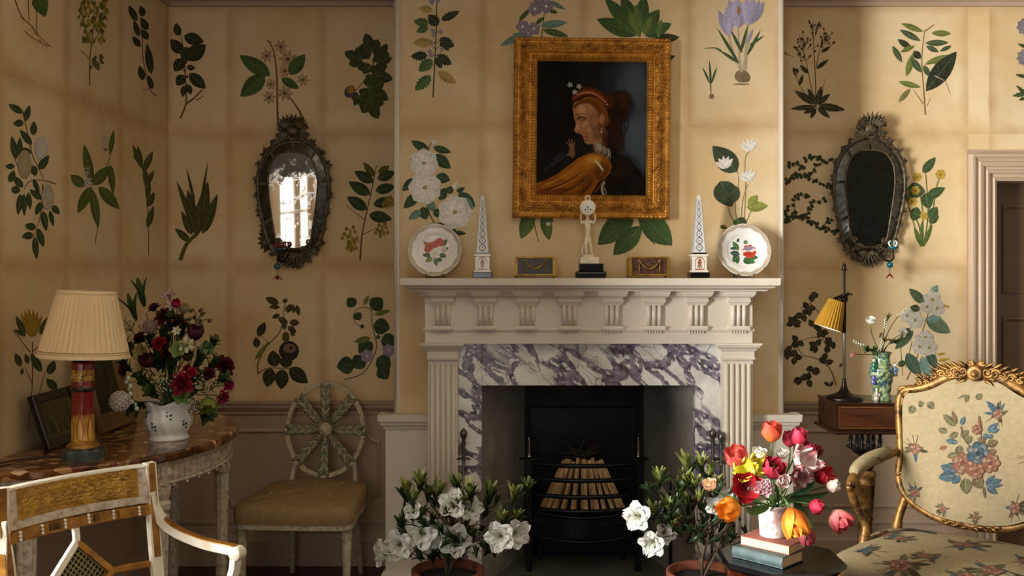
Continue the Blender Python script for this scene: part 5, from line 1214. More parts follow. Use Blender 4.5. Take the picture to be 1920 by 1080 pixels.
# ------------------------------------------------------------------ pictures leaning on the wall
def leaning(name, label, y0, y1, xb, xt, hgt, fw_, mat_frame, pic):
    t = thing(name, label, 'picture', (xb, (y0 + y1) / 2, TZ)); w = (y1 - y0) / 2; lean = atan2(xb - xt, hgt)
    M = Matrix.Rotation(-lean, 3, 'Y'); tf = lambda u, z, h: M @ Vector((h, u, z + .004))
    for a in (((-w, 0), (w, 0), (w - fw_, fw_), (-w + fw_, fw_)), ((-w, hgt), (w, hgt), (w - fw_, hgt - fw_), (-w + fw_, hgt - fw_)), ((-w, 0), (-w, hgt), (-w + fw_, hgt - fw_), (-w + fw_, fw_)), ((w, 0), (w, hgt), (w - fw_, hgt - fw_), (w - fw_, fw_))):
        part('frame_rail', MB().prism(a, -.010, .010, tf), mat_frame, t, .002)
    d = Draw(tf, .001, .00005); pic(d, w - fw_ + .001, fw_ - .001, hgt - fw_ + .001); d.done('print', MAT['paint'], t)
def pic1(d, w, z0, z1):
    d.P([(-w, z0), (w, z0), (w, z1), (-w, z1)], lin('#6a5c3e')); d.P([(-w * .8, z0 + .012), (w * .8, z0 + .012), (w * .8, z1 - .012), (-w * .8, z1 - .012)], lin('#57502f'))
    for k in range(14): x = rnd.uniform(-w * .7, w * .7); d.L(x, z0 + .015, x + rnd.uniform(-.01, .01), z0 + rnd.uniform(.04, .08), .012, lin(rnd.choice(('#3c3a1e', '#5e3a20', '#6f6a3a'))))
def pic2(d, w, z0, z1):
    d.P([(-w, z0), (w, z0), (w, z1), (-w, z1)], lin('#7d6036')); d.P([(-w * .85, z0 + .05), (w * .55, z0 + .05), (w * .55, z1 - .02), (-w * .85, z1 - .02)], lin('#2c2a18'))
    for k in range(16): x = rnd.uniform(-w * .7, w * .3); z = rnd.uniform(z0 + .07, z1 - .08); d.L(x, z, x + .02, z + .05, .02, lin(rnd.choice(('#1c1c10', '#3e3a20', '#33321c'))))
leaning('black_framed_print', 'small print in a black frame leaning on the wall behind the lamp', 3.29, 3.585, -1.622, XL + .04, .195, .030, MAT['black'], pic1)
leaning('wood_framed_picture', 'dark picture in a brown wood frame leaning on the wall behind the flowers', 3.63, 3.95, -1.585, XL + .055, .33, .018, MAT['tan'], pic2)

# ================================================================== wheel back chair
wc = thing('wheel_back_chair', 'pale painted side chair with oval wheel back and ochre silk seat', 'chair', (-.945, 4.24, 0), R(-3))
yb_ = .27
def tilt_y(z): return yb_ + (z - .42) * .10
ow, oh, oz_ = .180, .212, .685
ring = lambda s, off=0: [(ow * s * cos(2 * pi * k / 72), tilt_y(oz_ + oh * s * sin(2 * pi * k / 72)) + off, oz_ + oh * s * sin(2 * pi * k / 72)) for k in range(72)]
part('back_hoop', MB().tube(ring(1), .0095, 10, closed=True, flat=(1, 1)), MAT['chairpaint'], wc)
part('hoop_bead', MB().tube(ring(1.035, -.005), .005, 8, closed=True), MAT['chairpaint'], wc); part('hoop_bead', MB().tube(ring(.965, -.005), .004, 8, closed=True), MAT['chairpaint'], wc)
WG, WCm = lin('#8f9274'), lin('#bdae8c')
for k in range(8):
    a = pi / 2 + k * pi / 4; L_ = .93; q = MB(); dx, dz = ow * cos(a), oh * sin(a)
    P0 = Vector((dx * .17, tilt_y(oz_ + dz * .17), oz_ + dz * .17)); P1 = Vector((dx * L_, tilt_y(oz_ + dz * L_), oz_ + dz * L_)); ax = P1 - P0
    q.col = WCm; q.tube([P0 + ax * (i / 6) for i in range(7)], [.006 + .006 * i / 6 for i in range(7)], 6)
    sp = part('spoke', q, MAT['leaf'], wc); u = ax.normalized(); sd = u.cross(Vector((0, 1, 0))).normalized(); nm = Vector((0, -1, 0))
    for i in range(7):
        t_ = .08 + i * .13
        for sg in (-1, 1):
            q = MB(); q.col = WG if i % 2 == 0 else WCm; blade(q, P0 + ax * t_ + nm * .008, u * 1.0 + sd * sg * (.55), nm, .040 + .012 * t_, .020 + .008 * t_, .12, 4); part('carved_leaf', q, MAT['leaf'], sp)
part('hub', MB().lathe([(0, .026), (.010, .024), (.014, .018), (.024, .016), (.032, .006), (.033, -.006), (0, -.008)], 24, (0, tilt_y(oz_), oz_), (0, -1, 0), mod=lambda th, i: 1 + .08 * cos(10 * th)), MAT['chairpaint'], wc)
for sx in (-1, 1):
    part('back_post', MB().tube(spline([(sx * .150, yb_ - .02, .40), (sx * .150, yb_ + .0, .47), (sx * .138, tilt_y(.54), .545)], 5), [.014] * 5 + [.011] * 6, 8), MAT['chairpaint'], wc)
    part('rear_leg', MB().tube(spline([(sx * .165, yb_ + .05, 0), (sx * .155, yb_ + .01, .22), (sx * .150, yb_ - .02, .40)], 5), [.012, .0125, .013, .0135, .014, .015, .0155, .016, .017, .018, .018], 8), MAT['chairpaint'], wc)
    part('front_leg', MB().lathe([(.010, 0), (.013, .01), (.012, .03), (.019, .26), (.022, .30), (.017, .31), (.023, .325), (.023, .375)], 16, (sx * .222, -.212, 0)), MAT['chairpaint'], wc)
so = [(-.245, -.235), (-.12, -.265), (.12, -.265), (.245, -.235), (.235, -.05), (.185, .245), (-.185, .245), (-.235, -.05)]
so = [(p.x, p.y) for p in spline([(x, y, 0) for x, y in so], 5, True)]
part('seat_rail', MB().prism([(x * .985, y * .985) for x, y in so], .362, .385, lambda x, y, h: (x, y, h)), MAT['chairpaint'], wc)
q = MB(); nso = len(so)
def seat_f(u, v):
    i = int(round(v * nso)) % nso; x, y = so[i]
    st = [(1.0, .383), (1.012, .40), (1.018, .425), (1.0, .448), (.96, .458), (.85, .466), (.6, .474), (.3, .478), (0.001, .478)]
    s_, z = st[int(round(u * 8))]; 
    return (x * s_, y * s_, z - (.010 if s_ < .9 and abs(sin(x * s_ * 24) * sin((y * s_ + .02) * 24)) > .85 else 0))
q.grid(seat_f, 8, nso, cv=True); st_ = part('seat_cushion', q, MAT['silk'], wc)
for bx_, by_ in ((-.12, .12), (.0, .14), (.12, .12), (-.06, .0), (.08, .01), (-.14, -.08), (.12, -.1), (0, -.12)):
    part('tuft_button', MB().ball((bx_, by_, .474), (.012, .012, .006), 6, 10), MAT['silk'], st_)

# ================================================================== painted armchair in front of the table
ac = thing('painted_armchair', 'cream and gold painted armchair with diamond cane back in the foreground', 'chair', (-1.215, 2.640, 0), R(51.5))
hw_ = .195
def cv(x): return .045 * (1 - (x / hw_) ** 2)        # curved back: middle sits further back
def zc(x): return 0
def strip(x0, x1, z0, z1, d0, d1, n=14):
    q = MB(); vs = []
    for i in range(n + 1):
        x = x0 + (x1 - x0) * i / n; zz = .004 * (1 - (x / hw_) ** 2)
        vs += [(x, cv(x) - d1, z0 - zz), (x, cv(x) - d1, z1 - zz), (x, cv(x) - d0, z1 - zz), (x, cv(x) - d0, z0 - zz)]
    fs = []
    for i in range(n):
        a = 4 * i
        for k in range(4): fs.append((a + k, a + (k + 1) % 4, a + 4 + (k + 1) % 4, a + 4 + k))
    q.add(vs, fs + [(3, 2, 1, 0), tuple(4 * n + k for k in range(4))]); return q
part('crest_rail', strip(-hw_, hw_, .772, .876, -.014, .010), MAT['wornpaint'], ac, .002)
cp_ = part('crest_border', strip(-hw_ - .002, hw_ + .002, .874, .880, -.014, .014), MAT['creampaint'], ac)
def scroll_panel(u, v):
    x = -.168 + .336 * u; z = .792 + .083 * v; k = .0028 * sin(x * 420 + 3 * sin(z * 320)) * sin(z * 430 + 2.5 * sin(x * 200)); e = min(1, 12 * min(u, 1 - u, v, 1 - v))
    return (x, cv(x) - .011 - k * e - .001 * e, z)
part('gold_scroll_panel', MB().grid(scroll_panel, 150, 36), MAT['filigree'], ac)
part('lower_rail', strip(-hw_, hw_, .738, .768, -.012, .010), MAT['goldpaint'], ac, .002)
for k in range(6):
    x = -.165 + k * .066
    for j in range(3): part('bead', MB().ball((x, cv(x) - .012, .7435 + j * .0092), .0046, 5, 8), MAT['creampaint'], ac)
    if k < 5:
        x2 = x + .033; q = MB().box(x2 - .020, x2 + .020, cv(x2) - .0125, cv(x2) - .008, .743, .763); part('fluted_block', q, MAT['gilt_dark'] if k % 2 else MAT['goldpaint'], ac)
def barf(name, pts, w, d, m1, up=(0, 1, 0)):
    q = MB(); P = [Vector(p) for p in pts]; vs = []; n = len(P)
    for i, p in enumerate(P):
        t_ = (P[min(n - 1, i + 1)] - P[max(0, i - 1)]).normalized(); s_ = t_.cross(Vector(up)).normalized(); nn = s_.cross(t_).normalized()
        vs += [p + s_ * w + nn * d, p - s_ * w + nn * d, p - s_ * w - nn * d, p + s_ * w - nn * d]
    fs = []
    for i in range(n - 1):
        a = 4 * i
        for k in range(4): fs.append((a + k, a + (k + 1) % 4, a + 4 + (k + 1) % 4, a + 4 + k))
    q.add(vs, fs + [(3, 2, 1, 0), tuple(4 * (n - 1) + k for k in range(4))]); return part(name, q, m1, ac, .002)
for sx in (-1, 1):
    pp = spline([(sx * .206, -.002, .883), (sx * .208, .004, .79), (sx * .203, .0, .69), (sx * .200, -.006, .57), (sx * .200, -.012, .43)], 5)
    barf('back_post', pp, .016, .011, MAT['creampaint'])
    barf('post_gilding', [p + Vector((0, -.0115, 0)) for p in pp[:14]], .010, .0015, MAT['goldpaint'])
    am = spline([(sx * .208, -.012, .800), (sx * .214, -.022, .745), (sx * .236, -.07, .695), (sx * .272, -.165, .664), (sx * .300, -.25, .655), (sx * .306, -.282, .654)], 6)
    barf('arm_rail', am, .014, .012, MAT['creampaint'], (0, 0, 1))
    barf('arm_gilding', [p + Vector((0, 0, .0135)) for p in am], .0125, .002, MAT['goldpaint'], (0, 0, 1))
    part('arm_scroll', MB().lathe([(0, -.017), (.018, -.017), (.020, -.012), (.020, .012), (.018, .017), (0, .017)], 20, (sx * .308, -.285, .648), (1, .3, 0)), MAT['creampaint'], ac)
    part('scroll_rosette', MB().lathe([(.008, 0), (.006, .004), (0, .005)], 10, Vector((sx * .308, -.285, .648)) + Vector((.96, .29, 0)) * (.016), (1, .3, 0)), MAT['redbook'], ac)
    barf('arm_support', spline([(sx * .306, -.28, .640), (sx * .302, -.27, .58), (sx * .27, -.25, .50), (sx * .245, -.24, .43)], 5), .012, .012, MAT['creampaint'])
    part('front_leg', MB().lathe([(.010, 0), (.014, .02), (.020, .36), (.026, .37), (.026, .43)], 14, (sx * .24, -.40, 0)), MAT['creampaint'], ac)
    part('rear_leg', MB().tube(spline([(sx * .215, .06, 0), (sx * .222, .0, .22), (sx * .224, -.012, .44)], 5), .016, 8), MAT['creampaint'], ac)
part('seat_frame', MB().prism([(-.262, -.42), (.262, -.42), (.235, .0), (-.235, .0)], .39, .43, lambda x, y, h: (x, y, h)), MAT['creampaint'], ac, .004)
part('seat_cushion', MB().grid(lambda u, v: ((-.255 + .51 * u) * (1 - .09 * v), -.415 + .405 * v, .432 + .045 * (sin(pi * u) * sin(pi * v)) ** .35), 16, 16), MAT['silk'], ac)
BACK = ('crest_rail', 'crest_border', 'gold_scroll_panel', 'lower_rail', 'bead', 'fluted_block', 'back_post', 'post_gilding', 'diamond_rail', 'stay', 'cane_weave', 'cane_backing')
# diamond splat
dzc, dw, dh = .600, .088, .096
Dm = [Vector((0, cv(0) + .0, dzc + dh)), Vector((dw, cv(dw), dzc)), Vector((0, cv(0), dzc - dh)), Vector((-dw, cv(-dw), dzc))]
for i in range(4): barf('diamond_rail', [Dm[i], (Dm[i] + Dm[(i + 1) % 4]) / 2, Dm[(i + 1) % 4]], .0085, .008, MAT['creampaint'] if i in (3,) else MAT['goldpaint'])
barf('stay', [Dm[0], (0, cv(0), .742)], .008, .008, MAT['creampaint']); barf('stay', [Dm[2], (0, cv(0) - .01, .44)], .008, .008, MAT['creampaint'])
for sx, i in ((1, 1), (-1, 3)): barf('stay', [Dm[i], (sx * .200, .0, dzc + .002)], .008, .007, MAT['goldpaint'])
q = MB(); nn_ = 11
for k in range(1, nn_):
    f = k / nn_; a = Dm[3].lerp(Dm[0], f); b_ = Dm[2].lerp(Dm[1], f); q.tube([a, b_], .0018, 4); a = Dm[0].lerp(Dm[1], f); b_ = Dm[3].lerp(Dm[2], f); q.tube([a, b_], .0018, 4)
o = part('cane_weave', q, MAT['cane'], ac); o['kind'] = 'stuff'
part('cane_backing', MB().add([v + Vector((0, .006, 0)) for v in Dm], [(0, 1, 2, 3)]), plain('dark_green_backing', '#3a3c26', .8), ac)

for o in ac.children:      # the whole back rakes
    if o.name.split('.')[0] in BACK:
        for v in o.data.vertices: v.co.y += (v.co.z - .88) * .16
# ================================================================== gilt fauteuil
fa = thing('gilt_fauteuil', 'carved giltwood armchair upholstered in cream floral tapestry', 'chair', (1.63, 3.5, 0), R(-38))
def ty(z): return (z - .47) * .16
half = [(0, .508), (.10, .516), (.18, .545), (.238, .590), (.262, .650), (.258, .72), (.264, .80), (.272, .88), (.274, .935), (.258, .972), (.215, .982), (.16, 1.000), (.10, 1.034), (.05, 1.052), (0, 1.056)]
HP = [(x, z, 0) for x, z in half]; LOOP = [(p.x, p.y) for p in spline(HP + [(-x, z, 0) for x, z, _ in HP[-2:0:-1]], 5, True)]
nl = len(LOOP)
q = MB().tube([(x, ty(z), z) for x, z in LOOP], .020, 12, closed=True, flat=(1, .85), disp=lambda u, th: (1 + .95 * math.exp(-((u - .5) / .10) ** 2)) * (1 + (.09 * sin(u * 420 + 3 * sin(th * 2)) * sin(th * 3 + u * 90) if (u < .06 or u > .94 or .26 < u < .74) else .03 * sin(u * 300))))
part('back_frame', q, MAT['gilt_dark'], fa)
part('inner_gilt_lip', MB().tube([(x * .915, ty(z) - .012, .77 + (z - .77) * .925) for x, z in LOOP], .005, 8, closed=True), MAT['tapestry'], fa)
def inside_y(x, z):  # domed back panel
    ex = max(0, 1 - (abs(x) / .262) ** 4); ez = max(0, 1 - (abs(z - .78) / .268) ** 4); return ty(z) - .008 - .040 * sqrt(max(0, ex * ez))
q = MB(); cx_, cz_ = 0, .78
def pan(u, v):
    i = int(round(v * nl)) % nl; x, z = LOOP[i]; x *= .945 * (1 - u); z = cz_ + (z - cz_) * .955 * (1 - u); return (x, inside_y(x, z), z)
q.grid(pan, 14, nl, cv=True); part('back_upholstery', q, MAT['tapestry'], fa)
part('back_lining', MB().prism([(x * .96, .78 + (z - .78) * .96) for x, z in LOOP], -.02, -.012, lambda x, z, h: (x, ty(z) - h, z)), MAT['tapestry'], fa)
# crest carving
q = MB(); nrm = Vector((0, -1, 0))
zt = lambda x: 1.056 - 1.2 * x * x if abs(x) < .17 else 1.0
yo = lambda x: .014 + .024 * math.exp(-(x / .10) ** 2)
q.lathe([(0, .020), (.012, .018), (.018, .010), (.024, .014), (.030, .004), (.030, -.02)], 20, (0, ty(1.062) - yo(0), 1.060), nrm)
for sx in (-1, 1):
    for i in range(7):
        x = sx * (.042 + i * .026); z = zt(x) + .004; sc_ = 1.25 if i < 4 else 1
        s_ = spiral((x, ty(z) - yo(x) - .004, z + .006), (.015 - .001 * i) * sc_, 1.5, .006 * sc_, Vector((sx, 0, 0)), Vector((0, 0, 1)), sgn=1 if i % 2 else -1); q.tube(s_[0], s_[1], 7)
        for j in range(5): blade(q, (x - sx * .01, ty(z) - yo(x), z + .012 * (j - 2)), (sx, 0, -.5 + .28 * j), nrm, .032 * sc_, .016, .10)
    for j in range(5): blade(q, (sx * .008, ty(1.09) - yo(0) * .6, 1.082 + .003 * (j % 2)), (sx * (.25 + .35 * j), 0, .75 - .18 * j), nrm, .030, .020, .12)
    for j in range(5): blade(q, (sx * .262, ty(.95) - .012, .955), (sx * (-.8 + .4 * j), 0, .6 - .45 * j), nrm, .04, .018, .2)
    s_ = spiral((sx * .258, ty(.975) - .012, .972), .018, 1.4, .007, Vector((sx, 0, 0)), Vector((0, 0, 1)), sgn=1); q.tube(s_[0], s_[1], 7)
part('crest_carving', q, MAT['gilt_dark'], fa)
q = MB()
for i in range(6):
    for sx in (-1, 1): x = sx * (.008 + i * .014); blade(q, (x, ty(.505) - .018, .508 + .002 * i), (sx, 0, .2 if i % 2 else -.3), nrm, .026, .016, .25)
part('bottom_carving', q, MAT['gilt_dark'], fa)
for sx in (-1, 1):
    s_ = spiral((sx * .248, ty(.64) - .014, .655), .016, 1.3, .006, Vector((sx, 0, 0)), Vector((0, 0, 1)), sgn=1); part('stile_scroll', MB().tube(s_[0], s_[1], 7), MAT['gilt_dark'], fa)
    part('stile_support', MB().tube(spline([(sx * .250, .01, .40), (sx * .262, .0, .47), (sx * .240, ty(.56), .565), (sx * .225, ty(.58), .585)], 5), [.020] * 6 + [.016] * 10, 8), MAT['gilt_dark'], fa)
    arm = spline([(sx * .268, ty(.745), .745), (sx * .290, -.10, .735), (sx * .318, -.20, .715), (sx * .330, -.285, .690), (sx * .326, -.325, .668)], 6)
    part('arm_rail', MB().tube(arm, [.014] * 14 + [.017] * 11, 10), MAT['gilt_dark'], fa)
    s_ = spiral((sx * .326, -.325, .672), .020, 1.2, .011, Vector((0, -1, 0)), Vector((0, 0, 1)), sgn=-1); part('arm_scroll', MB().tube(s_[0], s_[1], 8), MAT['gilt_dark'], fa)
    padp = [p + Vector((0, 0, .020)) for p in arm[4:19]]
    n_ = len(padp); part('arm_pad', MB().tube(padp, [.028 * sin(pi * (.12 + .76 * i / (n_ - 1))) ** .5 for i in range(n_)], 12, flat=(1, .85)), MAT['tapestry'], fa)
    part('arm_support', MB().tube(spline([(sx * .328, -.318, .660), (sx * .322, -.290, .60), (sx * .300, -.25, .52), (sx * .300, -.27, .44), (sx * .300, -.27, .40)], 6), [.016] * 6 + [.014] * 8 + [.018] * 11, 10), MAT['gilt_dark'], fa)
    for yy, fr in ((-.50, 1), (.0, 0)):
        xx = sx * (.29 if fr else .245); pl = spline([(xx, yy, .41), (xx + sx * .012, yy - .02 * fr, .30), (xx - sx * .004, yy + .0, .14), (xx + sx * .01, yy - .02 * fr + .03 * (1 - fr), .02), (xx + sx * .012, yy - .02 * fr + .03 * (1 - fr), 0)], 5)
        part('leg', MB().tube(pl, [.034 - .0009 * i for i in range(len(pl))], 10), MAT['gilt_dark'], fa)
sp_ = [(-.325, -.50), (-.16, -.545), (0, -.55), (.16, -.545), (.325, -.50), (.325, -.30), (.265, .02), (-.265, .02), (-.325, -.30)]
sp_ = [(p.x, p.y) for p in spline([(x, y, 0) for x, y in sp_], 6, True)]; ns_ = len(sp_)
part('seat_rail', MB().prism([(x * .99, -.26 + (y + .26) * .99) for x, y in sp_], .335, .405, lambda x, y, h: (x, y, h)), MAT['gilt_dark'], fa, .008)
seat_st = [(1.0, .400), (1.012, .415), (1.008, .436), (.975, .452), (.9, .464), (.75, .476), (.5, .486), (.25, .490), (.001, .491)]
def seat_z(x, y):
    b_ = 1e9
    rr_ = max(abs(x) / .325, abs(y + .26) / .29)
    for (s0, z0), (s1, z1) in zip(seat_st[3:], seat_st[4:]):
        if s1 <= rr_ <= s0: return z1 + (z0 - z1) * (rr_ - s1) / (s0 - s1)
    return .452 if rr_ > .9 else .491
q = MB().grid(lambda u, v: (lambda p, s: (p[0] * s[0], -.26 + (p[1] + .26) * s[0], s[1]))(sp_[int(round(v * ns_)) % ns_], seat_st[int(round(u * 8))]), 8, ns_, cv=True)
seat_up = part('seat_upholstery', q, MAT['tapestry'], fa)
# woven flowers
TBL, TBR, TRO, TGR, TDK = lin('#465860'), lin('#66563f'), lin('#855a48'), lin('#625c42'), lin('#443c2c')
def rose(d, x, y, r, c):
    lt = mix(c, lin('#b8a888'), .45)
    for k in range(7): a = k * .9; d.B(x + r * .62 * cos(a), y + r * .62 * sin(a), r * .46, c if k % 2 else lt, r * .40, a, n=10, edge=mul(c, .7))
    for k in range(5): a = k * 1.26 + .4; d.B(x + r * .34 * cos(a), y + r * .34 * sin(a), r * .34, lt if k % 2 else c, r * .28, a, n=10, edge=mul(c, .75))
    d.B(x, y, r * .24, mul(c, .62), n=8)
def posy(d, x, y, s, seed, big=False):
    g = random.Random(seed)
    for k in range(12):
        a = g.uniform(0, 2 * pi); l = s * g.uniform(.6, 1.35); d.L(x + .3 * s * cos(a), y + .3 * s * sin(a), x + l * cos(a), y + l * sin(a), s * .28, g.choice((TGR, TBR, TBL, TGR, TDK)), .8)
    for k in range(4): a = g.uniform(0, 6.3); d.S([(x, y), (x + s * 1.2 * cos(a), y + s * 1.2 * sin(a))], s * .06, TBR)
    rose(d, x, y, s * .45, g.choice((TRO, TBL, TRO)))
def mback(px, py, h):
    k = (px - CX) / F; x = (3.5 * k - 1.63) / (.788 + .6157 * k); z = H - (py - CY) * (3.5 - .6157 * x) / F; return (x, inside_y(x, z) - .0012 - h, z)
d = Draw(mback, 0, .00004)
for a in ((1790, 800, 1765, 778, 14, TGR), (1775, 810, 1757, 806, 12, TGR), (1792, 796, 1782, 772, 9, TBR), (1800, 798, 1806, 782, 10, TBL), (1795, 812, 1778, 822, 12, TGR), (1800, 820, 1815, 808, 14, TGR), (1808, 828, 1822, 820, 16, TGR), (1800, 835, 1796, 858, 16, TGR), (1795, 830, 1772, 826, 10, TBL), (1775, 838, 1760, 842, 8, TRO), (1835, 812, 1822, 800, 12, TRO), (1838, 812, 1832, 780, 8, TRO), (1850, 812, 1868, 794, 12, TBL), (1856, 810, 1872, 806, 10, TBL), (1852, 816, 1860, 822, 10, TBL), (1842, 818, 1852, 820, 12, TBL), (1835, 832, 1845, 820, 16, TBR), (1850, 835, 1870, 828, 16, TBR), (1852, 850, 1868, 845, 14, TBR), (1795, 852, 1776, 856, 12, TGR), (1795, 885, 1765, 872, 18, TBL), (1792, 890, 1762, 894, 20, TBL), (1800, 890, 1788, 905, 16, TBL), (1802, 880, 1778, 868, 14, TBL), (1812, 895, 1815, 924, 22, TGR), (1830, 892, 1842, 914, 22, TBR), (1850, 905, 1880, 898, 12, TBL), (1850, 908, 1882, 908, 10, TBL), (1852, 910, 1872, 924, 12, TBL), (1850, 906, 1866, 890, 9, TBL), (1846, 910, 1850, 932, 5, TBR)): d.L(*a)
d.S([(1800, 800), (1806, 822), (1824, 845), (1838, 870)], 2.2, TBR); d.S([(1834, 782), (1838, 812), (1840, 840)], 1.8, TBR)
rose(d, 1806, 868, 20, TRO); rose(d, 1834, 850, 21, TBL); rose(d, 1858, 868, 17, mul(TRO, 1.05)); rose(d, 1832, 882, 15, TRO); rose(d, 1830, 806, 9, TRO)
d.done('woven_bouquet', MAT['wool'], fa)
for x, y, s in ((1715, 842, 22), (1718, 922, 18), (1868, 778, 20), (1905, 950, 22), (1935, 860, 24), (1770, 952, 14), (1832, 968, 12)):
    d = Draw(mback, 0, .00004); posy(d, x, y, s, int(x)); d.done('woven_posy', MAT['wool'], fa)
d = Draw(mback, 0, .00004)
d.done('woven_leaf', MAT['wool'], fa) if d.v else None
for a in ((1708, 762, 1702, 778, 16), (1716, 760, 1728, 758, 12), (1735, 756, 1748, 768, 14), (1810, 742, 1806, 757, 10), (1828, 740, 1834, 752, 14), (1806, 742, 1790, 750, 4)):
    d = Draw(mback, 0, .00004); d.L(*a, TGR); d.done('woven_leaf', MAT['wool'], fa)
d = Draw(mback, 0, .00004)
for k in range(5): a = .2 + k * .35; d.L(1870, 775, 1870 - 26 * cos(a), 775 - 12 + 24 * sin(a - .6), 9, TBL)
d.done('woven_spray', MAT['wool'], fa)
for k, (x, y) in enumerate(((-.25, -.42), (-.05, -.40), (.16, -.42), (-.18, -.24), (.02, -.2), (.22, -.24), (-.14, -.06), (.08, -.07), (-.26, -.18), (.27, -.40), (-.1, -.50), (.1, -.50))): d = Draw(lambda u, v, h: (u, v, seat_z(u, v) + .0015 + h), 0, .00004); posy(d, x, y, .055 if k % 2 else .075, 40 + k); d.done('woven_posy', MAT['wool'], fa)
for sx in (-1, 1):
    d = Draw(lambda u, v, h: (sx * .305 + u, -.17 + v, .758 - u * u * 14 + h - v * v * .6 + v * .10), .0004, .00004); posy(d, 0, 0, .035, 90 + sx); 
    d.done('woven_posy', MAT['wool'], fa)

# ================================================================== work table with drawer
WT = Vector((1.505, 4.23, 0)); wt = thing('work_table', 'mahogany work table with a drawer on a gilded turned pedestal', 'table', WT)
x0, x1, y0, y1 = -.172, .235, -.13, .13
part('top', MB().box(x0, x1, y0, y1, .864, .872), MAT['walnut'], wt, .002)
part('case', MB().box(x0 + .004, x1 - .004, y0 + .004, y1 - .004, .752, .864), MAT['walnut'], wt)
dr = part('drawer_front', MB().box(x0 + .012, x1 - .012, y0 - .002, y0 + .01, .760, .858), m_wood('red_mahogany', '#2a140a', '#4e2a16', .3), wt, .002)
for a in ((x0 + .02, x1 - .02, .852, .854), (x0 + .02, x1 - .02, .764, .766)): part('inlay_line', MB().box(a[0], a[1], y0 - .0028, y0 - .001, a[2], a[3]), MAT['tan'], dr)
part('drawer_knob', MB().lathe([(.004, 0), (.004, .008), (.009, .012), (.008, .018), (0, .02)], 12, (.10, y0 - .002, .81), (0, -1, 0)), MAT['bronze'], dr)
part('lower_ledge', MB().box(x0 - .012, x1 + .012, y0 - .012, y1 + .012, .738, .752), MAT['walnut'], wt, .005)
for sx in (-1, 0, 1):
    for sy in (-1, 1): part('spindle', MB().lathe([(.006, .66), (.010, .664), (.006, .672), (.011, .69), (.006, .71), (.010, .722), (.006, .738)], 10, (sx * .05, sy * .04, 0)), MAT['black'], wt)
part('spindle_plate', MB().box(-.068, .068, -.055, .055, .650, .662), MAT['black'], wt, .003)
part('gallery_top', MB().box(-.068, .068, -.055, .055, .728, .738), MAT['black'], wt, .003)
part('urn', MB().lathe([(.060, .650), (.058, .640), (.030, .625), (.022, .61), (.028, .595), (.040, .58), (.030, .565), (.024, .56)], 24), MAT['black'], wt)
part('pedestal_collar', MB().lathe([(.030, .560), (.044, .552), (.046, .540), (.040, .53), (.042, .50)], 24), MAT['gilt_dark'], wt)
part('pedestal', MB().lathe([(.041, .505), (.036, .40), (.030, .36), (.034, .345), (.028, .335), (.030, .24), (.036, .14), (.045, .12), (.045, .10)], 24, mod=lambda th, i: 1 - .03 * (cos(12 * th) > 0)), MAT['gilt_dark'], wt)
for k in range(3):
    a = 2 * pi * k / 3 - pi / 2; u = Vector((cos(a), sin(a), 0)); part('foot', MB().tube(spline([Vector((0, 0, .14)) + u * .03, Vector((0, 0, .12)) + u * .10, Vector((0, 0, .04)) + u * .18, Vector((0, 0, .016)) + u * .22], 5), [.018] * 10 + [.016] * 6, 8), MAT['walnut'], wt)
# ------------------------------------------------------------------ adjustable desk lamp
DL = Vector((1.409, 4.22, .872)); dl_ = thing('desk_lamp', 'adjustable bronze pole lamp with a mustard pleated shade', 'lamp', DL)
part('base', MB().lathe([(.078, 0), (.080, .005), (.076, .012), (.050, .020), (.026, .030), (.016, .045), (.011, .06), (.008, .085), (.0065, .09)], 32), MAT['bronze'], dl_)
part('pole', MB().lathe([(.006, .085), (.006, .565)], 12), MAT['pewter'], dl_)
part('pole_sleeve', MB().lathe([(.0085, .29), (.0085, .44)], 12), MAT['bronze'], dl_)
part('finial', MB().lathe([(.006, .562), (.014, .566), (.006, .575), (.010, .582), (.004, .592), (0, .60)], 12), MAT['bronze'], dl_)
part('clamp', MB().lathe([(.013, .425), (.016, .432), (.016, .455), (.012, .462)], 14), MAT['bronze'], dl_)
part('arm', MB().tube(spline([(.018, 0, .462), (.0, -.012, .450), (-.03, -.014, .447), (-.058, -.016, .432)], 6), .007, 8), MAT['bronze'], dl_)
part('thumb_screw', MB().tube([(.012, 0, .452), (.024, 0, .462), (.034, 0, .456)], .004, 6), MAT['bronze'], dl_)
part('knob', MB().ball((-.042, -.015, .438), .011), MAT['bronze'], dl_)
M = Matrix.Translation((-.040, -.02, .432)) @ Matrix.Rotation(R(18), 4, 'Y')
q = MB(); npl = 26
q.grid(lambda u, v: M @ Vector((((.034 + .026 * u) * (1 + .05 * sin(2 * pi * v * npl))) * cos(2 * pi * v), ((.034 + .026 * u) * (1 + .05 * sin(2 * pi * v * npl))) * sin(2 * pi * v), -.125 * u)), 8, npl * 6, cv=True)
ds = part('shade', q, MAT['yellowshade'], dl_)
part('shade_lining', MB().grid(lambda u, v: M @ Vector(((.031 + .026 * u) * cos(2 * pi * v), (.031 + .026 * u) * sin(2 * pi * v), -.126 * u)), 4, 40, cv=True), MAT['silver'], ds)
part('shade_cap', MB().lathe([(.035, 0), (.012, .006), (.006, .012)], 20, M @ Vector((0, 0, 0)), M.to_3x3() @ Vector((0, 0, 1))), MAT['bronze'], ds)
part('power_cord', MB().tube(spline([(.06, .03, .003), (.10, .10, .003), (.10, .15, -.02), (.10, .155, -.14), (.13, .16, -.3), (.11, .17, -.868)], 6), .003, 6), MAT['cord'], dl_)
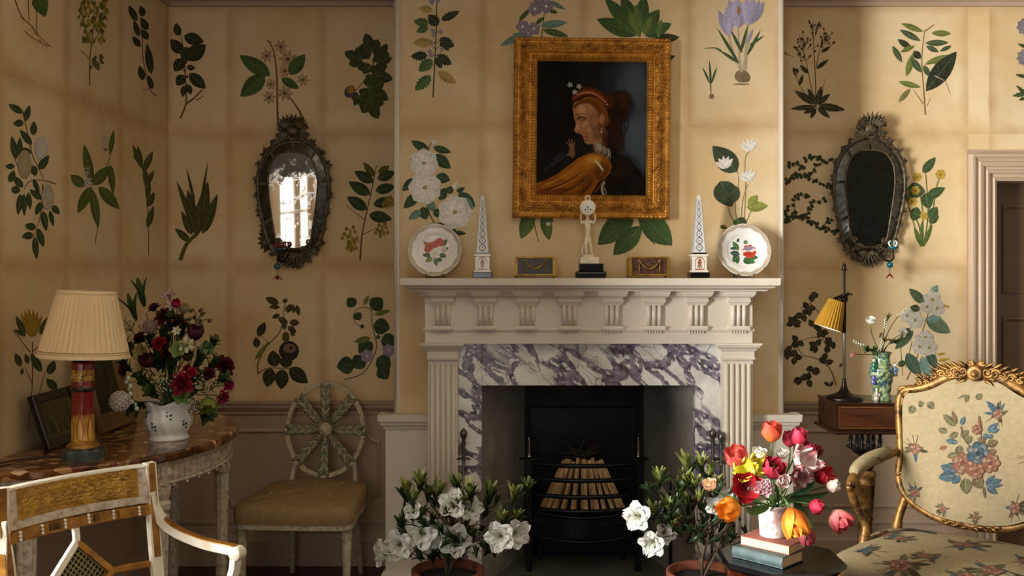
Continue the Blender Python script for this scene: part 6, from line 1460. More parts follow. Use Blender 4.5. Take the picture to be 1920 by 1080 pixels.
# ------------------------------------------------------------------ octagonal pedestal table and books
PT = Vector((.80, 2.985, 0)); pt = thing('octagonal_pedestal_table', 'small dark octagonal table carrying two books and tulips', 'table', PT, R(22.5))
part('top', MB().lathe([(.0, .535), (.19, .535), (.196, .541), (.196, .549), (.19, .555), (0, .555)], 8, smooth=False), MAT['black'], pt)
part('drum', MB().lathe([(.150, .44), (.166, .446), (.17, .47), (.162, .478), (.166, .52), (.178, .528), (.18, .535)], 40), m_wood('polished_rosewood', '#240e06', '#4e2010', .12), pt)
part('stem', MB().lathe([(.05, .44), (.03, .40), (.024, .30), (.036, .24), (.024, .2), (.04, .12), (.05, .1)], 20), MAT['walnut'], pt)
for k in range(3):
    a = 2 * pi * k / 3; u = Vector((cos(a), sin(a), 0)); part('foot', MB().tube(spline([Vector((0, 0, .12)) + u * .03, Vector((0, 0, .10)) + u * .1, Vector((0, 0, .016)) + u * .19], 5), .016, 8), MAT['walnut'], pt)
def book(name, label, c, rz, lx, ly, th, mat):
    t = thing(name, label, 'book', c, rz, 'books on the octagonal table')
    ct = .0028; part('cover', MB().box(-lx, lx, -ly, ly, th - ct, th), mat, t, .0008); part('cover', MB().box(-lx, lx, -ly, ly, 0, ct), mat, t, .0008)
    return t, ct
zb = .5565
t, ct = book('teal_book', 'worn teal cloth book lying under the red book', (.752, 2.953, zb), R(-46), .087, .060, .034, MAT['tealbook'])
part('spine', MB().grid(lambda u, v: (-.087 + .174 * u, -.058 - .007 * sin(pi * v), .034 * v), 1, 8), MAT['tealbook'], t)
part('page_block', MB().box(-.083, .083, -.056, .056, ct, .034 - ct), MAT['pages'], t)
t, ct = book('red_book', 'faded red cloth book lying on top of the teal book', (.772, 2.968, zb + .0345), R(-43), .083, .055, .028, MAT['redbook'])
part('page_block', MB().box(-.080, .080, -.054, .052, ct, .028 - ct), MAT['pages'], t)
part('spine', MB().grid(lambda u, v: (-.083 + .166 * u, .053 + .006 * sin(pi * v), .028 * v), 1, 8), MAT['redbook'], t)
# ------------------------------------------------------------------ fire irons beside the opening
def iron(x, D, zt, label, lean):
    t = thing('fire_iron', label, 'fire iron', (x, D, .0), 0, 'fire irons leaning beside the fireplace')
    q = MB().tube([(0, 0, 0), (lean, .02, zt - .12)], .006, 8); part('shaft', q, MAT['pewter'], t)
    part('handle', MB().lathe([(.006, zt - .13), (.011, zt - .12), (.006, zt - .105), (.010, zt - .085), (.0055, zt - .07), (.011, zt - .05), (.006, zt - .035), (.014, zt - .02), (.017, zt - .006), (.010, zt + .008), (.005, zt + .012), (0, zt + .016)], 12, (lean, .02, 0)), MAT['pewter'], t)
    part('guard', MB().tube([(lean - .03, .02, zt - .12), (lean, .02, zt - .112), (lean + .03, .02, zt - .12)], .005, 6), MAT['pewter'], t)
iron(-.272, 4.165, .735, 'steel fire iron leaning on the marble beside the left pilaster', .015)
iron(.815, 4.165, .735, 'steel fire iron on the right of the hearth, nearer the opening', .012)
iron(.868, 4.145, .725, 'steel fire iron on the right of the hearth, nearer the pilaster', -.008)
# ================================================================== flowers
def petal(mb, phi, L, w, e0, e1, cup, c0, c1, frill=0, r0=0, n=6, m=4, edge=None, z0=0, tip=.9):
    r_, z = r0, z0; ds = L / n; vs = []; cs = []; up = Vector((0, 0, 1)); rad = Vector((cos(phi), sin(phi), 0)); lat = Vector((-sin(phi), cos(phi), 0))
    for i in range(n + 1):
        t = i / n; e = e0 + (e1 - e0) * t; nrm = rad * -cos(e) + up * sin(e)
        ww = w * (sin(pi * (.10 + .84 * t ** tip)) ** .7)
        for j in range(m + 1):
            s = -1 + 2 * j / m; off = cup * ww * s * s + frill * L * t * t * sin(s * 7 + phi * 3 + t * 4)
            vs.append(rad * r_ + up * z + lat * (s * ww / 2) + nrm * off)
            c = mix(c0, c1, t); c = mix(c, edge, abs(s) ** 1.5 * min(1, t * 1.6)) if edge else c; cs.append(mul(c, 1 + .16 * sin(s * 9 + phi) * min(1, 2 * t)) if m > 5 else c)
        r_ += sin(e) * ds; z += cos(e) * ds
    fs = [(i * (m + 1) + j, (i + 1) * (m + 1) + j, (i + 1) * (m + 1) + j + 1, i * (m + 1) + j + 1) for i in range(n) for j in range(m)]
    mb.add(vs, fs, True, cs); return mb
_mc = {}
def tulip_petals(L, fat, opn, c0, c1, edge, frill):
    key = (round(L, 4), fat, opn, c0, c1, edge, frill)
    if key not in _mc:
        _mc[key] = [mesh_of(petal(MB(), 0, L * k, L * .80 * fat * (1 if k == 1 else .9), R(62 if k == 1 else 50) * fat, R(-34 + opn), .26, lin(c0), lin(c1), frill, .004, 9, 10, lin(edge) if edge else None, 0, .82), 'petal', MAT['petal']) for k in (1, .96)]
    return _mc[key]
def quat(ax): return Vector((0, 0, 1)).rotation_difference(Vector(ax).normalized())
def stem_path(a, b_, ax, sag=.0):
    a, b_ = Vector(a), Vector(b_); L = (b_ - a).length; k = b_ - Vector(ax).normalized() * (L * .38); k2 = a + Vector((0, 0, L * .25))
    return [a * (1 - t) ** 3 + k2 * 3 * t * (1 - t) ** 2 + k * 3 * t * t * (1 - t) + b_ * t ** 3 for t in [i / 10 for i in range(11)]]
SG = lin('#5f7a3c')
def flower(name, label, cat, base, pos, ax, group=None, stem_r=.0025, stem_col=None):
    t = thing(name, label, cat, base, 0, group); q = MB(); q.col = stem_col or SG
    q.tube([p - Vector(base) for p in stem_path(base, pos, ax)], stem_r, 6); part('stem', q, MAT['leaf'], t)
    return t
def place(t, me, name, pos, ax, spin=0):
    o = part(name, me, None, t); o.location = Vector(pos) - t.location; o.rotation_mode = 'QUATERNION'; o.rotation_quaternion = quat(ax) @ Euler((0, 0, spin)).to_quaternion(); return o
def tulip(label, px, py, D, hpx, ax, c0, c1, edge=None, opn=0, fat=1, frill=0, base=None, group='tulips in the pink cachepot'):
    ax = Vector(ax).normalized(); L = hpx * D / F; c = W(px, py, D); b_ = c - ax * (L * .42)
    t = flower('tulip', label, 'flower', base, b_, ax, group, .0028); A, B_ = tulip_petals(L * 1.12, fat, opn, c0, c1, edge, frill)
    for k in range(3): place(t, A, 'petal', b_, ax, k * 2 * pi / 3)
    for k in range(3): place(t, B_, 'petal', b_ + ax * .002, ax, k * 2 * pi / 3 + pi / 3)
    return t
def bloom(kind, s, c0, c1, c2=None, seed=1):
    """one bloom, radius s, axis +z"""
    key = (kind, round(s, 4), c0, c1, c2, seed)
    if key in _mc: return _mc[key]
    g = random.Random(seed); a, b_, e_ = lin(c0), lin(c1), lin(c2) if c2 else None; q = MB()
    if kind == 'rose':
        for k in range(15):
            f = k / 14; petal(q, k * 2.4, s * (.75 + .45 * f), s * (.65 + .75 * f), R(8 + 55 * f), R(-40 + 62 * f), .30, a, b_, .02, s * .05, 5, 4, e_, s * .1 * (1 - f))
    elif kind == 'peony':
        for k in range(30):
            f = k / 29; petal(q, k * 2.4, s * (.55 + .5 * f), s * (.4 + .35 * f), R(5 + 78 * f), R(-18 + 100 * f), .15, a, mix(a, b_, g.random()), .09, 0, 5, 4, e_, s * .28 * (1 - f))
    elif kind == 'cup':
        for k in range(6): petal(q, k * pi / 3 + (k % 2) * .05, s * 1.9, s * 1.35, R(62), R(-34 if k % 2 else -22), .26, a, b_, .0, s * .06, 7, 5, e_)
    elif kind == 'star':
        for k in range(6): petal(q, k * pi / 3, s * 1.1, s * .62, R(25), R(105), .12, a, b_, .04, 0, 6, 4, e_)
        q.col = e_ or b_
        for k in range(5): aa = k * 1.256; q.tube([(0, 0, 0), (s * .2 * cos(aa), s * .2 * sin(aa), s * .55)], s * .03, 5)
    elif kind == 'azalea':
        for k in range(5): petal(q, k * 2 * pi / 5, s * 1.35, s * 1.15, R(16), R(100), .10, a, b_, .13, s * .02, 7, 6, None)
        for k in range(5): petal(q, k * 2 * pi / 5 + .6, s * 1.1, s * .95, R(10), R(72), .12, a, b_, .14, s * .02, 6, 5, None)
        q.col = lin('#c9c79a')
        for k in range(6): aa = k * 1.05; q.tube([(0, 0, s * .2), (s * .25 * cos(aa), s * .25 * sin(aa), s * .95)], s * .018, 5)
    elif kind == 'ball':
        n = 70
        for k in range(n):
            z = 1 - 2 * (k + .5) / n; rr = sqrt(1 - z * z); th = k * 2.4; d = Vector((rr * cos(th), rr * sin(th), z)); u, v = basis(d); p0 = d * s * .82; fs_ = s * .34
            c = mix(a, b_, g.random())
            for j in range(4):
                aa = j * pi / 2 + k; dv = u * cos(aa) + v * sin(aa); sd = d.cross(dv); tip_ = p0 + dv * fs_ + d * s * .18
                q.add([p0 + d * s * .08, p0 + dv * fs_ * .6 + sd * fs_ * .35 + d * s * .16, tip_, p0 + dv * fs_ * .6 - sd * fs_ * .35 + d * s * .16], [(0, 1, 2, 3)], False, [mul(c, .6), c, c, c])
        q.col = mul(a, .75); q.ball((0, 0, 0), s * .8)
    elif kind == 'spray':
        for k in range(26):
            d = Vector((g.gauss(0, 1), g.gauss(0, 1), g.uniform(.1, 1.5))).normalized() * s * g.uniform(.6, 1.15)
            q.col = lin('#6f7a4a'); q.tube([(0, 0, -s * .3), d * .5, d], s * .012, 4); q.col = mix(a, b_, g.random()); q.ball(d, s * .085, 4, 6)
    elif kind == 'bells':
        q.col = lin('#5a6a3a'); q.tube([(0, 0, 0), (s * .1, 0, s * .8), (s * .35, 0, s * 1.6)], s * .03, 5)
        for k in range(9):
            t_ = k / 8; p0 = Vector((s * .35 * t_ + (.14 if k % 2 else -.14) * s, g.uniform(-.1, .1) * s, s * 1.6 * t_)); q.col = mix(a, b_, g.random())
            q.ball(p0, (s * .11, s * .11, s * .13), 5, 7)
    elif kind == 'hellebore':
        for k in range(5): petal(q, k * 2 * pi / 5, s * 1.05, s * .95, R(40), R(95), .14, a, b_, .03, 0, 6, 5, e_)
    elif kind == 'leafspray':
        q.col = mul(a, .7); q.tube([(0, 0, -s * .5), (0, 0, s * .6)], s * .03, 5)
        for k in range(9): petal(q, k * 2.4, s * (1.0 - .05 * k), s * .42, R(15 + 5 * g.random()), R(70 + 30 * g.random()), .1, a, mix(a, b_, g.random()), 0, 0, 5, 2, None, -s * .4 + s * .11 * k)
    elif kind == 'blade':
        for k in range(3): petal(q, k * 2.1, s * 2, s * .42, R(6 + 4 * k), R(24 + 10 * k), .18, a, b_, 0, 0, 7, 2, None)
    elif kind == 'frit':
        for k in range(9):
            aa = k * .7; d = Vector((cos(aa) * s * g.uniform(.4, 1), sin(aa) * s * g.uniform(.3, .8), s * g.uniform(.0, .9))); q.col = lin('#4a3520'); q.tube([(0, 0, 0), d * .6 + Vector((0, 0, s * .2)), d], s * .025, 5)
            q.col = mix(a, b_, g.random()); q.ball(d - Vector((0, 0, s * .08)), (s * .13, s * .13, s * .19), 5, 6)
    _mc[key] = mesh_of(q, kind, MAT['petal']); return _mc[key]

# ------------------------------------------------------------------ swirled white vase with the dark bouquet
VZ = Vector((-1.30, 3.54, TZ)); vs_ = thing('white_swirl_vase', 'white swirled porcelain vase with scalloped rim and green sprigs', 'vase', VZ)
vp = [(.0, .0), (.070, 0), (.072, .006), (.064, .014), (.062, .020), (.070, .032), (.080, .050), (.083, .070), (.079, .092), (.074, .108), (.078, .124), (.088, .138), (.084, .138), (.072, .122), (.068, .10), (.06, .05), (0, .04)]
q = MB(); nv_ = 96
def vf(u, v):
    i = int(round(u * (len(vp) - 1))); r_, z = vp[i]; th = 2 * pi * v
    if 3 < i < 13: r_ *= 1 + .018 * sin(14 * th + z * 45)
    if i in (11, 12): z += .007 * sin(5 * th)
    return (r_ * cos(th), r_ * sin(th), z)
q.grid(vf, len(vp) - 1, nv_, cv=True, colf=lambda u, v: lin('#e6e6e2')); part('body', q, MAT['china'], vs_)
d = Draw(lambda u, v, h: ((.0845 - abs(v - .068) * .12 + h) * cos(u), (.0845 - abs(v - .068) * .12 + h) * sin(u), v), .0012, .00002)
for th, z in ((-1.25, .095), (-1.9, .055), (-.55, .06), (-.1, .1), (-2.5, .1)):
    d = Draw(d.mp, .0012, .00002)
    for k in range(7): a = k * .9; x, y = th + .10 * cos(a * 2.3), z + .012 * sin(a * 1.7); d.B(x, y, .055, lin(('#2c4a40', '#4a6a52', '#38505a')[k % 3]), .0035, n=8)
    d.done('painted_sprig', MAT['china'], vs_)
VM = VZ + Vector((0, 0, .10))
BQ = [ # kind, px, py, D, size px, axis, colours, name, label
 ('cup', 278, 683, 3.44, 13, (-.1, -.5, .8), '#2a0d14', '#4a1522', None, 'dark_tulip', 'near black maroon tulip low in the dark bouquet'),
 ('cup', 366, 632, 3.50, 14, (.15, -.3, 1), '#2c1624', '#5a2a3e', None, 'dark_tulip', 'plum purple tulip high on the right of the dark bouquet'),
 ('peony', 424, 686, 3.52, 17, (.8, -.5, .3), '#3a0c14', '#5e1620', None, 'carnation', 'dark maroon carnation at the outer edge of the dark bouquet'),
 ('peony', 341, 718, 3.42, 19, (.1, -.9, .4), '#7a1428', '#a82440', None, 'peony', 'crimson peony just above the rim of the swirled vase'),
 ('peony', 430, 722, 3.50, 10, (.8, -.6, .1), '#8a1c40', '#b8305c', None, 'pink_stock', 'magenta stock flower, upper of two at the edge of the dark bouquet'),
 ('peony', 419, 745, 3.48, 11, (.7, -.7, -.1), '#7a1838', '#a8264e', None, 'pink_stock', 'magenta stock flower, lower of two at the edge of the dark bouquet'),
 ('peony', 297, 643, 3.46, 12, (-.1, -.8, .5), '#8c1a20', '#b02a2c', None, 'red_carnation', 'red carnation in the middle of the dark bouquet'),
 ('peony', 360, 697, 3.44, 9, (.2, -.8, .5), '#98181e', '#c02c2e', None, 'red_carnation', 'small red carnation beside the crimson peony'),
 ('peony', 350, 690, 3.46, 7, (0, -.8, .6), '#8c161c', '#b02628', None, 'red_carnation', 'smallest red carnation above the crimson peony'),
 ('star', 316, 553, 3.54, 14, (-.1, -.6, .8), '#c99aa4', '#d9c0c2', '#8a5a5a', 'lily', 'pale pink lily at the very top of the dark bouquet'),
 ('star', 322, 572, 3.50, 11, (.2, -.8, .4), '#cfc0bc', '#d8ccc4', '#8a5a5a', 'lily', 'white pink lily just under the topmost one'),
 ('cup', 331, 573, 3.47, 8, (.1, -.6, .8), '#8c1a2c', '#b83048', None, 'red_bud', 'red bud near the top of the dark bouquet'),
 ('peony', 306, 592, 3.50, 15, (-.1, -.8, .5), '#4a1612', '#6e2418', None, 'rust_chrysanthemum', 'rust brown chrysanthemum in the upper bouquet'),
 ('peony', 326, 606, 3.48, 13, (.1, -.8, .5), '#1e1020', '#34203a', None, 'dark_scabious', 'dark violet scabious in the upper bouquet'),
 ('ball', 280, 608, 3.50, 14, (0, -.5, .8), '#b59a92', '#cdb6aa', None, 'hydrangea', 'pale pink hydrangea head in the upper bouquet'),
 ('star', 331, 620, 3.44, 8, (.1, -1, .2), '#e2ddd0', '#eeeae0', '#b5a86a', 'narcissus', 'tiny white narcissus in the middle of the bouquet'),
 ('star', 350, 647, 3.44, 14, (.1, -1, .3), '#c9c0a0', '#ddd6ba', '#9a9a50', 'cream_lily', 'cream lily facing forward in the middle of the bouquet'),
 ('hellebore', 333, 655, 3.43, 14, (0, -1, .3), '#5c7434', '#7c8c48', None, 'hellebore', 'green hellebore in the centre of the bouquet'),
 ('hellebore', 340, 743, 3.42, 14, (.0, -1, .3), '#466a2c', '#6a8a40', None, 'hellebore', 'green hellebore hanging over the vase rim'),
 ('cup', 390, 752, 3.45, 15, (.2, -.6, -.6), '#6a7830', '#848c40', None, 'lime_tulip', 'lime green tulip drooping beside the vase'),
 ('cup', 385, 660, 3.48, 12, (.4, -.5, .7), '#244a1c', '#4c7a38', '#a8b890', 'striped_tulip', 'green and white striped tulip on the right of the bouquet'),
 ('peony', 260, 634, 3.50, 12, (-.5, -.7, .4), '#45101c', '#6a1c2c', None, 'wine_ranunculus', 'wine red ranunculus next to the lamp shade'),
 ('peony', 230, 694, 3.46, 12, (-.8, -.5, .2), '#3c0f18', '#5c1a26', None, 'wine_ranunculus', 'wine red ranunculus under the lamp shade'),
 ('spray', 385, 716, 3.46, 18, (.3, -.6, .6), '#b8b088', '#d8d4b8', None, 'white_spray', 'cloud of tiny cream flowers right of the crimson peony'),
 ('spray', 368, 760, 3.44, 14, (.2, -.6, -.3), '#d8d4c0', '#efece0', None, 'white_spray', 'cloud of tiny white flowers hanging by the vase rim'),
 ('spray', 315, 720, 3.42, 14, (-.2, -.7, .3), '#d0d4c4', '#e8ecdf', None, 'white_spray', 'cloud of tiny white flowers left of the crimson peony'),
 ('spray', 240, 610, 3.52, 15, (-.4, -.4, .8), '#8c8458', '#a89c6c', None, 'cream_umbel', 'buff umbel flower beside the lamp shade'),
 ('bells', 250, 752, 3.42, 36, (-.1, -.1, 1), '#e8ead8', '#d8dcc0', None, 'lily_of_the_valley', 'string of white lily of the valley bells left of the vase'),
 ('ball', 217, 751, 3.38, 19, (-.8, -.5, .2), '#e0cfca', '#f2eee8', None, 'viburnum', 'round pinkish white viburnum head hanging in front of the lamp'),
 ('frit', 346, 600, 3.50, 20, (.4, -.3, .7), '#4a2414', '#6a3a20', None, 'fritillary', 'brown fritillary bells at the upper right of the bouquet'),
 ('frit', 375, 598, 3.52, 22, (.7, -.2, .5), '#6e5a34', '#8a7248', None, 'dried_seed_spray', 'wispy brown seed spray reaching right at the top'),
 ('peony', 312, 660, 3.46, 12, (-.1, -.8, .4), '#3a1018', '#561a22', None, 'wine_ranunculus', 'wine red ranunculus beneath the red carnation'),
 ('peony', 288, 575, 3.53, 10, (-.3, -.5, .8), '#5a2430', '#7c3a44', None, 'rust_chrysanthemum', 'mauve brown chrysanthemum near the upright leaf blades'),
 ('ball', 345, 575, 3.53, 10, (.2, -.5, .8), '#9a8a60', '#b8a878', None, 'buff_pompom', 'buff pompom flower at the top right of the bouquet'),
 ('peony', 392, 700, 3.47, 11, (.5, -.7, .3), '#4a1420', '#6c2030', None, 'wine_ranunculus', 'wine red ranunculus between cream spray and maroon carnation'),
 ('star', 300, 705, 3.43, 11, (-.2, -.9, .3), '#a89a68', '#c0b484', '#7a6a30', 'buff_star', 'buff star flower low in the middle of the bouquet'),
 ('spray', 400, 730, 3.45, 15, (.5, -.7, .1), '#a8a070', '#c8c094', None, 'white_spray', 'cloud of tiny buff flowers beside the magenta stock'),
 ('spray', 262, 690, 3.45, 14, (-.4, -.7, .2), '#8a9060', '#a8ac78', None, 'white_spray', 'cloud of tiny green flowers under the lamp shade rim'),
 ('cup', 352, 672, 3.45, 10, (.1, -.5, .8), '#2c2418', '#40301e', None, 'dark_bud', 'dark bronze bud behind the cream lily'),
 ('hellebore', 262, 660, 3.47, 14, (-.3, -.9, .3), '#8a7a44', '#a8955c', None, 'hellebore', 'buff hellebore between the lamp shade and the maroon tulip'),
]
def nth(i): return i
for kind, px, py, D, s, ax, c0, c1, c2, nm, lab in BQ:
    p = W(px, py, D); ax = Vector(ax).normalized(); r_ = s * D / F * (1.0 if kind in ('bells', 'ball') else 1.32)
    t = flower(nm, lab, 'flower', VM + Vector((rnd.uniform(-.03, .03), rnd.uniform(-.03, .03), 0)), p - ax * r_ * .4, ax, 'flowers in the white swirled vase', .002, lin('#4a5a2c'))
    place(t, bloom(kind, r_, c0, c1, c2, len(lab)), 'bloom', p - ax * r_ * .4, ax, rnd.uniform(0, 6))
FOL = [(271, 575, 22, 'blade', '#2c4222', '#3c5a2c', 'upright dark green leaf blades at the top left of the bouquet'), (256, 600, 20, 'blade', '#34482a', '#4a6234', 'upright leaf blades behind the hydrangea'), (248, 660, 26, 'leafspray', '#3c5026', '#5c6c34', 'leafy green sprig beside the lamp shade'), (300, 690, 28, 'leafspray', '#2c4424', '#44602e', 'dark leafy sprig in the heart of the bouquet'), (275, 720, 28, 'leafspray', '#34461e', '#52622c', 'leafy sprig left above the vase rim'), (320, 690, 26, 'leafspray', '#3a5a28', '#5a7a38', 'bright leafy sprig over the crimson peony'), (350, 730, 24, 'leafspray', '#2c4420', '#4a6430', 'leafy sprig behind the crimson peony'), (395, 690, 26, 'leafspray', '#34481e', '#58662e', 'leafy sprig toward the maroon carnation'), (265, 760, 26, 'leafspray', '#2a3c1c', '#3c5426', 'dark leaves hanging left of the vase'), (380, 775, 24, 'leafspray', '#283a20', '#3c5428', 'dark leaves hanging right of the vase'), (310, 640, 26, 'leafspray', '#3a4822', '#5a6430', 'leafy sprig high in the bouquet'), (340, 625, 24, 'leafspray', '#2c3a1e', '#44542a', 'leafy sprig under the dark scabious'), (290, 740, 22, 'leafspray', '#30481e', '#4e6a30', 'leafy sprig spilling over the vase rim'), (410, 715, 22, 'leafspray', '#44502a', '#5e6a36', 'leafy sprig beside the magenta stock'), (240, 690, 20, 'leafspray', '#2a3a1c', '#40502a', 'small leafy sprig under the lamp shade'), (330, 670, 26, 'leafspray', '#2c4a22', '#44682c', 'leafy sprig below the green hellebore'), (370, 680, 26, 'leafspray', '#34502a', '#4c6c34', 'leafy sprig below the plum tulip'), (300, 665, 26, 'leafspray', '#283c1c', '#3c5426', 'leafy sprig beside the near black tulip'), (285, 640, 24, 'leafspray', '#3c4c24', '#566230', 'olive sprig left of the red carnation'), (360, 715, 24, 'leafspray', '#30481e', '#486428', 'leafy sprig among the tiny cream flowers'), (320, 610, 22, 'leafspray', '#34401e', '#4c5428', 'olive sprig by the rust chrysanthemum'), (395, 650, 20, 'leafspray', '#3a4a22', '#56602e', 'olive sprig by the striped tulip')]
for px, py, s, kind, c0, c1, lab in FOL:
    D = 3.52 + rnd.uniform(-.04, .04); p = W(px, py, D); ax = (p - VM); ax.y -= .03; ax = ax.normalized() if p.z > VM.z + .03 else Vector((ax.x, -.1, -.02)).normalized()
    t = flower('foliage_sprig', lab, 'foliage', VM + Vector((rnd.uniform(-.02, .02), 0, 0)), p - ax * .02, ax, 'foliage in the white swirled vase', .0018, lin('#44542a'))
    place(t, bloom(kind, s * D / F * 1.35, c0, c1, None, px), 'leaves', p, ax, rnd.uniform(0, 6))

# ------------------------------------------------------------------ cachepot of tulips
CPz = zb + .0345 + .0285; CPc = Vector((.777, 2.985, CPz)); cpot = thing('pink_cachepot', 'white cachepot with pink marbling standing on the books', 'pot', CPc)
cpf = [(0, 0), (.040, 0), (.042, .004), (.043, .05), (.047, .098), (.044, .098), (.040, .05), (.036, .01), (0, .01)]
def cpc(i, th):
    k = .5 + .5 * sin(3 * th + 40 * cpf[i][1] + 2 * sin(5 * th)); return mix(lin('#e4dcd4'), lin('#c08a8a'), .55 * k * (i in (2, 3)))
q = MB().lathe([cpf[0], cpf[1], cpf[2]] + [(.042 + .005 * k / 8, .004 + .094 * k / 8) for k in range(1, 9)] + cpf[5:], 40, colf=lambda i, th: mix(lin('#d8cfc8'), lin('#a8605e'), max(0, sin(3 * th + i * 1.7 + 2 * sin(5 * th + i))) ** 1.5 * .8 * (2 < i < 10)), cap=False)
part('body', q, MAT['china'], cpot)
CM = CPc + Vector((0, 0, .07))
def cm(): return CM + Vector((rnd.uniform(-.02, .02), rnd.uniform(-.02, .02), 0))
TU = [
 ('tall red and orange tulip standing highest in the pink cachepot', 1447, 813, 2.99, 40, (0, -.1, 1), '#d8843a', '#c8322e', '#d85a44', 4, 1, 0),
 ('pink red tulip at the upper right of the cachepot, beside the tallest one', 1497, 822, 3.0, 34, (.15, -.1, 1), '#b82a44', '#d0405a', None, 0, 1, 0),
 ('narrow pink red tulip tucked against its pink red neighbour', 1480, 826, 3.02, 30, (-.1, -.1, 1), '#c03048', '#d8506a', None, 0, .85, 0),
 ('coral red tulip leaning out on the left of the cachepot', 1383, 859, 2.96, 42, (-.5, -.3, .8), '#d88a6a', '#c02c34', '#d05a50', 6, 1.1, 0),
 ('yellow parrot tulip, left of two yellow ones', 1398, 884, 2.92, 32, (-.3, -.7, .5), '#c9c83a', '#e6d83c', '#f0e66a', 40, 1.1, .10),
 ('yellow parrot tulip, right of two yellow ones', 1424, 876, 2.93, 32, (.1, -.7, .6), '#c9c83a', '#e6d83c', '#f0e66a', 40, 1.1, .10),
 ('dark crimson tulip in the centre of the arrangement', 1450, 882, 2.90, 40, (.1, -.4, .8), '#5c0f1c', '#961c30', '#a83044', 10, 1.1, .04),
 ('wide open blood red tulip above the orange one', 1402, 914, 2.88, 36, (-.3, -.8, .3), '#5a0a12', '#a8161e', None, 50, 1.25, .04),
 ('crimson tulip at the far right behind the striped one', 1518, 848, 3.02, 36, (.4, .1, .8), '#6a1020', '#8c1c30', None, 20, 1.1, .03),
 ('red and white striped parrot tulip at the right shoulder', 1508, 868, 2.94, 42, (.3, -.5, .6), '#efe6dc', '#b02438', '#f0e8e0', 40, 1.1, .10),
 ('red and white feathered tulip under the striped parrot tulip', 1497, 893, 2.92, 30, (.3, -.8, .0), '#8c1428', '#e8dcd4', '#a8203a', 35, 1.0, .10),
 ('scarlet tulip half open beside the white bud', 1541, 893, 2.96, 36, (.5, -.4, .6), '#7c1622', '#bc1c2c', '#d0404a', 25, 1, .05),
 ('closed white tulip with a pink base at the right edge', 1560, 910, 2.94, 26, (.8, -.4, .3), '#dcae9c', '#efe4d8', None, 0, 1.1, 0),
 ('small raspberry pink tulip low on the right', 1529, 949, 2.90, 28, (.8, -.4, -.2), '#b8243e', '#d0405c', None, 0, 1.1, 0),
 ('flamed pink and red tulip hanging over the armchair seat', 1572, 972, 2.90, 42, (.4, -.5, -.6), '#e8b0a0', '#b81c34', '#e06a74', 14, 1.05, .06),
 ('large orange and yellow tulip lolling out on the left', 1371, 954, 2.84, 46, (-.8, -.5, -.05), '#d8b83a', '#d0601c', '#e08a2c', 4, 1.05, .02),
 ('large orange and yellow parrot tulip drooping over the books', 1488, 975, 2.83, 56, (.25, -.35, -.9), '#c85a1c', '#d86a1c', '#e8b03a', 6, .95, .05),
 ('faded maroon tulip drooping lowest beside the books', 1512, 1000, 2.89, 36, (.15, -.2, -.95), '#a8645c', '#8c2a34', None, 0, .9, 0),
]
for lab, px, py, D, h_, ax, c0, c1, e_, op, ft, frl in TU: tulip(lab, px, py, D, h_, ax, c0, c1, e_, op, ft, frl, cm())
for nm, lab, kind, px, py, D, s, ax, c0, c1, c2 in (
 ('rose', 'creamy white rose at the upper left of the cachepot', 'rose', 1424, 850, 2.95, 20, (0, -.5, .9), '#d8d4b8', '#ece8da', None),
 ('rose', 'white rose half hidden behind the crimson tulip', 'rose', 1466, 852, 2.98, 18, (.1, -.5, .8), '#dcd8c4', '#eae6dc', None),
 ('rose', 'blush pink rose in the front of the arrangement', 'rose', 1469, 902, 2.86, 19, (.1, -1, .2), '#d8b0a8', '#e8cfc6', None),
 ('carnation', 'pink and white flecked carnation above the cachepot rim', 'peony', 1434, 914, 2.85, 20, (0, -.9, .4), '#a84a64', '#d8b4b8', '#e8d8d4'),
 ('rose', 'cream rose with pink edges among the azalea leaves', 'rose', 1332, 909, 3.0, 21, (-.5, -.5, .7), '#d8c878', '#e8d8a0', '#d8a09c'),
 ('rosebud', 'small dusty pink bud at the cachepot rim', 'rose', 1408, 942, 2.90, 11, (-.6, -.6, .2), '#b08078', '#c89a90', None)):
    p = W(px, py, D); ax = Vector(ax).normalized(); r_ = s * D / F; t = flower(nm, lab, 'flower', cm(), p - ax * r_ * .5, ax, 'roses and carnations in the pink cachepot', .0024)
    place(t, bloom(kind, r_ * (1 if kind == 'peony' else .95), c0, c1, c2, px), 'bloom', p - ax * r_ * .5, ax, rnd.uniform(0, 6))
for lab, px, py, D, L_, ax, c in (('long green tulip leaf curling over the cachepot rim', 1412, 958, 2.90, 62, (-.8, -.4, -.1), '#5c8a44'), ('broad dark tulip leaf rising right of the roses', 1505, 925, 2.95, 60, (.8, -.2, .45), '#2f5a30'), ('arching dark tulip leaf right of the cachepot', 1520, 935, 2.92, 60, (.9, -.3, .0), '#2c5228'), ('short pointed leaf above the cachepot rim', 1460, 935, 2.89, 50, (.2, -.5, .6), '#37602f'), ('hanging dark leaf behind the orange parrot tulip', 1510, 970, 2.95, 60, (.6, 0, -.9), '#2a4a26'), ('leaf on the left between red and orange tulips', 1400, 935, 2.95, 50, (-.8, 0, .3), '#385c30')):
    p = W(px, py, D); ax = Vector(ax).normalized(); s = L_ * D / F; q = petal(MB(), 0, s * 1.2, s * .3, R(0), R(45), .2, lin(c), mul(lin(c), 1.15), .01, 0, 8, 4)
    t = flower('tulip_leaf', lab, 'leaf', cm(), p - ax * s * .6, ax, 'tulip leaves in the pink cachepot', .0022); place(t, mesh_of(q, 'leaf_blade', MAT['leaf']), 'leaf_blade', p - ax * s * .6, ax, rnd.uniform(0, 6))

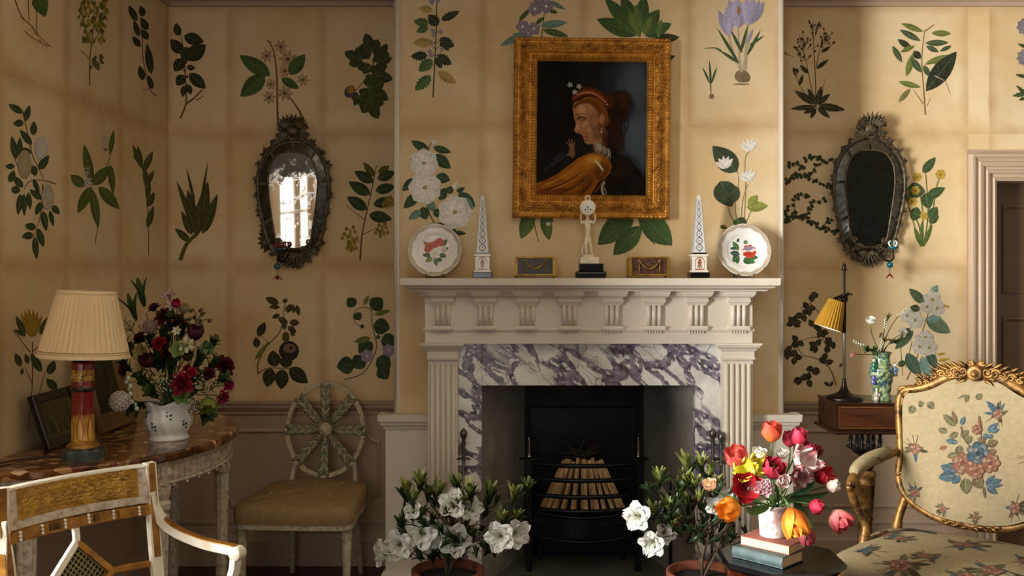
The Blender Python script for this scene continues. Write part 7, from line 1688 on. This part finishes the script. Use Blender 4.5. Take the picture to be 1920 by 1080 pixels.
# ------------------------------------------------------------------ figured vase on the work table
FV = Vector((1.565, 4.20, .872)); fv = thing('figured_vase', 'green mottled porcelain vase with small climbing figures', 'vase', FV)
fpz = [(0, 0), (.040, 0), (.042, .006), (.036, .03), (.044, .08), (.052, .115), (.046, .145), (.034, .165), (.034, .19), (.042, .208), (.038, .208), (.03, .19), (.03, .02), (0, .02)]
g_ = random.Random(3)
dense = []
for (a, b_), (c_, d_) in zip(fpz[:10], fpz[1:10]):
    for k in range(5): dense.append((a + (c_ - a) * k / 5, b_ + (d_ - b_) * k / 5))
dense += fpz[9:]
cols = [[lin(g_.choice(('#6d8a5c', '#3c5a4c', '#8f9a5c', '#46607a', '#9aa47c', '#2c4038', '#77884c'))) for k in range(30)] for i in range(len(dense))]
part('body', MB().lathe(dense, 60, colf=lambda i, th: cols[i][int(th / (2 * pi) * 30) % 30], mod=lambda th, i: 1 + .04 * sin(i * 1.6 + .6 * sin(3 * th))), MAT['china'], fv)
def figurine(x, y, z, s, robe, lab):
    q = MB(); q.col = lin(robe); q.lathe([(0, 0), (.010, 0), (.012, .012), (.008, .026), (.009, .036), (.004, .043), (0, .044)], 10, (x, y, z)); q.tube([(x - .008, y, z + .034), (x - .012, y - .008, z + .024), (x - .002, y - .012, z + .022)], .0035, 6); q.tube([(x + .008, y, z + .034), (x + .012, y - .008, z + .026), (x + .004, y - .012, z + .022)], .0035, 6)
    o = part('figurine', q, MAT['china'], fv, label=lab)
    q = MB(); q.col = lin('#e8dcc8'); q.ball((x, y - .001, z + .050), (.0055, .0055, .007)); part('head', q, MAT['china'], o); q = MB(); q.col = lin('#1c1814'); q.ball((x, y + .001, z + .054), (.0054, .0054, .005)); part('hair', q, MAT['china'], o)
figurine(-.044, -.028, .125, 1, '#2f6a52', 'figure in a green robe'); figurine(.050, -.022, .105, 1, '#5a7488', 'figure in a blue robe'); figurine(-.045, -.028, .068, 1, '#5a5a8c', 'figure in a violet robe'); figurine(-.034, -.034, .0, 1, '#b5a8a0', 'figure in a pale robe')
FM = FV + Vector((0, 0, .17))
for kind, px, py, D, s, ax, c0, c1, c2, nm, lab in (
 ('rose', 1633, 604, 4.16, 14, (-.1, -.5, .9), '#d8d6c0', '#eeece2', None, 'rose', 'white rose standing above the figured vase'),
 ('rose', 1602, 664, 4.14, 9, (-.9, -.4, .1), '#b8706c', '#d8a49a', None, 'rose', 'small pink rose hanging left of the figured vase'),
 ('bells', 1660, 612, 4.16, 12, (.2, -.2, 1), '#efece0', '#d8dcc0', None, 'white_bells', 'white bell flowers right of the white rose'),
 ('bells', 1688, 588, 4.16, 11, (.6, -.2, .8), '#efece0', '#d8dcc0', None, 'white_bells', 'white bell flowers at the top right of the figured vase'),
 ('bells', 1614, 645, 4.15, 12, (-.8, -.2, .5), '#efece0', '#d8dcc0', None, 'white_bells', 'white bell flowers left above the vase mouth'),
 ('bells', 1650, 650, 4.14, 11, (.0, -.4, 1), '#efece0', '#d8dcc0', None, 'white_bells', 'white bell flowers in the vase mouth'),
 ('star', 1692, 628, 4.15, 8, (.5, -.8, .2), '#c9b0ac', '#ddd0c8', '#a8965a', 'pink_blossom', 'pale pink blossom on the right above the vase'),
 ('frit', 1660, 635, 4.16, 16, (.2, -.2, 1), '#5a4a28', '#7a5a34', None, 'bud_sprig', 'thin sprig with brown buds in the figured vase'),
 ('leafspray', 1640, 655, 4.16, 14, (-.2, -.3, 1), '#38502a', '#5a7034', None, 'leaf_sprig', 'green leaves at the mouth of the figured vase'),
 ('leafspray', 1680, 640, 4.16, 15, (.8, -.3, .3), '#30482c', '#4a6434', None, 'leaf_sprig', 'green leaves reaching right from the figured vase'),
 ('leafspray', 1625, 655, 4.16, 14, (-.8, -.3, .3), '#34482a', '#58682e', None, 'leaf_sprig', 'green leaves reaching left from the figured vase'),
 ('blade', 1663, 600, 4.17, 10, (.25, -.1, 1), '#4a5a30', '#5e6c3a', None, 'tall_stem', 'tall bare stem rising right of the white rose')):
    p = W(px, py, D); ax = Vector(ax).normalized(); r_ = s * D / F
    t = flower(nm, lab, 'flower', FM, p - ax * r_ * .4, ax, 'flowers in the figured vase', .002, lin('#4e5e30')); place(t, bloom(kind, r_, c0, c1, c2, px), 'bloom' if kind not in ('leafspray', 'blade') else 'leaves', p - ax * r_ * .4, ax, rnd.uniform(0, 6))

# ------------------------------------------------------------------ azaleas in terracotta pots
def azalea(label, potpx, D, rim_py, blooms, tufts, darkn, seed):
    g = random.Random(seed); rim = W(potpx, rim_py, D); pr = .125; ph = rim.z
    t = thing('potted_azalea', label, 'potted plant', (rim.x, D, 0), 0, 'white azaleas in terracotta pots by the hearth')
    o0 = Vector((rim.x, D, 0))
    part('pot', MB().lathe([(0, 0), (pr * .68, 0), (pr * .95, ph - .06), (pr * 1.04, ph - .058), (pr * 1.06, ph - .004), (pr * 1.02, ph), (pr * .93, ph - .002), (pr * .9, ph - .05), (0, ph - .05)], 32), MAT['terracotta'], t)
    part('soil', MB().lathe([(pr * .92, ph - .03), (pr * .5, ph - .022), (0, ph - .02)], 24), MAT['soil'], t)
    sroot = Vector((0, 0, ph - .03)); fork = [Vector((g.uniform(-.05, .05), g.uniform(-.04, .04), ph + .05 + .02 * k)) for k in range(5)]
    for f in fork: part('trunk', MB().tube([sroot, sroot.lerp(f, .5) + Vector((g.uniform(-.01, .01), 0, 0)), f], [.006, .005, .004], 6), MAT['bark'], t)
    def branch(p):
        f = min(fork, key=lambda k: (k - p).length + g.uniform(0, .05)); m_ = f.lerp(p, .55) + Vector((g.uniform(-.02, .02), g.uniform(-.02, .02), .015))
        part('branch', MB().tube(spline([f, m_, p], 4), .0026, 5), MAT['bark'], t)
    def tuft(p, ax, s, cA, cB, n, nm):
        q = MB()
        for k in range(n): petal(q, k * 2.4, s * g.uniform(.8, 1.15), s * .22, R(g.uniform(6, 22)), R(g.uniform(18, 60)), .10, lin(cA), mix(lin(cA), lin(cB), g.random()), 0, 0, 5, 2, None, -s * .25 * g.random())
        o = part(nm, q, MAT['leaf'], t); o.location = p; o.rotation_mode = 'QUATERNION'; o.rotation_quaternion = quat(ax); return o
    for px, py, s, ax in blooms:
        DD = D + g.uniform(-.07, .0); p = W(px, py, DD) - o0; ax = Vector(ax).normalized(); r_ = s * DD / F; p -= ax * r_ * .6
        branch(p); o = part('blossom', bloom('azalea', r_ * 1.08, '#d9dcc8', '#f2f0ea', None, 1 + seed), None, t); o.location = p; o.rotation_mode = 'QUATERNION'; o.rotation_quaternion = quat(ax) @ Euler((0, 0, g.uniform(0, 6))).to_quaternion()
        tuft(p - ax * .01, ax, .05, '#20301a', '#3a5026', 7, 'leaf_whorl')
    for px, py, s in tufts:
        DD = D + g.uniform(-.05, .06); p = W(px, py + s * .4, DD) - o0; branch(p); tuft(p, (g.uniform(-.25, .25), g.uniform(-.4, .1), 1), s * 1.1 * DD / F, '#5f7030', '#a8ac58', 11, 'young_shoot')
        tuft(p - Vector((0, 0, .012)), (g.uniform(-.3, .3), -.3, .8), s * 1.1 * DD / F, '#22321a', '#3a4e22', 6, 'leaf_whorl')
        q = MB(); q.col = lin(g.choice(('#8a5a24', '#a8984a', '#7a5230'))); q.ball(p + Vector((0, -.006, .012)), (.006, .006, .012), 6, 8); part('bud', q, MAT['petal'], t)
    for k in range(darkn[0]):
        x0_, y0_, x1_, y1_ = darkn[1]; px, py = g.uniform(x0_, x1_), g.uniform(y0_, y1_); DD = D + g.uniform(-.08, .08); p = W(px, py, DD) - o0
        if k % 4 == 0: branch(p)
        tuft(p, (g.uniform(-.7, .7), g.uniform(-.6, .3), g.uniform(.2, 1)), .046, '#1c2a17', '#3a5022', 8, 'leaf_whorl')
azalea('white azalea in a terracotta pot between chair and hearth', 840, 3.47, 1066,
  [(716, 1036, 24, (-.9, -.4, .1)), (748, 1022, 28, (-.3, -.9, .1)), (792, 1000, 30, (-.2, -.9, .3)), (822, 1003, 26, (.0, -.9, .3)), (852, 1012, 30, (.2, -.9, .1)), (850, 946, 28, (0, -.8, .6)), (882, 954, 24, (.4, -.8, .4)), (938, 1006, 28, (-.2, -.9, .1)), (968, 1000, 26, (.5, -.8, .1)), (805, 1015, 22, (0, -1, -.2)), (775, 958, 18, (-.4, -.8, .5))],
  [(762, 915, 34), (786, 900, 36), (802, 920, 32), (820, 918, 34), (858, 905, 34), (884, 918, 34), (918, 920, 34), (962, 922, 34), (990, 908, 30), (938, 968, 32), (966, 968, 30), (756, 972, 28), (782, 975, 30), (884, 1000, 26), (834, 940, 30), (812, 1035, 30), (838, 1035, 30), (775, 930, 30), (872, 935, 28), (905, 945, 26)],
  (84, (755, 935, 930, 1050)), 11)
azalea('white azalea in a terracotta pot between hearth and octagonal table', 1318, 3.47, 1070,
  [(1197, 968, 27, (-.5, -.8, .2)), (1224, 1018, 25, (-.4, -.8, -.2)), (1246, 1000, 20, (.2, -.9, .2)), (1362, 938, 22, (.3, -.8, .3)), (1340, 950, 18, (.0, -.8, .4))],
  [(1235, 893, 34), (1290, 868, 36), (1316, 866, 30), (1330, 880, 34), (1272, 918, 38), (1225, 955, 32), (1292, 940, 36), (1250, 945, 30), (1345, 905, 30), (1300, 905, 34), (1262, 975, 28), (1370, 1000, 26), (1310, 930, 30), (1240, 990, 26), (1285, 895, 32)],
  (84, (1215, 905, 1400, 1020)), 23)
